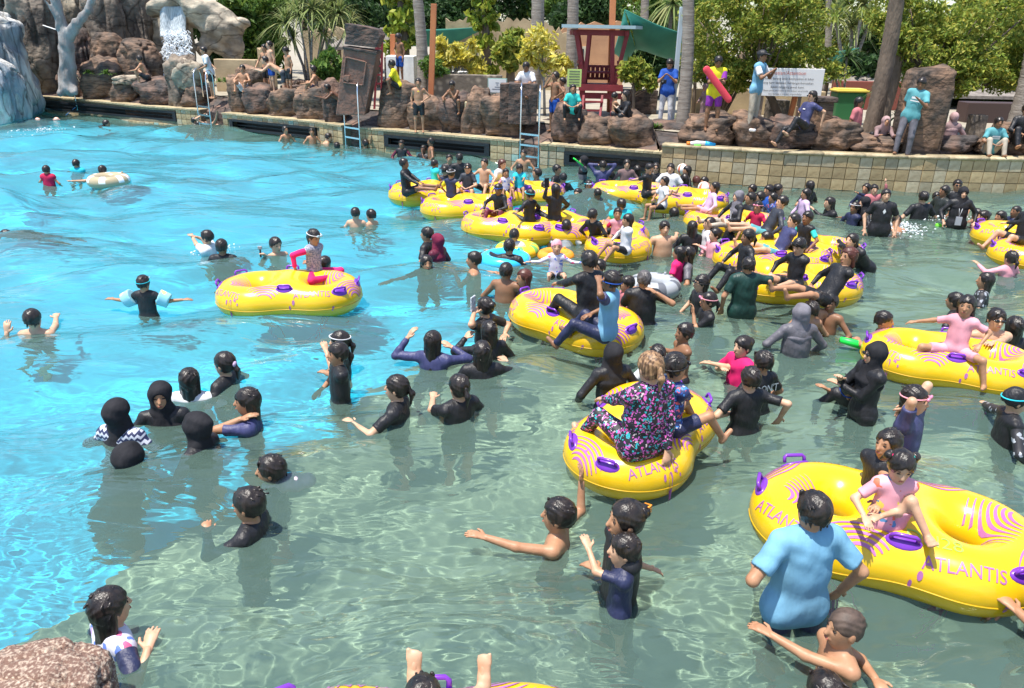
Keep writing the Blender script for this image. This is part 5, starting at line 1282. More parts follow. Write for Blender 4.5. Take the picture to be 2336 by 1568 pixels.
M_HAIRB = mat('blonde_streaked_hair', (.09, .048, .026), (.34, .20, .10), 26, .45, .6, 40, stretch=(2.2, 2.2, .35), bdist=.008, sharp=(.4, .6))
M_HAIRG = mat('greying_hair', (.05, .045, .045), (.12, .11, .11), 20, .45, .5, 40, bdist=.006)
M_HAIRC = mat('cropped_hair', (.055, .038, .030), (.10, .068, .052), 30, .6, .3, 90, bdist=.004)
M_EYE = mat('eye_dark', (.02, .013, .010), rough=.25); M_LIP = mat('lip', (.36, .10, .075), rough=.4); M_BROW = mat('brow', (.03, .018, .014), rough=.6)
M_SHADE = mat('sunglass_lens', (.01, .01, .012), rough=.12, spec=.8)

def ik(a, tgt, l1, l2, pole):
    v = tgt - a; d = np.linalg.norm(v); mx = (l1 + l2) * .995
    if d > mx: tgt = a + v / d * mx; v = tgt - a; d = mx
    d = max(d, abs(l1 - l2) + .02); n = v / max(np.linalg.norm(v), 1e-6)
    x = (l1 * l1 - l2 * l2 + d * d) / (2 * d); h = math.sqrt(max(l1 * l1 - x * x, 0))
    p = pole - n * (pole @ n); p = nrm(p) if np.linalg.norm(p) > 1e-4 else nrm(np.cross(n, (0.3, .2, 1)))
    return a + n * x + p * h, a + n * d
ARM = {  # (forward, outward, up) of hand from shoulder in arm lengths, elbow pole (f,o,u)
    'down': ((.12, .22, -.88), (-.5, .5, 0)), 'float': ((.34, .26, -.72), (-.3, .6, -.3)), 'out': ((.15, .93, -.22), (-.3, 0, -1)), 'fwd': ((.86, .05, -.22), (0, .4, -1)),
    'hip': ((.10, .05, -.60), (-.4, 1, 0)), 'lap': ((.50, -.12, -.55), (-.2, .8, -.3)), 'knee': ((.72, .05, -.42), (0, .7, -.5)), 'grip': ((.45, .35, -.62), (-.4, .9, -.1)),
    'face': ((.36, -.22, .22), (.3, .5, -1)), 'head': ((.02, -.12, .42), (.35, 1, .3)), 'up': ((.25, .15, .85), (.3, .5, -.2)), 'hold': ((.55, -.15, -.18), (-.1, .6, -1)),
    'cross': ((.34, -.42, -.34), (0, .8, -.6)), 'back': ((-.35, .25, -.70), (-.8, .5, 0)), 'neck': ((-.10, -.20, .22), (.5, 1, .35)), 'chin': ((.40, -.30, .02), (.2, .4, -1)), 'side': ((.05, .12, -.95), (-.5, .3, 0)),
}
LEG = {  # thigh dir, shin dir (f, o, u), foot dir
    'stand': [((.03, .07, -1), (-.03, .02, -1))] * 2, 'walk': [((.25, .07, -1), (.05, 0, -1)), ((-.12, .07, -1), (-.25, 0, -1))],
    'sit': [((1, .16, -.02), (.12, 0, -1))] * 2, 'ring': [((.88, .26, .30), (.55, .05, -.75))] * 2, 'ringout': [((.92, .22, .34), (.95, .05, .0))] * 2,
    'squat': [((.72, .36, .42), (-.22, -.05, -1))] * 2, 'cross': [((.72, .72, .02), (.15, -1, -.05))] * 2, 'straddle': [((.6, .80, .05), (.1, .25, -.9))] * 2,
    'swim': [((-1, .1, -.10), (-1, .05, .0))] * 2, 'kneesup': [((.70, .2, .66), (.38, 0, -.86))] * 2, 'lean': [((.30, .08, -1), (.02, .0, -1)), ((.42, .08, -1), (.20, .0, -1))],
    'wide': [((.05, .32, -1), (0, .10, -1))] * 2, 'recline': [((.95, .2, .15), (.85, 0, -.2))] * 2, 'one': [((.85, .25, .42), (.5, 0, -.8)), ((.9, .1, -.2), (.5, .0, -.85))],
}
PCOUNT = [0]; HSC = 1.05
def person(label, head, yaw, h=1.62, hair='s', top='-', bot='SK', skin='m', la='float', ra='float', lean=0, side=0, hy=0, hp=0, legs='stand', fat=1.0,
           lh=None, rh=None, lf=None, rf=None, acc='', group=None, lod=None, hgain=1.0, twist=0, child=False, zwater=True):
    """head: world position of the head centre. yaw: 0 right, 90 away, 180 left, 270 to the camera.
    hair codes: s short, c cropped, l long, p ponytail, b bun, t pigtails, h? hijab of colour, w? swim cap of colour, k cap."""
    PCOUNT[0] += 1
    head = np.asarray(head, float); k = h / 1.66; hk = (h / max(.2, hgain) / 1.66) ** .42 * hgain
    if h / hgain < 1.35: child = True
    yw = math.radians(yaw); f = np.array([math.cos(yw), math.sin(yw), 0]); l = np.array([-math.sin(yw), math.cos(yw), 0])
    ln, sd = math.radians(lean), math.radians(side)
    t = nrm(U_ * math.cos(ln) + f * math.sin(ln) + l * math.sin(sd)); tf = nrm(f - t * (f @ t)) if abs(ln) < 1.2 else nrm(-U_ * math.sin(ln) + f * math.cos(ln)); tl = np.cross(t, tf)
    # head frame
    a = math.radians(yaw + hy); hf0 = np.array([math.cos(a), math.sin(a), 0]); p_ = math.radians(hp)
    hf = hf0 * math.cos(p_) + U_ * math.sin(p_); hl = np.cross(U_, hf0); hu = np.cross(hf, hl)
    hs = hk * HSC
    neckb = head - (nrm(hu * .6 + t * .6)) * .132 * hs - t * .012 * k
    pel = neckb - t * .50 * k
    def T(fo, ou, up, s=0): return pel + tf * fo * k + tl * ou * k + t * up * k
    s = sc_at(head); fin = s * .438      # final pixels per metre
    res = float(np.clip(1.0 / fin, .0105, .024)); hres = float(np.clip(.62 / fin, .0062, .013)); near = fin > 78; mid = fin > 52
    org = head.copy()
    fw = fat * (1.0 if not child else .95)
    G = []   # body primitives
    q = .68
    G.append(cap(T(0, -.07 * fw, 0), T(0, .07 * fw, 0), .102 * k * fw, flat=tf, q=.9, k=.05))
    G.append(cap(T(.005, 0, .05), T(.0, 0, .22), .135 * k * fw, .125 * k * fw, flat=tf, q=.72, k=.06))
    G.append(cap(T(0, 0, .24), T(0, 0, .37), .142 * k * fw, .15 * k * (fw * .5 + .5), flat=tf, q=q, k=.05))
    SW = .155 * (fw * .4 + .6)
    tw = math.radians(twist); sd_ = tl * math.cos(tw) + tf * math.sin(tw)
    shl, shr = T(0, 0, .452) + sd_ * SW * k, T(0, 0, .452) - sd_ * SW * k
    G.append(cap(shl, shr, .056 * k, k=.04)); G.append(cap(T(-.01, -.09, .468), T(-.01, .09, .468), .040 * k, k=.05))
    neck = cap(neckb - t * .03 * k, head - hu * .05 * hs, .05 * hs, .05 * hs, k=.035)
    torso = list(G)
    arms = []; hands = []
    for sgn, sh, pose, tgt in ((1, shl, la, lh), (-1, shr, ra, rh)):
        l1, l2 = .275 * k, .235 * k
        po = ARM[pose]
        if tgt is not None:
            tg = np.asarray(tgt, float); tg = tg - nrm(tg - sh) * .07 * k
        else:
            v = po[0]; tg = sh + (f * v[0] + l * sgn * v[1] + U_ * v[2]) * (l1 + l2)
        pv = po[1]; el_, wr = ik(sh, tg, l1, l2, f * pv[0] + l * sgn * pv[1] + U_ * pv[2])
        arms.append((sh, el_, wr, sgn)); hands.append((wr, nrm(wr - el_), sgn))
    legsd = []
    lp = LEG[legs]
    for i, sgn in enumerate((1, -1)):
        th, sn = lp[i]; hip = T(0, sgn * .085, -.02); kn = hip + nrm(f * th[0] + l * sgn * th[1] + U_ * th[2]) * .41 * k
        an = kn + nrm(f * sn[0] + l * sgn * sn[1] + U_ * sn[2]) * .40 * k
        ft = (lf, rf)[i]
        if ft is not None: kn, an = ik(hip, np.asarray(ft), .41 * k, .40 * k, U_ + f * .2)
        sd2 = nrm(an - kn); fd = nrm(f - sd2 * (f @ sd2)) if abs(f @ sd2) < .9 else U_
        if legs in ('ringout', 'recline', 'swim'): fd = nrm(U_ * .9 + f * .4) if legs != 'swim' else -f
        legsd.append((hip, kn, an, fd))
    body = list(G)
    for sh, e_, wr, sgn in arms:
        body += [cap(sh, e_, .046 * k * fw ** .5, .037 * k, k=.025), cap(e_, wr, .038 * k, .026 * k, k=.015)]
    for hip, kn, an, fd in legsd:
        body += [cap(hip, kn, .082 * k * fw ** .6, .054 * k, k=.04), cap(kn, an, .052 * k, .034 * k, k=.02), cap(an - fd * .03 * k, an + fd * .125 * k - U_ * .0, .036 * k, .028 * k, k=.02)]
    finger_parts = []
    for (hip, kn, an, fd), ftt in zip(legsd, (lf, rf)):
        if ftt is None or not near: continue
        sdn = nrm(an - kn); sv = nrm(np.cross(fd, sdn)); out = sv; n2 = nrm(np.cross(sv, fd))
        fp = [cap(an - n2 * .0, an + fd * .05 * k, .042 * k, .042 * k, k=.02), cap(an + fd * .04 * k, an + fd * .155 * k, 0.040 * k, .050 * k, flat=n2, q=.5, k=.02), cap(kn, an, .046 * k, .034 * k, k=.02)]
        for j in range(5):
            o_ = (-.040 + .020 * j); L_ = (.052, .046, .042, .037, .031)[j if ftt is rf else 4 - j]
            r_ = (.0145, .0105, .010, .0098, .009)[j if ftt is rf else 4 - j]
            b0 = an + (fd * .155 + sv * o_) * k; fp.append(cap(b0, b0 + fd * L_ * k, r_ * k, r_ * .9 * k, k=.005))
        finger_parts.append(fp)
    # hands
    for wr, d, sgn in hands:
        down = -U_ if abs(d[2]) < .8 else f; n = nrm(down - d * (down @ d)); sv = np.cross(d, n) * sgn
        hk_ = k ** .8
        if near:
            fp = [cap(wr - d * .02 * hk_, wr + d * .075 * hk_, .026 * hk_, .039 * hk_, flat=n, q=.5, k=.012)]
            for j, (o_, L_) in enumerate(((-.030, .058), (-.010, .072), (.011, .068), (.030, .052))):
                b0 = wr + (d * .085 + sv * o_) * hk_; m1_ = b0 + (d * .5 + n * .12 + sv * o_ * 2.2) * L_ * hk_; m2_ = m1_ + (d * .45 + n * .26) * L_ * hk_
                fp += [cap(b0 - d * .02, m1_, .0098 * hk_, .0090 * hk_, k=.006), cap(m1_, m2_, .0090 * hk_, .0075 * hk_, k=.004)]
            tb = wr + (d * .02 - sv * .028) * hk_; tm = tb + (d * .6 - sv * .7) * .042 * hk_; fp += [cap(tb, tm, .0125 * hk_, .0105 * hk_, k=.01), cap(tm, tm + (d * .9 - sv * .25) * .032 * hk_, .0105 * hk_, .0085 * hk_, k=.005)]
            finger_parts.append(fp)
        else:
            body.append(cap(wr, wr + d * .075 * hk_, .022 * hk_, .034 * hk_, flat=n, q=.55, k=.012))
            for j, o_ in enumerate((-.026, -.009, .009, .026)):
                if mid: body.append(cap(wr + (d * .07 + sv * o_) * hk_, wr + (d * .15 + sv * o_ * 1.5 + n * .02) * hk_, .0105 * hk_, .0095 * hk_, k=.004))
            if mid: body.append(cap(wr + (d * .01 - sv * .02) * hk_, wr + (d * .06 - sv * .055) * hk_, .013 * hk_, .010 * hk_, k=.006))
            else: body.append(cap(wr + d * .06 * hk_, wr + d * .14 * hk_, .030 * hk_, .018 * hk_, flat=n, q=.5, k=.012))
    # head
    c = head; HR = np.stack([hf, hl, hu], 1)
    def hp_(a_, b_, c_): return c + (hf * a_ + hl * b_ + hu * c_) * hs
    H = [ell(hp_(-.008, 0, .025), np.array([.094, .076, .088]) * hs, HR, .03), ell(hp_(.022, 0, -.035), np.array([.066, .058, .072]) * hs, HR, .04), ell(hp_(.045, 0, -.075), np.array([.03, .032, .026]) * hs, HR, .03)]
    if not hair.startswith('h'):
        for sg in (1, -1): H.append(ell(hp_(-.005, sg * .078, -.008), np.array([.018, .010, .030]) * hs, HR, .008))
    if mid:
        for sg in (1, -1): H.append(ell(hp_(.093, sg * .031, .012), np.array([.014, .021, .011]) * hs, HR, .014, sub=True))
        H.append(cap(hp_(.086, 0, .012), hp_(.102, 0, -.022), .009 * hs, .0135 * hs, k=.012)); H.append(ell(hp_(.082, 0, -.052), np.array([.014, .022, .010]) * hs, HR, .012))
    else: H.append(cap(hp_(.086, 0, .006), hp_(.098, 0, -.02), .010 * hs, .013 * hs, k=.01))
    headp = H + [neck]
    parts = []
    V, F = polygonise(body + [neck], res); parts.append((V - org, F, 0))
    V, F = polygonise(headp, hres); parts.append((V - org, F, 0))
    for fp in finger_parts:
        V, F = polygonise(fp, .0062); parts.append((V - org, F, 0))
    facing = -(hf @ nrm(np.array([head[0], head[1], 0])))
    if True:
        mb = MB()
        def onf(a_, b_, c_):   # on the face surface
            X = hp_(a_ + .05, b_, c_)[None]; tt = 0
            for _ in range(16): tt += float(pointfield(headp, X - hf * tt)[0]) * .8
            return X[0] - hf * tt
        for sg in (1, -1):
            e = onf(.09, sg * .031, .010); mb.ell(e + hf * .001 - org, np.array([.005, .0155, .0065]) * hs, 8, 5, 0, HR); 
            e = onf(.09, sg * .032, .034); mb.ell(e - org, np.array([.004, .019, .0042]) * hs, 6, 4, 1, HR)
        e = onf(.09, 0, -.054); mb.ell(e - org, np.array([.0045, .021, .0062]) * hs, 8, 5, 2, HR)
        tri = []
        for f_ in mb.F: tri.append(list(f_) + [f_[-1]] * (4 - len(f_)) if len(f_) < 4 else f_)
        Vf = np.concatenate(mb.V)
    Vb, Fb, Mb = joinvf(parts)
    off = len(Vb); FF = [tuple(x) for x in Fb] + [tuple(i + off for i in f_) for f_ in mb.F]; MI = list(Mb) + [m_ + 1 for m_ in mb.M]
    root = thing('person', label, 'person', org, group=group)
    link('body', mesh_np('body', np.concatenate([Vb, Vf]), FF, [MATS['skin_' + skin], M_EYE, M_BROW, M_LIP], True, MI), root)
    # clothes -----------------------------------------------------------------
    amp = .0020 if near else .0018
    def wrinkle(D, X):
        return D + amp * (np.sin(X[..., 0] * 27 + 6 * np.sin(X[..., 2] * 9 + 4 * X[..., 1]) + 11 * X[..., 2]) + .7 * np.sin(X[..., 1] * 33 - 19 * X[..., 2] + 5 * np.sin(X[..., 0] * 11)))
    def infl(p, e):
        p = dict(p)
        if p['t'] == 'c': p['ra'] = p['ra'] + e; p['rb'] = p['rb'] + e
        else: p['r'] = p['r'] + e
        return p
    def cloth(name, prims, m, wr_=True, r_=None):
        V, F = polygonise(prims, r_ or res, wrinkle if wr_ else None)
        if len(V): return link(name, mesh_np(name, V - org, F, [m]), root)
    st, tc_ = (top + '-')[0], top[1:2]
    sl_c = top[2:3] or tc_
    if st in 'TLV':
        e = (.018 if tc_ in 'UWGTYBEMIC' else .011) if st != 'V' else .03
        pr = [infl(p, e) for p in torso]
        if legs in ('stand', 'walk', 'wide', 'lean') and st == 'T': pr.append(cap(T(0, -.075 * fw, -.05), T(0, .075 * fw, -.05), .108 * k * fw, flat=tf, q=.88, k=.04))
        if h > 1.5 and 'w' in acc:
            for sg in (1, -1): pr.append(ell(T(.085, sg * .07, .30), np.array([.07, .07, .075]) * k, None, .04))
        sl = []
        if st in 'TL':
            for sh, e_, wr, sgn in arms:
                if st == 'T': sl.append(cap(sh, sh + (e_ - sh) * .74, (.050 + e * .8) * k * fw ** .5, (.046 + e) * k, k=.02, end=True))
                else: sl += [cap(sh, e_, .056 * k * fw ** .5, .047 * k, k=.02), cap(e_, e_ + (wr - e_) * .97, .047 * k, .033 * k, k=.012, end=True)]
        if 'c' in acc: sl.append(cap(neckb - t * .05 * k, neckb + t * .03 * k, .066 * k, .060 * k, k=.02, end=True))
        nm = {'T': 't_shirt', 'L': 'rash_guard', 'V': 'float_vest'}[st]
        if sl_c != tc_ and sl:
            cloth(nm, pr, fab(tc_)); [cloth('sleeve', [infl(p, .002) for p in sl[j:j + (1 if st == 'T' else 2)]], fab(sl_c)) for j in ((0, 1) if st == 'T' else (0, 2))]
        else: cloth(nm, pr + sl, fab(tc_))
    if top[:1] == 'D':   # long robe
        pr = [infl(p, .02) for p in torso]; 
        for sh, e_, wr, sgn in arms: pr += [cap(sh, e_, .062 * k, .058 * k, k=.03), cap(e_, wr, .056 * k, .05 * k, k=.02, end=True)]
        pr.append(cap(T(0, 0, 0), (legsd[0][2] + legsd[1][2]) / 2 + U_ * .05, .15 * k, .20 * k, k=.06, end=True)); cloth('robe', pr, fab(top[1]))
    bs, bc = (bot + '-')[0], bot[1:2]
    if bs in 'SP' and bc:
        pr = [infl(torso[0], .013)]
        for hip, kn, an, fd in legsd:
            if bs == 'S': pr.append(cap(hip, hip + (kn - hip) * .72, .094 * k * fw ** .6, .078 * k, k=.03, end=True))
            else: pr += [cap(hip, kn, .092 * k * fw ** .6, .066 * k, k=.03), cap(kn, kn + (an - kn) * .93, .064 * k, .050 * k, k=.02, end=True)]
        cloth('shorts' if bs == 'S' else 'trousers', pr, fab(bc))
    if 'o' in acc:   # shoes
        for hip, kn, an, fd in legsd: cloth('shoe', [cap(an - fd * .045 * k - U_ * .015, an + fd * .14 * k - U_ * .015, .045 * k, .038 * k)], fab('W'), False)
    # hair / headwear ----------------------------------------------------------
    hm = M_HAIR; hc = hair[0]
    if 'r' in hair[1:] and hc not in 'hw': hm = M_HAIRR
    if 'y' in hair[1:] and hc not in 'hw': hm = M_HAIRB
    if 'g' in hair[1:] and hc not in 'hw': hm = M_HAIRG
    seed_ = PCOUNT[0] * 1.7
    def cutter(off_, nf=.80, nu=-.60, nape=None):
        def post(D, X):
            Y = (X - c) @ HR / hs
            g_ = .006 * np.sin(Y[..., 1] * 140 + 30 * Y[..., 2]) + .005 * np.sin(Y[..., 0] * 110 + 3 * seed_) + .008 * np.sin(Y[..., 1] * 43 + seed_) + .006 * np.sin(Y[..., 0] * 37 + 2 * seed_)
            D = D + (.0017 * np.sin(Y[..., 1] * 115 + 5 * np.sin(Y[..., 2] * 31 + seed_) + 4 * np.sin(Y[..., 0] * 23)) + .0015 * np.sin(Y[..., 0] * 41 + seed_ + 3 * np.sin(Y[..., 1] * 33)) * np.sin(Y[..., 2] * 37 - seed_) if mid else .003 * np.sin(Y[..., 0] * 41 + seed_) * np.sin(Y[..., 2] * 37))
            D = np.maximum(D, (Y[..., 0] * nf + Y[..., 2] * nu - off_ + g_) * hs)
            if nape is not None: D = np.maximum(D, (-(Y[..., 2]) - nape - .25 * Y[..., 0] + g_) * hs)
            return D
        return post
    skull = lambda e: [ell(hp_(-.010, 0, .027), (np.array([.094, .077, .088]) + e) * hs, HR, .03), ell(hp_(-.035, 0, -.03), np.array([.056 + e, .062 + e * .6, .06]) * hs, HR, .03)]
    if hc in 'sclpbtk':
        e = {'c': .005, 's': .014, 'k': .008}.get(hc, .013)
        if hc == 'c': hm = M_HAIRC if 'x' in hair else M_HAIR
        pr = skull(e)
        if hc in 'ck': V, F = polygonise(pr, hres, cutter(.036, nape=.045))
        elif hc == 's': V, F = polygonise(pr, hres, cutter(.030, nape=.058))
        else: V, F = polygonise(pr, hres, cutter(.034, nape=.085 if hc in 'pbt' else .3))
        hv = [(V - org, F, 0)]
        ex = []
        bk = nrm(-hf * .35 - U_)
        if hc == 'l':
            n0 = hp_(-.05, 0, .02); m0 = neckb - tf * .055 * k + t * .02 * k; e0 = T(-.10 * 1, .0, .24); e0 = neckb - t * .20 * k - tf * .105 * k
            ex = [cap(n0, m0, .075 * hs, .062 * hs, flat=nrm(tf), q=.7, k=.03), cap(m0, e0, .062 * hs, .03 * hs, flat=nrm(tf), q=.45, k=.03)]
            for sg in (1, -1): ex.append(cap(hp_(-.01, sg * .068, .02), hp_(-.03, sg * .075, -.11), .026 * hs, .020 * hs, k=.02))
        elif hc == 'p':
            n0 = hp_(-.10, 0, .015); m0 = n0 - hf * .035 * hs - U_ * .06; ex = [ell(n0, np.array([.026] * 3) * hs), cap(n0, m0, .022 * hs, .027 * hs, k=.01), cap(m0, m0 - U_ * .10 * hs + hf * .01, .026 * hs, .008 * hs, k=.015)]
        elif hc == 'b': ex = [ell(hp_(-.095, 0, .045), np.array([.045, .05, .045]) * hs, HR, .01)]
        elif hc == 't':
            for sg in (1, -1): ex += [ell(hp_(-.045, sg * .085, .06), np.array([.036] * 3) * hs, None, .01), cap(hp_(-.05, sg * .10, .05), hp_(-.06, sg * .125, -.02), .02 * hs, .008 * hs, k=.01)]
        if mid and hc in 'sl':
            rs_ = random.Random(PCOUNT[0])
            for i in range(26 if near else 14):
                az = rs_.uniform(-2.5, 2.5) if hc == 's' else rs_.uniform(-1.9, 1.9)      # 0 at the back of the head
                bx_, by_ = -.088 * math.cos(az) - .012, .078 * math.sin(az); zz = rs_.uniform(-.045, .0) if abs(az) < 1.3 else rs_.uniform(.0, .035)
                if abs(az) > 1.9: zz = rs_.uniform(.055, .07); bx_ = .075; by_ = rs_.uniform(-.05, .05)
                p0_ = hp_(bx_ * .97, by_ * .97, zz + .02); p1_ = hp_(bx_ * 1.03 - .004, by_ * 1.05, zz - rs_.uniform(.012, .034)); ex.append(cap(p0_, p1_, .010 * hs, .003 * hs, k=.004))
            for i in range(16 if near else 8):
                az = rs_.uniform(0, 6.28); el_ = rs_.uniform(.5, 1.4); n0_ = np.array([.094 * math.cos(el_) * math.cos(az) - .01, .077 * math.cos(el_) * math.sin(az), .088 * math.sin(el_) + .027]); tn_ = np.array([-.03, .02 * math.sin(az + 1), -.012])
                ex.append(cap(hp_(*(n0_ * 1.05)), hp_(*((n0_ + tn_) * 1.13)), .010 * hs, .003 * hs, k=.005))
        if ex:
            V2, F2 = polygonise(ex, hres * 1.1, (lambda D, X: D + .003 * np.sin(X[..., 0] * 130 + X[..., 1] * 90)) if near else None); hv.append((V2 - org, F2, 0))
        V, F, _ = joinvf(hv); link('hair', mesh_np('hair', V, F, [hm]), root)
        if hc == 'k':
            pr = skull(.022); V, F = polygonise(pr + [cap(hp_(.06, 0, .06), hp_(.15, 0, .045), .06 * hs, .05 * hs, flat=hu, q=.16, k=.01)], hres, lambda D, X: np.maximum(D, -(((X - c) @ HR)[..., 2] / hs - .030) * hs)); link('cap', mesh_np('cap', V - org, F, [fab('K')]), root)
    elif hc == 'h':
        pr = skull(.020) + [ell(hp_(.02, 0, -.055), np.array([.062, .068, .068]) * hs, HR, .03), cap(hp_(-.01, 0, -.05), neckb - t * .02 * k, .060 * hs, .080 * k, k=.03), cap(neckb - t * .02 * k, neckb - t * .12 * k, .115 * k, .175 * k, flat=tf, q=.72, k=.07)]
        pr.append(ell(hp_(.115, 0, -.022), np.array([.075, .054, .074]) * hs, HR, .012, sub=True)); V, F = polygonise(pr, hres * 1.15, (lambda D, X: D + .004 * np.sin(X[..., 0] * 22 + 9 * X[..., 2] + 3 * np.sin(X[..., 2] * 17 + 6 * X[..., 1])) + .003 * np.sin(X[..., 1] * 31 - 23 * X[..., 2])) if mid else None); link('hijab', mesh_np('hijab', V - org, F, [veil(hair[1])]), root)
    elif hc == 'w':
        V, F = polygonise(skull(.008) + [ell(hp_(-.01, 0, .0), np.array([.09, .078, .07]) * hs, HR, .03)], hres, cutter(.036, nape=.05)); link('swim_cap', mesh_np('swim_cap', V - org, F, [fab(hair[1])]), root)
    # accessories --------------------------------------------------------------
    def band(col, zo=.035, lens=None, r_=.0065, front=True):
        mb = MB(); pts = []
        for i in range(21):
            a_ = 2 * math.pi * i / 20; pts.append(hp_(math.cos(a_) * .110 - .008, math.sin(a_) * .096, zo + .010 * math.cos(a_)) - org)
        mb.tube(pts, r_ * hs, 5, cap=False); g_ = mb.build('goggles' if lens else 'head_band', [fab(col)], root, True)
        if lens:
            for sg in (1, -1):
                mb = MB(); mb.ell(hp_(.106, sg * .034, zo + .012) - org, np.array([.014, .030, .019]) * hs, 10, 6, 0, HR); mb.build('lens', [lens], g_, True)
    for a_ in acc:
        if a_ == '1': band('C', .035, mat('goggle_clear', (.45, .62, .68), rough=.1, spec=.8))
        if a_ == '2': band('P', .035, mat('goggle_pink', (.62, .22, .33), rough=.15, spec=.8))
        if a_ == '3': band('B', .04, mat('goggle_blue', (.02, .05, .3), rough=.15, spec=.8))
        if a_ == '4': band('W', .05, mat('goggle_clear', (.45, .62, .68), rough=.1, spec=.8))
        if a_ == '5': band('K', .012, M_SHADE)
        if a_ == '6': band('B', .005)
        if a_ == '7': band('W', .06)
        if a_ == 's':
            mb = MB()
            for sg in (1, -1): mb.ell(hp_(.100, sg * .032, .012) - org, np.array([.008, .028, .018]) * hs, 10, 6, 0, HR); mb.tube([hp_(.098, sg * .05, .016) - org, hp_(.0, sg * .086, .012) - org], .003, 5)
            mb.tube([hp_(.104, .012, .016) - org, hp_(.104, -.012, .016) - org], .003, 5); mb.build('sunglasses', [M_SHADE], root, True)
        if a_ == 'n': # lanyard
            mb = MB(); p0 = T(.12, 0, .16); mb.tube([T(.03, .07, .50) - org, T(.12, .03, .34) - org, p0 - org, T(.12, -.03, .34) - org, T(.03, -.07, .50) - org], .006, 5)
            lo_ = mb.build('lanyard', [fab('W')], root, True); mb = MB(); mb.box(p0 - t * .06 + tf * .02 - org, (.10, .03, .15), np.stack([tl, tf, t], 1)); mb.build('pouch', [mat('pouch_grey', (.4, .42, .46), rough=.2)], lo_)
        if a_ == 'a': # arm floats
            for j, (sh, e_, wr, sgn) in enumerate(arms):
                V, F = polygonise([cap(sh + (e_ - sh) * .30, sh + (e_ - sh) * 1.0, .105, .095, flat=tf, q=.75, start=True, end=True, k=.03)], hres * 1.4); link('arm_float', mesh_np('arm_float', V - org, F, [floral('arm_float_print', (.30, .62, .70), [(.30, .62, .70), (.30, .62, .70), (.7, .5, .25), (.30, .62, .70), (.1, .3, .6)], 14)]), root)
        if a_ == 'S': # scrunchie
            mb = MB(); mb.ell(hp_(-.112, 0, .012) - org, np.array([.02, .036, .03]) * hs, 10, 7); mb.build('scrunchie', [fab('V')], root, True)
        if a_ == 'O': # orange claw clip
            for j in range(4): mb = MB(); mb.tube([hp_(-.11 - .01, .02, .085 - j * .014) - org, hp_(-.15, -.01, .075 - j * .014) - org, hp_(-.125, -.05, .065 - j * .014) - org], .006, 5); mb.build('hair_clip', [M_ORV], root, True)
        if a_ == 'q': # collar
            cloth('collar', [cap(neckb - t * .035 * k, neckb + t * .02 * k, .072 * k, .062 * k, k=.01, end=True, start=True)], fab('B'), False, hres)
        if a_ == 'Q':
            cloth('collar', [cap(neckb - t * .045 * k, neckb + t * .0 * k, .080 * k, .066 * k, k=.01, end=True, start=True)], fab('O'), False, hres)
        if a_ == 'i': # hair ties
            for sg, cl in ((1, 'E'), (-1, 'M')): mb = MB(); mb.ell(hp_(-.03, sg * .068, .07) - org, np.array([.02, .02, .02]) * hs, 8, 6); mb.build('hair_tie', [fab(cl)], root, True)
        if a_ == 'm': pass
    return dict(root=root, T=T, arms=arms, hands=hands, legs=legsd, head=head, org=org, t=t, tf=tf, tl=tl, k=k, hp=hp_, HR=HR)

RY = [373, 448, 560, 600, 700, 838, 1062, 1600]; RS = [99, 118, 172, 205, 238, 318, 372, 470]; SY = [280, 330, 375, 450, 500, 560, 640, 700, 780, 900, 1000, 1180, 1400, 1600]; SS = [70, 79, 92, 110, 122, 142, 168, 186, 212, 260, 295, 385, 430, 460]
def Hd(x, y, z): return P(x, y, z)
def w(x, y, z, yaw, label, **kw):
    """someone in or over the water: head centre at pixel x, y, z metres above the water"""
    for a_ in ('lh', 'rh'):
        pass
    riding = kw.get('legs', '') in ('ring', 'ringout', 'cross', 'straddle') and not (kw.get('lean', 0) < -40)
    want = float(np.interp(y, RY, RS)) if riding else float(np.interp(y, SY, SS)); h0 = kw.get('h', 1.62) * (.95 if riding else 1.04)
    z0 = z; g = 1.0
    for _ in range(8):
        g = min(1.22, max(.6, want / sc_at(P(x, y, z))))
        if riding: z = .5 * z + .5 * ((.36 if y > 580 else .27) + .71 * (h0 * g / 1.66) * math.cos(math.radians(kw.get('lean', 0))))
        elif z0 > .3: z = .5 * z + .5 * z0 * g
    kw['h'] = h0 * g; kw['hgain'] = g; return person(label, P(x, y, z), yaw, **kw)
DROP = dict(stand=.90, squat=.36, sit=.0, lean=.86, walk=.88, kneesup=.30, cross=.12, one=.12, wide=.88)
def dk_(fx, fy, hx, hy_, zf, yaw, label, back=None, legs='stand', **kw):
    """someone on the deck: feet pixel fx, fy at height zf, head centre pixel hx, hy_"""
    if zf < 0:      # -b: stands b metres behind the pool wall's face
        foot = P(fx, fy, 1.0)
        for _ in range(6): foot = PY(fx, fy, wall_y(foot[0]) - zf)
    else: foot = P(fx, fy, zf)
    hd = PY(hx, hy_, foot[1]); 
    if 'dy' in kw: d = kw.pop('dy'); hd = PY(hx, hy_, foot[1] + d)
    for a_ in ('lh', 'rh'):
        if a_ in kw and kw[a_] is not None and len(kw[a_]) == 2: kw[a_] = PY(kw[a_][0], kw[a_][1], hd[1] - .1)
    if 'h' not in kw:
        H_ = hd[2] - foot[2]; frac = {'stand': .945, 'lean': .92, 'walk': .93, 'wide': .92, 'squat': .56, 'kneesup': .56, 'sit': .66}.get(legs, .9); ln = kw.get('lean', 0)
        if legs in ('stand', 'walk', 'lean', 'wide') and ln: frac = .52 + .42 * math.cos(math.radians(ln))
        if legs == 'squat' and ln: frac = .22 + .36 * math.cos(math.radians(ln))
        kw['h'] = min(1.9, max(.9, H_ / frac))
    return person(label, hd, yaw, legs=legs, **kw)
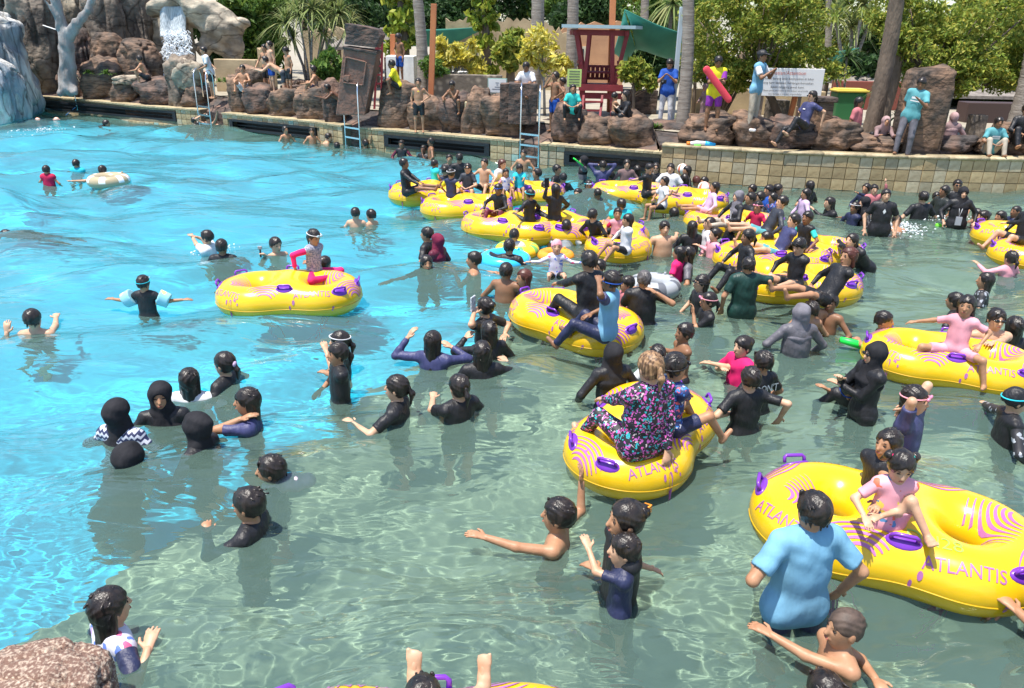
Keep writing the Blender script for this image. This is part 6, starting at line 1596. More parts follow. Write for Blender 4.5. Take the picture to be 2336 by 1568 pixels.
# ================================================================ everybody, from the far left to the near right
dk = dk_
G1 = 'people on the rocks and deck'
# --- on the rocks and deck
dk(325, 183, 318, 134, -.55, 190, 'shirtless boy squatting on a dark boulder with arms stretched out, left of the waterfall', h=1.5, legs='squat', lean=18, la='knee', ra='knee', bot='SK', hair='s', skin='m')
dk(492, 222, 464, 115, -.55, 215, 'slim young man in white T-shirt standing at the left pool ladder', top='TW', bot='SK', lean=14, lh=(455, 160), rh=(498, 162), h=1.66)
dk(470, 205, 459, 152, -1.2, 250, 'shirtless kid half hidden behind the white T-shirt at the left ladder', h=1.2, skin='l', bot='ST')
dk(558, 208, 553, 156, -.6, 265, 'thin youth in pale shorts crouching on a boulder right of the left ladder', legs='kneesup', h=1.5, la='knee', ra='knee', bot='SW', skin='m')
dk(622, 214, 614, 102, -.9, 215, 'tall shirtless boy in blue shorts standing behind the bending one', bot='SB', skin='l', la='side', ra='side')
dk(606, 214, 603, 109, -1.3, 240, 'boy almost hidden at the back of the three standing boys', skin='m', h=1.55)
dk(640, 214, 604, 137, -.6, 190, 'shirtless boy bending forward over the edge, hands on his thighs', lean=62, skin='l', bot='SD', la='fwd', ra='fwd', h=1.62)
dk(655, 218, 652, 115, -.6, 225, 'shirtless boy in long black shorts looking down at the water', skin='m', bot='SK', la='side', ra='side', hp=-25)
dk(690, 225, 714, 158, -.55, 195, 'shirtless boy sitting in navy shorts left of the tilted monument', legs='kneesup', h=1.6, skin='m', bot='SN', la='knee', ra='back', lean=10)
dk(762, 281, 746, 200, -.25, 200, 'thin dark-skinned boy bent over, climbing down beside the middle ladder', lean=58, skin='k', h=1.45, la='fwd', ra='fwd', bot='SR')
dk(897, 198, 893, 146, -.55, 185, 'boy in bright yellow T-shirt squatting on the tall smooth boulder', legs='squat', h=1.5, top='TY', skin='d', lean=20, la='lap', ra='lap')
dk(920, 191, 909, 85, -1.2, 225, 'shirtless boy in blue striped shorts standing in front of the white slab', skin='d', bot='SB', la='side', ra='hip', hp=-20)
dk(944, 300, 954, 188, .585, 275, 'teenager with yellow pendant standing barefoot on the pool coping', skin='m', bot='SK', la='hip', ra='side', h=1.42)
dk(1036, 243, 1031, 194, -.5, 250, 'boy squatting on a boulder with one arm across his face', legs='squat', h=1.42, skin='d', la='chin', ra='knee', lean=22, hp=-25)
dk(1180, 238, 1200, 152, -.62, 250, 'youth in white sports T-shirt sitting on the dark stone block', legs='kneesup', h=1.68, top='TW', skin='d', lean=10, la='lap', ra='lap', hp=-25)
dk(1243, 283, 1267, 174, -.8, 215, 'shirtless boy in royal-blue shorts at the right ladder', skin='d', bot='SB', la='hip', ra='face', h=1.5)
dk(1278, 270, 1283, 186, -1.6, 200, 'boy in red shorts half hidden behind the one in royal-blue', skin='d', bot='SQ', h=1.35)
dk(1304, 263, 1307, 202, -.5, 270, 'smiling girl in turquoise T-shirt squatting on a boulder', legs='squat', h=1.32, top='TE', bot='PK', skin='m', la='lap', ra='lap', hair='l', lean=6)
dk(1418, 284, 1427, 217, -.75, 195, 'woman all in black squatting beside a toddler right of the tower', legs='squat', top='LK', bot='PK', hair='l', skin='l', h=1.6, lean=12, la='hold', ra='hold')
dk(1397, 285, 1403, 219, -.9, 20, 'bare toddler held by the squatting woman in black', h=.92, skin='m', bot='SP', la='fwd', ra='fwd')
dk(1517, 286, 1528, 145, .95, 250, 'photographer in bright blue shirt and pale trousers looking at his camera', top='TB', bot='PW', skin='m', la='hold', ra='hold', hp=-28, acc='co', h=1.72)
dk(1606, 285, 1610, 199, .96, 200, 'woman in long mauve robe and hijab partly behind the lifeguard', hair='hH', top='DL', skin='m', hp=-20)
dk(1637, 276, 1639, 140, -.55, 262, 'lifeguard in yellow and purple shirt hugging a red rescue board', top='TYv', bot='Sv', skin='d', la='cross', ra='cross', hp=-30, h=1.7)
dk(1700, 280, 1739, 128, -.55, 320, 'photographer with black cap, pale blue shirt and beige trousers standing on the rocks', top='TUW', bot='PA', skin='d', hair='k', la='hold', ra='hold', acc='co', h=1.78, lean=4)
NAVY = dk(1797, 318, 1853, 219, -.35, 200, 'woman in sunglasses and navy top sitting with one leg down, holding a phone up', legs='one', top='TJ', bot='PK', skin='l', la='back', ra='hold', acc='s', hair='p', h=1.6, lean=-14)
dk(1958, 325, 1960, 233, -.95, 320, 'woman in salmon-pink T-shirt and dark jeans seen from the side', top='TI', bot='PJ', skin='d', hair='l', la='side', ra='side', fat=1.25, h=1.55)
dk(2024, 322, 2021, 277, -.8, 262, 'smiling woman in brown hijab crouching on the flat boulder', legs='squat', hair='hL', top='LL', bot='PK', skin='m', h=1.5, lean=45, la='fwd', ra='fwd', hp=10)
TEAL = dk(2062, 325, 2102, 190, -.22, 235, 'young man in teal T-shirt leaning on the rock stump looking at his phone', legs='lean', top='TT', bot='PS', skin='d', la='hold', ra='side', hp=-22, side=8, h=1.75)
dk(2178, 330, 2176, 268, -1.1, 80, 'veiled woman mostly hidden behind the rock stump', hair='hL', top='DL', skin='m', h=1.5)
TEAL2 = dk(2260, 354, 2278, 279, -.4, 262, 'woman in teal T-shirt sitting on a rock near the right edge, arms on her knees', legs='kneesup', top='TT', bot='PA', skin='d', hair='p', h=1.55, la='lap', ra='lap', lean=12)
dk(2328, 352, 2342, 250, -.5, 262, 'person in black seated at the right edge of the rocks', legs='kneesup', top='LK', bot='PK', skin='m', h=1.7, la='lap', ra='lap', lean=6)
# climbing swimmer
CLIMB = w(796, 262, .78, 95, 'swimmer in black T-shirt and white shorts climbing the middle ladder', top='TK', bot='SW', h=1.6, lh=P(787, 255, .9), rh=P(821, 252, .95), lean=5)
# --- far left in the water
w(243, 282, .09, 15, 'lone swimmer in black gliding just off the far left wall', top='LK', lean=72, legs='swim', hp=0)
w(106, 387, .26, 88, 'child in a red float vest at the upper left', h=1.2, top='VQ', la='float', ra='float')
w(174, 373, .27, 88, 'child in a sky-blue float vest beside the taupe swim ring', h=1.25, top='VC')
w(234, 388, .20, 100, 'shirtless swimmer hanging over the taupe swim ring, arm reaching left', lh=P(158, 413, .03), ra='fwd', skin='l', lean=20)
w(444, 275, .22, 20, 'boy with white shirt collar at the left end of the wall group', top='TW', h=1.4, la='fwd', ra='float')
w(453, 284, .10, 100, 'swimmer low in the water in front of the boys at the left ladder', skin='l', lean=50, legs='swim')
w(474, 267, .36, 92, 'shirtless boy with arms raised to the coping under the left ladder', skin='l', lh=P(460, 257, .5), rh=P(496, 254, .58))
w(504, 272, .28, 95, 'shirtless boy seen from behind pressed to the left wall, arm up', skin='l', rh=P(514, 256, .58), h=1.5)
w(530, 268, .38, 255, 'shirtless boy covering his mouth with one hand by the left wall', skin='l', la='chin', h=1.6)
w(651, 296, .36, 320, 'shirtless boy turning right at the second outlet slot', skin='m', h=1.45)
w(711, 300, .30, 290, 'small shirtless boy standing between two others at the left wall', skin='m', h=1.3)
w(750, 312, .20, 20, 'shirtless boy stooping with rounded back just left of the climbing swimmer', skin='l', lean=35, h=1.45)
w(769, 333, .10, 95, 'dark-haired swimmer low in the water below the climbing swimmer', skin='m', h=1.4)
w(833, 327, .14, 150, 'shirtless boy gripping the wall with one raised arm right of the middle ladder', skin='m', rh=P(850, 300, .5), h=1.45)
w(916, 328, .36, 265, 'boy in black and maroon rash guard at the left end of the third slot', skin='d', top='LKR', h=1.35)
w(966, 340, .22, 250, 'dark-skinned boy sitting low with a raised fist under the third slot', skin='k', la='face', h=1.3, top='TK')
w(983, 323, .48, 195, 'tall shirtless boy facing left against the third slot', skin='d', h=1.55)
w(1194, 351, .42, 262, 'smiling shirtless boy at the foot of the right ladder', skin='m', h=1.5)
w(811, 486, .24, 92, 'shirtless boy seen from behind, left of a pair in open water', skin='l', h=1.4)
w(846, 490, .16, 150, 'shirtless boy turned left, right of a pair in open water', skin='l', h=1.35)
w(472, 541, .16, 175, 'swimmer in white shirt with hands pressed together', top='TW', skin='l', lh=P(432, 532, .14), rh=P(442, 536, .12), h=1.6)
w(506, 562, .22, 92, 'swimmer in black T-shirt seen from behind, upper left of the near yellow ring', top='TK', skin='d')
w(629, 558, .18, 320, 'shirtless young man holding a small action camera', skin='l', lh=P(596, 582, .10), ra='float', hp=-8)
w(742, 600, .30, 60, 'dark-haired head peeking over the yellow ring behind the girl in magenta', skin='m', h=1.2)
w(716, 540, 1.00, 330, 'girl in grey and magenta swimsuit with white goggles sitting on a yellow ring', top='LhM', bot='PM', skin='m', hair='p', acc='4', legs='cross', h=1.38, lh=P(700, 600, .42), rh=P(668, 618, .38), hp=-16, lean=4)
w(327, 645, .30, 92, 'boy with printed arm floats and pale blue goggle strap', top='TK', acc='1a', h=1.2, la='out', ra='out', skin='m')
w(75, 727, .16, 95, 'shirtless swimmer from behind with both arms spread at the left edge', skin='l', rh=P(135, 705, .03), lh=P(0, 757, .03), h=1.55)
w(14, 540, -.12, 160, 'swimmer in dark clothes face down under the surface at the left edge', top='LS', bot='PS', lean=85, legs='swim', skin='m')
# --- left middle crowd
w(775, 779, .30, 185, 'girl with glasses on her head and long ponytail, behind another girl', top='TK', hair='p', acc='7', h=1.5, skin='l', lh=P(740, 797, .12))
w(770, 806, .42, 205, 'girl with ponytail in black top, front one of two near the centre left', top='TK', hair='p', h=1.5, skin='m', lh=P(722, 845, .02), ra='float')
w(988, 779, .36, 72, 'long-haired girl in navy long sleeves with both hands raised', top='LJ', hair='l', lh=P(922, 758, .36), rh=P(1034, 783, .22), h=1.6, skin='l')
w(1106, 700, .42, 150, 'girl holding up a phone in a patterned pouch', top='TK', hair='b', skin='l', lh=P(1078, 702, .42), rh=P(1160, 770, .02), h=1.6)
w(1115, 755, .34, 118, 'long-haired girl in black long sleeves, middle one of three in a row', top='LK', hair='l', lh=P(1057, 765, .16), ra='float', h=1.6, skin='l')
w(1100, 803, .38, 100, 'girl with very long straight hair and black T-shirt, nearest of three in a row', top='TK', hair='l', rh=P(1160, 822, .10), la='float', h=1.6, skin='l')
w(905, 884, .30, 172, 'girl with ponytail in black T-shirt reaching left', top='TK', hair='p', lh=P(790, 970, -.02), h=1.55, skin='l')
w(1047, 882, .34, 128, 'girl with ponytail and coral neckline in black', top='TK', hair='p', acc='Q', lh=P(984, 903, .05), h=1.52, skin='l')
w(974, 534, .36, 168, 'man in black T-shirt holding the woman in maroon hijab', top='TK', skin='m', h=1.68)
w(998, 549, .28, 150, 'woman in maroon hijab leaning on the man in black', hair='hR', top='LR', skin='m', h=1.5, la='hold')
w(973, 600, .22, 290, 'girl with long wet hair and squinting face, black top with pink sleeve', top='TK', hair='l', skin='m', la='out', ra='out', h=1.5)
w(1081, 592, .30, 185, 'shirtless man facing left with arms spread, hair combed back', skin='m', lh=P(1030, 636, .02), rh=P(1130, 622, .02), h=1.68)
w(1155, 618, .40, 70, 'shirtless tanned man seen from behind, beside the red-haired woman', skin='d', h=1.66, la='float', ra='float', fat=1.1)
w(1195, 633, .32, 195, 'woman with long reddish-brown hair leaning towards the tanned man', top='TK', hair='lr', skin='m', h=1.5)
w(1173, 536, .34, 85, 'boy in white shirt inside the small yellow swim ring', top='TW', h=1.3, skin='m')
w(1162, 562, .34, 80, 'man in black rash guard leaning over the bright blue swim ring', top='LK', skin='m', lh=P(1103, 566, .10), ra='float', h=1.66, lean=10)
w(1270, 562, .28, 270, 'toddler with pink sun hat in the orange swim ring', top='Lg', hair='wP', h=.95, skin='l', la='out', ra='out', legs='ringout')
w(1292, 515, .34, 82, 'boy in white T-shirt from behind, touching the ring of the woman with phone', top='TW', h=1.45, skin='m')
w(512, 829, .20, 165, 'girl with lilac scrunchie and glasses turned left', top='TK', hair='p', acc='S', h=1.55, skin='l')
w(433, 867, .12, 92, 'person with short wet bob seen from behind between the hijabs and the scrunchie girl', top='TW', hair='l', h=1.5, skin='l')
w(366, 903, .22, 288, 'smiling girl in black hijab facing the camera', hair='hK', top='LK', skin='m', h=1.55)
w(267, 942, .24, 80, 'woman in black hijab and blue-white zigzag blouse seen from behind', hair='hK', top='LZ', h=1.58, skin='m')
w(450, 975, .22, 172, 'woman in black hijab turned left, right of the smiling girl', hair='hK', top='LK', skin='l', h=1.58)
w(564, 915, .24, 192, 'woman with chin-length wet hair and blue top, hand at her cheek', hair='l', top='TJ', skin='m', la='chin', lh=P(540, 940, .18), ra='float', h=1.55)
w(296, 1047, .06, 75, 'head in tight black hijab low in the water, nearest of the hijab group', hair='hK', top='LK', skin='m', h=1.55, lean=20)
BALLOON = w(618, 1072, .12, 188, 'child with face mask tilted up and pale pink shirt ballooning behind', hair='s', top='TN', skin='m', h=1.25, la='float')
w(567, 1150, .20, 172, 'child with bowl-cut wet hair in black, reaching left, below the masked child', hair='s', top='LK', bot='PK', skin='m', h=1.3, lh=P(455, 1215, -.03), ra='float')
w(251, 1385, .22, 50, 'girl with long wet hair and floral sleeves near the bottom left rock', hair='l', top='TgN', bot='SN', skin='l', h=1.4, rh=P(365, 1482, .0), la='float', lean=8)
w(1274, 1175, .16, 165, 'shirtless boy with both arms flung wide in the centre foreground', skin='m', lh=P(1050, 1213, .06), rh=P(1334, 1082, .22), bot='SK', h=1.28)
w(1427, 1185, .58, 190, 'woman with hair bun and orange claw clip holding a toddler', top='TK', bot='PK', hair='b', acc='O', skin='m', rh=P(1400, 1290, .15), lh=P(1350, 1300, .05), h=1.58)
w(1424, 1254, .46, 178, 'toddler in navy T-shirt raising one finger, held by the woman with a bun', top='TN', skin='l', hair='s', lh=P(1331, 1240, .40), rh=P(1500, 1300, .12), h=.98, legs='stand')
w(1855, 1165, .82, 102, 'man in sky-blue T-shirt standing with his back to the camera', top='TU', bot='SN', skin='m', h=1.70, la='down', ra='down', lh=P(1712, 1310, .25), rh=P(1920, 1365, .1), fat=1.12)
w(1926, 1432, .26, 188, 'shirtless crop-haired boy stretching his arm left in the foreground', skin='m', hair='cx', lh=P(1655, 1398, .10), rh=P(2020, 1568, .0), bot='SK', h=1.32)
w(1880, 1578, .04, 110, 'top of a dark head at the bottom edge below the crop-haired boy', skin='m', h=1.3)
w(2470, 1290, .62, 170, 'person just outside the right edge whose hand grips the nearest ring', top='TN', skin='m', lh=P(2296, 1392, .12), h=1.66, side=4)
# --- nearest ring and right side
w(2026, 1012, .78, 205, 'older girl in black T-shirt seated behind the girl in pink', top='TK', bot='SK', hair='l', skin='m', h=1.40, legs='stand', lh=P(1985, 1180, .5), rh=P(2095, 1160, .5))
w(2055, 1062, 1.05, 262, 'little girl in pink printed T-shirt with two hair buns on the nearest ring', top='TpP', bot='SP', hair='t', acc='i', skin='l', h=1.10, legs='ring', lf=P(2120, 1232, .40), rf=P(2010, 1215, .25), rh=P(1965, 1190, .50), lh=P(1998, 1188, .48), hp=-24)
w(2087, 911, .88, 318, 'woman in navy T-shirt with pink goggles on her forehead tying her hair', top='TJ', bot='SN', hair='l', acc='2w', skin='l', h=1.6, la='neck', ra='neck', fat=1.12)
w(1996, 808, .78, 188, 'woman in loose black hijab and sunglasses facing left', hair='hK', top='LK', bot='PK', acc='s', skin='l', h=1.6, lh=P(1905, 880, .3), ra='hold')
w(1942, 884, .24, 235, 'boy with goggle strap bending his head down in front of the woman in sunglasses', top='LK', acc='6', skin='m', h=1.35, hp=-50, lean=35, lh=P(1875, 885, .12), ra='float')
w(2317, 912, .40, 350, 'boy in black swim cap and aqua goggles at the right edge', top='LKz', hair='wK', acc='1', skin='l', h=1.4, lh=P(2235, 915, .05))
w(2017, 731, .40, 335, 'boy in dark shirt with blue sleeve beside the yellow ring, looking right', top='TXB', skin='m', h=1.3, rh=P(1950, 775, .06))
w(2205, 697, .98, 232, 'small girl in pale pink dress sitting on the yellow ring at right', top='TP', bot='SP', hair='l', skin='m', h=1.12, legs='straddle', rh=P(2060, 735, .50), lh=P(2240, 795, .45), lean=-4)
w(2273, 728, .48, 262, 'shirtless man in sunglasses behind the right-hand yellow ring', skin='l', acc='s', h=1.68, rh=P(2170, 740, .42), lh=P(2245, 790, .35))
w(2313, 745, .32, 85, 'head of a long-haired woman right behind the man in sunglasses', hair='l', top='TK', skin='m')
w(2178, 686, .26, 130, 'dark-haired child bending behind the small girl in pale pink', hair='p', top='TK', skin='m', h=1.3, lean=25)
w(2248, 640, .28, 150, 'girl in black and white leaf-print T-shirt with long wet hair', top='Tz', hair='l', skin='m', h=1.4)
w(2306, 588, .26, 105, 'girl in pink with low ponytail raising one hand at the right', top='LP', hair='p', skin='l', h=1.3, lh=P(2222, 600, .12))
w(1861, 682, .42, 95, 'wet-haired boy seen from behind, next to the bare-shouldered boy', skin='m', h=1.45)
w(1895, 690, .36, 232, 'shirtless boy with damp fringe looking down left', skin='d', h=1.4)
w(1850, 706, .34, 100, 'boy\'s dark head just behind the grey hijab', skin='m', h=1.3)
w(1828, 716, .52, 95, 'woman in loose charcoal hijab and top seen from behind', hair='hS', top='LS', bot='PS', skin='m', h=1.6, fat=1.15, lh=P(1745, 785, .03))
w(1694, 790, .34, 205, 'girl in hot-pink T-shirt with hair bun reaching left', top='TM', hair='b', skin='l', h=1.38, lh=P(1590, 825, .03), rh=P(1640, 850, .02))
DONT = w(1740, 825, .50, 115, 'boy in black T-shirt with white letters on the back', top='TK', skin='m', h=1.42, hair='s')
w(1712, 863, .50, 98, 'boy in black T-shirt with blue collar and cuffs seen from behind', top='TK', skin='l', acc='q', h=1.42, rh=P(1788, 962, .05), lh=P(1655, 955, .05))
w(1561, 759, .50, 192, 'shirtless boy touching the ring of the boy in light blue', skin='d', h=1.36, lh=P(1442, 784, .12), ra='down')
w(1398, 809, .62, 112, 'woman in dark grey-black hijab behind the floral woman\'s ring', hair='hK', top='LK', skin='m', h=1.58)
w(1500, 808, .40, 90, 'dark-haired child hidden behind the floral woman', skin='m', h=1.2, top='TW')
w(1483, 838, 1.12, 118, 'large woman with streaked blonde ponytail in black floral swimsuit on a yellow ring', top='LF', bot='PF', hair='py', skin='l', h=1.60, fat=1.36, legs='ring', lh=P(1335, 915, .42), rh=P(1524, 1092, .18), hp=-6)
w(1540, 836, .92, 30, 'boy with dark goggles in blue floral rash guard beside the blonde woman', top='Lf', bot='SN', skin='m', acc='5', h=1.22, legs='ring', rh=P(1578, 905, .45), la='grip')
w(1343, 595, 1.02, 120, 'young man in black long-sleeved shirt with patterned shoulders on a yellow ring', top='LK', bot='PK', skin='m', h=1.66, legs='ring', lh=P(1222, 656, .42), ra='grip', lean=6)
w(1394, 641, .98, 155, 'boy in light blue T-shirt with navy sleeves touching his head', top='TUJ', bot='PN', acc='6', skin='d', h=1.5, legs='ring', lh=P(1362, 630, 1.02), ra='lap')
w(1367, 609, .26, 225, 'shirtless boy peering between the two riders of the yellow ring', skin='m', h=1.3)
w(1430, 647, .32, 190, 'boy with pink collar next to the broad man in black', skin='m', h=1.25, top='TI')
w(1469, 637, .70, 92, 'broad man in wet black T-shirt with greying hair seen from behind', top='TK', bot='SK', hair='sg', skin='m', h=1.72, fat=1.2, rh=P(1500, 668, .5), la='hold')
w(1600, 645, .46, 188, 'girl with black goggles on her eyes facing left', top='TK', hair='l', acc='5', skin='l', h=1.4)
w(1616, 686, .42, 185, 'girl with pink goggles and thin braid, hand at her mouth', top='TK', hair='p', acc='2', skin='m', la='chin', h=1.35)
w(1549, 577, .42, 150, 'girl with wet pigtails in hot-pink T-shirt', top='TM', hair='l', skin='m', h=1.25)
w(1569, 579, .38, 175, 'woman in grey behind the hot-pink girl', top='TS', hair='l', skin='m', h=1.5)
w(1516, 520, .46, 275, 'middle-aged shirtless man smiling at the end of a yellow ring', skin='l', h=1.68, fat=1.15, lh=P(1545, 530, .2), hair='s')
# --- centre right crowd
w(1409, 487, .74, 268, 'toddler in red and pink shirt sitting in the end-on yellow ring', top='TPQ', skin='m', h=.98, legs='ring', hair='s')
w(1432, 502, .82, 195, 'girl with long hair in pale blouse sitting in the end-on yellow ring', top='LW', hair='l', skin='m', h=1.2, legs='ring', lh=P(1385, 512, .45), ra='grip')
w(1417, 466, .66, 100, 'head of a man behind the toddler, with blue float under him', top='VC', skin='m', h=1.6)
w(1352, 490, .58, 60, 'child in black lying back over the end-on ring with a bare foot out', top='LK', bot='PK', skin='l', h=1.2, legs='ringout', lean=-30)
w(1537, 487, .12, 110, 'swimmer with black hair alone between the yellow rings', top='TK', skin='m')
w(1579, 518, .34, 92, 'girl with two thin braids in black rash guard seen from behind', top='LK', hair='l', skin='m', h=1.5)
w(1618, 510, .42, 180, 'woman in white T-shirt looking left among the centre crowd', top='TW', hair='l', skin='l', h=1.55)
w(1631, 535, .30, 195, 'girl with dark hair and pale pink sleeves reaching left', top='LP', hair='b', skin='l', h=1.4, lh=P(1590, 560, .05))
w(1667, 515, .34, 185, 'girl in black hijab with white brim', hair='hK', top='LK', acc='7', skin='m', h=1.4)
w(1707, 605, .86, 92, 'young man in wet dark green T-shirt seen from behind', top='TG', bot='SK', skin='m', h=1.70, rh=P(1738, 618, .6), la='down', fat=1.05)
w(1706, 540, .92, 195, 'girl in black with hair tied low sitting on the ring behind the green shirt', top='LK', bot='PK', hair='p', skin='d', h=1.4, legs='ring', la='grip', ra='grip')
w(1748, 544, .42, 182, 'shirtless man low between two yellow rings', skin='m', top='TK')
w(1823, 561, .94, 215, 'boy in black rash guard sitting with bare legs on a yellow ring', top='LK', bot='SK', skin='l', h=1.36, legs='ringout', hp=-22, lh=P(1785, 598, .48), ra='grip')
w(1936, 585, .88, 195, 'woman with long reddish hair reclining in black on a yellow ring', top='LK', bot='SK', hair='lr', acc='w', skin='m', h=1.42, legs='ringout', lean=-28, lh=P(1838, 628, .45), ra='grip', fat=1.15)
w(1943, 549, .66, 205, 'woman in black wetsuit bending forward to push a yellow ring', top='LK', bot='PK', hair='l', skin='l', h=1.62, lean=48, lh=P(1885, 548, .42), rh=P(1900, 536, .42), hp=5)
w(1684, 448, .98, 200, 'woman in charcoal hijab with white lanyard sitting on a yellow ring', hair='hS', top='LK', bot='PA', acc='n', skin='l', h=1.56, legs='ringout', la='lap', ra='grip')
w(1729, 471, .60, 225, 'child in red shirt with pink goggles riding the ring', top='TQ', acc='2', skin='m', h=1.1, legs='ring')
w(1784, 461, .64, 182, 'man in dark rash guard reclining with bare legs over the ring', top='LD', skin='l', h=1.66, legs='ringout', lean=-24, ra='back', bot='ST')
w(1811, 503, .66, 188, 'boy in navy T-shirt and teal shorts leaning back on the ring', top='TJ', bot='ST', skin='l', h=1.45, legs='ringout', lean=-22, lh=P(1775, 520, .4))
w(1842, 496, .52, 215, 'boy in black vest with turquoise trim behind the boy in navy', top='TKE', skin='d', h=1.3, legs='ring')
w(1712, 452, .34, 185, 'dark-haired person just right of the charcoal hijab', top='TK', skin='m')
w(1716, 432, .30, 210, 'boy\'s head furthest back, right of the far ring', skin='d', h=1.3)
w(1733, 450, .34, 190, 'man with pale face behind the child in pink goggles', top='TK', skin='l')
w(1753, 434, .34, 205, 'masked long-haired woman near the curved wall', top='TB', hair='l', skin='m')
w(1775, 432, .34, 320, 'woman with long wet hair looking right near the curved wall', top='TK', hair='l', skin='m')
w(1763, 451, .26, 190, 'child in blue and white print behind the reclining man', top='Tf', skin='m', h=1.2)
w(1838, 442, .44, 185, 'girl in lavender blouse walking left by the curved wall', top='LV', hair='l', skin='m', h=1.35)
w(1847, 424, .40, 120, 'dark-haired girl just behind the one in lavender', top='TK', hair='l', skin='m', h=1.5)
w(1892, 463, .22, 182, 'woman with slicked hair swimming left with one arm out', top='LK', hair='l', skin='l', lh=P(1850, 476, .04), lean=25)
w(1950, 473, .34, 205, 'boy with yellow-rimmed goggles on his head in navy rash guard', top='LN', acc='7', skin='d', h=1.25, lh=P(1905, 495, .05))
w(1972, 462, .44, 188, 'woman in black hijab smiling left beside the man with glasses', hair='hK', top='LK', skin='l', h=1.55)
LOGO = w(2021, 445, .86, 258, 'man with glasses in black T-shirt with white chest logo, standing waist-deep', top='TK', bot='SK', skin='l', h=1.76, fat=1.15, la='down', ra='down')
w(2045, 504, .14, 250, 'boy splashing on his back in white foam', skin='m', lean=-50, h=1.3, legs='recline')
w(1976, 430, .42, 215, 'child in dark top with one arm pointing left by the curved wall', top='LN', skin='m', h=1.3, lh=P(1946, 435, .4))
w(1994, 432, .46, 265, 'child in pink sleeves raising a hand by the curved wall', top='LI', skin='l', h=1.25, la='up')
w(2106, 450, .46, 95, 'man in shiny black T-shirt seen from behind at the right', top='TK', skin='l', fat=1.15, h=1.7)
w(2136, 449, .28, 255, 'child held behind the man in shiny black', skin='d', h=1.1)
w(2154, 436, .50, 190, 'teenage boy in dark teal T-shirt turned left', top='TX', skin='d', h=1.6)
w(2184, 422, .52, 255, 'young man in sunglasses behind the smiling hijab woman', top='TK', acc='s', skin='m')
w(2197, 440, .78, 255, 'smiling woman in black hijab with a grey phone pouch on a lanyard', hair='hK', top='LK', bot='PK', acc='n', skin='l', h=1.62, fat=1.15)
w(2227, 487, .22, 100, 'dark-haired child to the right of the phone pouch', skin='d', h=1.1)
w(2243, 494, .28, 185, 'woman with tied hair in pink float vest facing left', top='VI', hair='b', skin='m')
w(2282, 494, .24, 185, 'girl facing left with curly tied hair near the right edge ring', top='TV', hair='p', skin='m', h=1.3)
w(2317, 482, .30, 190, 'crop-haired boy in dark and red shirt at the right edge', top='TNQ', hair='c', skin='d', h=1.35)
w(2352, 470, .90, 185, 'rider on the farther edge ring whose black sleeve reaches left', top='LK', skin='l', legs='ring', lh=P(2266, 512, .46))
# by the curved and straight wall
w(1331, 366, .48, 190, 'woman in black hijab and grey sleeves holding a green strap', hair='hK', top='LS', skin='l', lh=P(1312, 362, .55), h=1.5)
w(1375, 377, .42, 92, 'person in navy seen from behind with both hands on the head', top='LJ', skin='l', la='head', ra='head', h=1.58)
w(1430, 374, .44, 268, 'woman in patterned dark top standing at the wall slot', top='LH', hair='l', skin='l', h=1.52)
w(1453, 388, .22, 100, 'head with long black hair right of the woman at the slot', top='TK', hair='l', skin='m')
w(1392, 401, .12, 150, 'swimmer in navy low in front of the wall group', top='TN', skin='m', h=1.3)
w(1481, 384, .92, 325, 'boy in black T-shirt seated on the far yellow ring looking down', top='TK', bot='SK', skin='l', h=1.48, legs='ringout', hp=-22, lh=P(1460, 416, .45), rh=P(1420, 415, .45), hy=-20)
w(1496, 382, .42, 262, 'woman in sunglasses and black top behind the far ring', top='TK', hair='p', acc='s', skin='l', h=1.5)
w(1530, 384, .56, 250, 'woman in white and silver T-shirt near the curved wall', top='TW', hair='l', skin='l', fat=1.2, h=1.6)
w(1567, 389, .42, 190, 'long-haired woman just right of the raised beach ball', top='TK', hair='l', skin='m', h=1.5)
w(1516, 413, .84, 195, 'girl in white T-shirt dangling her legs off the far ring', top='TW', bot='SK', hair='l', skin='m', h=1.28, legs='sit', la='grip', ra='lap')
w(1631, 427, .70, 185, 'girl in lavender long sleeves reclining on the far ring', top='LV', bot='SP', hair='l', skin='m', h=1.3, legs='ringout', lean=-14)
w(1561, 408, .24, 95, 'black-haired head behind the girl in white on the far ring', top='TK', hair='l', skin='m')
w(1588, 412, .20, 100, 'brown-haired head left of the lower beach ball', skin='m', hair='sr', h=1.3)
w(1606, 414, .18, 215, 'dark wet head between beach ball and curved wall', skin='m', h=1.3)
w(1343, 422, .24, 268, 'girl with blue goggles in red shirt in open water at the centre', top='TQ', acc='1', hair='l', skin='m', h=1.3)
w(1361, 427, .18, 265, 'second face just behind the shoulder right of the red-shirted girl', skin='l', h=1.3, hair='l')
w(1318, 442, .20, 235, 'round-faced woman in black looking over her shoulder', top='TK', hair='l', skin='l', h=1.5)
w(1363, 441, .26, 110, 'boy with shaved head seen from behind, left of the end-on ring', skin='d', hair='c', h=1.4)
w(1271, 387, .26, 330, 'man in black rash guard turned right near the straight wall', top='TK', skin='m')
w(1285, 405, .20, 95, 'black swim cap with white marks seen from behind', hair='wK', top='TK', skin='m', h=1.4)
w(1225, 396, .30, 185, 'man in black seen in profile facing left behind the children\'s ring', top='TK', skin='m')
w(1244, 425, .36, 75, 'woman with black ponytail just left of the phone holder', top='TK', hair='p', skin='m')
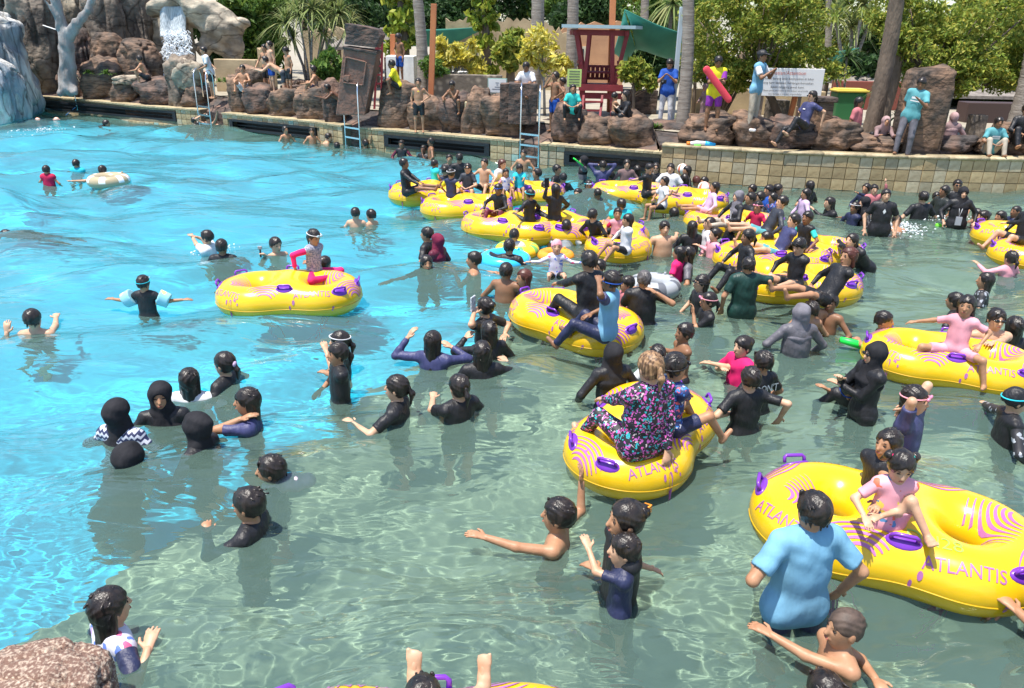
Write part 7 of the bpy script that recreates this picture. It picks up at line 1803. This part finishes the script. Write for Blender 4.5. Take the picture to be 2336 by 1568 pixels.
# central rings
w(1267, 432, 1.04, 118, 'woman with long wavy hair in black sitting and filming with a phone', top='LK', bot='PK', hair='l', skin='m', h=1.62, legs='ring', lh=P(1247, 420, .95), ra='grip')
w(1209, 443, .92, 130, 'boy in black rash guard with aqua goggles on the back of his head', top='LK', bot='PK', acc='1', skin='m', h=1.36, legs='ring', lh=P(1160, 502, .46), ra='grip')
w(1137, 431, .96, 245, 'boy in black rash guard with red side panel and blue goggles', top='LK', bot='PR', acc='3', skin='d', h=1.36, legs='ring', la='lap', ra='grip', hp=-12, lean=10)
w(922, 373, .98, 352, 'man in black wetsuit seated on the tip of the leftmost far ring', top='LK', bot='SK', skin='d', h=1.68, legs='ringout', lh=P(972, 424, .46), rh=P(968, 428, .45), lean=-4)
w(992, 374, .84, 30, 'child in cyan inflatable vest sitting on the far ring', top='VC', skin='d', h=1.1, legs='ring', bot='PN')
w(1029, 395, .92, 65, 'boy in navy and fluorescent yellow shirt seen from behind', top='TNY', bot='SN', acc='7', skin='m', h=1.34, legs='ring')
w(1067, 383, .98, 262, 'boy in dark grey T-shirt seated facing the camera on the central ring', top='TD', bot='SK', skin='l', h=1.38, legs='ring', la='lap', ra='lap', acc='5')
w(1105, 372, 1.04, 250, 'shirtless boy with blue goggles round his neck sitting on the central ring', bot='SK', skin='l', h=1.42, legs='ring', la='grip', ra='grip')
w(1048, 360, .60, 100, 'tall young man in black rash guard standing behind the central ring', top='TK', skin='m', h=1.68)
w(1025, 362, .32, 268, 'boy in wet black shirt facing the camera behind the far ring', top='TK', skin='m', h=1.45)
w(1015, 388, .34, 92, 'wet dark head between cyan vest and yellow-blue shirt', top='TK', skin='m', h=1.3)
w(1146, 374, .80, 325, 'woman with auburn hair and white top leaning over the ring', top='TW', hair='lr', skin='l', h=1.58, lean=20, lh=P(1180, 430, .45))
w(1154, 394, .84, 285, 'toddler in pink and blue rash guard on the ring beside the auburn-haired woman', top='TgP', hair='l', skin='m', h=.98, legs='ring')
w(1185, 384, .90, 262, 'girl in sky-blue T-shirt leaning her hands on the ring', top='TC', hair='l', skin='m', h=1.2, legs='ring', rh=P(1172, 432, .46), lh=P(1188, 430, .46), hp=-18)
# bottom rider
w(965, 1592, 1.0, 92, 'rider at the bottom edge of whom only dark hair and two bare feet show', hair='s', top='TN', bot='SK', skin='l', h=1.55, legs='ringout', lf=P(945, 1556, .55), rf=P(1104, 1566, .55))
# ================================================================ held things and bare feet
def phone(p, yaw, label, m=None, sz=(.08, .012, .15)):
    mb = MB(); mb.box((0, 0, 0), sz); o = mb.build('phone', [m or M_BLACK], None, loc=p, bevel=.006); o.rotation_euler.z = math.radians(yaw - 90); return tag(o, label, 'phone')
phone(P(1079, 692, .46), 160, 'white patterned phone pouch held up by the girl at centre left', mat('pouch_print', (.75, .76, .78), (.2, .25, .3), 40, .3), (.11, .02, .17))
phone(P(1247, 416, 1.0), 110, 'phone held up by the woman in black on the central ring', mat('phone_dark', (.02, .02, .025), rough=.15))
def camera_(p, yaw, label):
    t = thing('camera', label, 'camera', p, math.radians(yaw)); mb = MB(); mb.box((0, 0, 0), (.07, .14, .10)); mb.build('camera_body', [M_BLACK], t, bevel=.01)
    mb = MB(); mb.tube([(.03, 0, 0), (.15, 0, -.03)], [.038, .042], 10); mb.build('lens', [M_BLACK], t, True)
y1 = P(1517, 286, .95)[1]; camera_(PY(1480 + 34, 185, y1 - .32), 250, 'black camera in the hands of the photographer in blue')
p = PY(1760, 182, P(1700, 300, .8)[1] + .2); camera_(p, 330, 'black camera with long lens held by the photographer with cap')
t = thing('action_camera', 'small action camera on a grip in the hand of the young man at left', 'camera', P(594, 575, .14)); mb = MB(); mb.box((0, 0, .07), (.06, .03, .045)); mb.build('camera_body', [mat('cam_grey', (.3, .3, .3))], t, bevel=.005)
mb = MB(); mb.tube([(0, 0, .05), (0, 0, -.09)], .014, 8); mb.build('grip', [M_BLACK], t)
# rescue board
yb = wall_y(P(1637, 280, .9)[0]) + .26
pa, pb_ = PY(1612, 158, yb), PY(1662, 226, yb); b = (pa + pb_) / 2; mb = MB(); d = nrm(pb_ - pa); r_ = .085
V, F = polygonise([cap(pa - b, pb_ - b, r_, r_ * .95, flat=np.array([0, 1., 0]), q=.35)], .02); tag(link('rescue_board', mesh_np('rescue_board', V, F, [mat('board_red', (.72, .06, .09), rough=.4)]), None, b), 'red rescue board held across the lifeguard\'s chest', 'rescue board')
# pendant of the teenager and yellow of others
p = PY(954, 208, P(944, 299, .585)[1] - .17); mb = MB(); mb.ell((0, 0, 0), (.035, .012, .02), 8, 5); tag(mb.build('pendant', [mat('pendant_yellow', (.8, .6, .05))], None, True, p), 'yellow goggles-shaped pendant on the teenager\'s chest', 'pendant')
M_WPRINT = mat('white_print', (.75, .75, .75), rough=.7)
def print_on(p, off, z, front, txt=None, size=.1, bars=None, shape=None):
    T, tf, tl, t, k = p['T'], p['tf'], p['tl'], p['t'], p['k']; sg = 1 if front else -1; o = T(sg * off, 0, z) - p['org']; rt = tl * sg
    if txt:
        V, F = text_mesh(txt, size * k, 'CENTER', .8)
    elif bars:
        V = []; F = []
        for (x, y, w_, h_) in bars: i = len(V); V += [(x - w_, y - h_, 0), (x + w_, y - h_, 0), (x + w_, y + h_, 0), (x - w_, y + h_, 0)]; F.append((i, i + 1, i + 2, i + 3))
        V = np.array(V) * k
    else: V = np.array([(0, -.05, 0), (.03, 0, 0), (0, .05, 0), (-.03, 0, 0)]) * k; F = [(0, 1, 2, 3)]
    X = o + V[:, :1] * rt + V[:, 1:2] * t
    tag(link('shirt_print', mesh_np('shirt_print', X, F, [M_WPRINT], False), p['root']), kind='stuff')
print_on(DONT, .125, .38, False, "DON'T", .13)
print_on(CLIMB, .12, .40, False, bars=[(0, .03, .07, .012), (0, -.01, .10, .014), (0, -.05, .07, .006)])
print_on(TEAL, .125, .34, True, bars=[(0, .02, .08, .02), (0, -.04, .09, .012)])
print_on(TEAL2, .125, .36, True, bars=[(0, .0, .09, .02), (0, -.05, .09, .012)])
print_on(LOGO, .135, .36, True); print_on(NAVY, .125, .34, True, bars=[(0, 0, .04, .012)])
# green strap
mb = MB(); mb.tube([P(1308, 360, .66), P(1316, 366, .6), P(1330, 377, .48)], .016, 6); tag(mb.build('strap', [mat('neon_green', (.02, .8, .09))], None, True), 'bright green strap held by the woman in hijab at the wall', 'strap')
# soles of the rider at the bottom edge

p = P(665, 1104, -.02) - BALLOON['org']; V, F = polygonise([ell(p, (.14, .10, .075)), ell(p + np.array([.10, .03, 0]), (.09, .07, .055)), ell(p + np.array([-.12, -.04, -.02]), (.10, .09, .06))], .012, lambda D, X: D + .006 * np.sin(X[..., 0] * 60 + 20 * X[..., 1]) )
link('ballooned_shirt', mesh_np('ballooned_shirt', V, F, [mat('pale_pink_cloth', (.58, .45, .52), (.46, .36, .44), 6, .5, .6, 14, bdist=.02)]), BALLOON['root'])
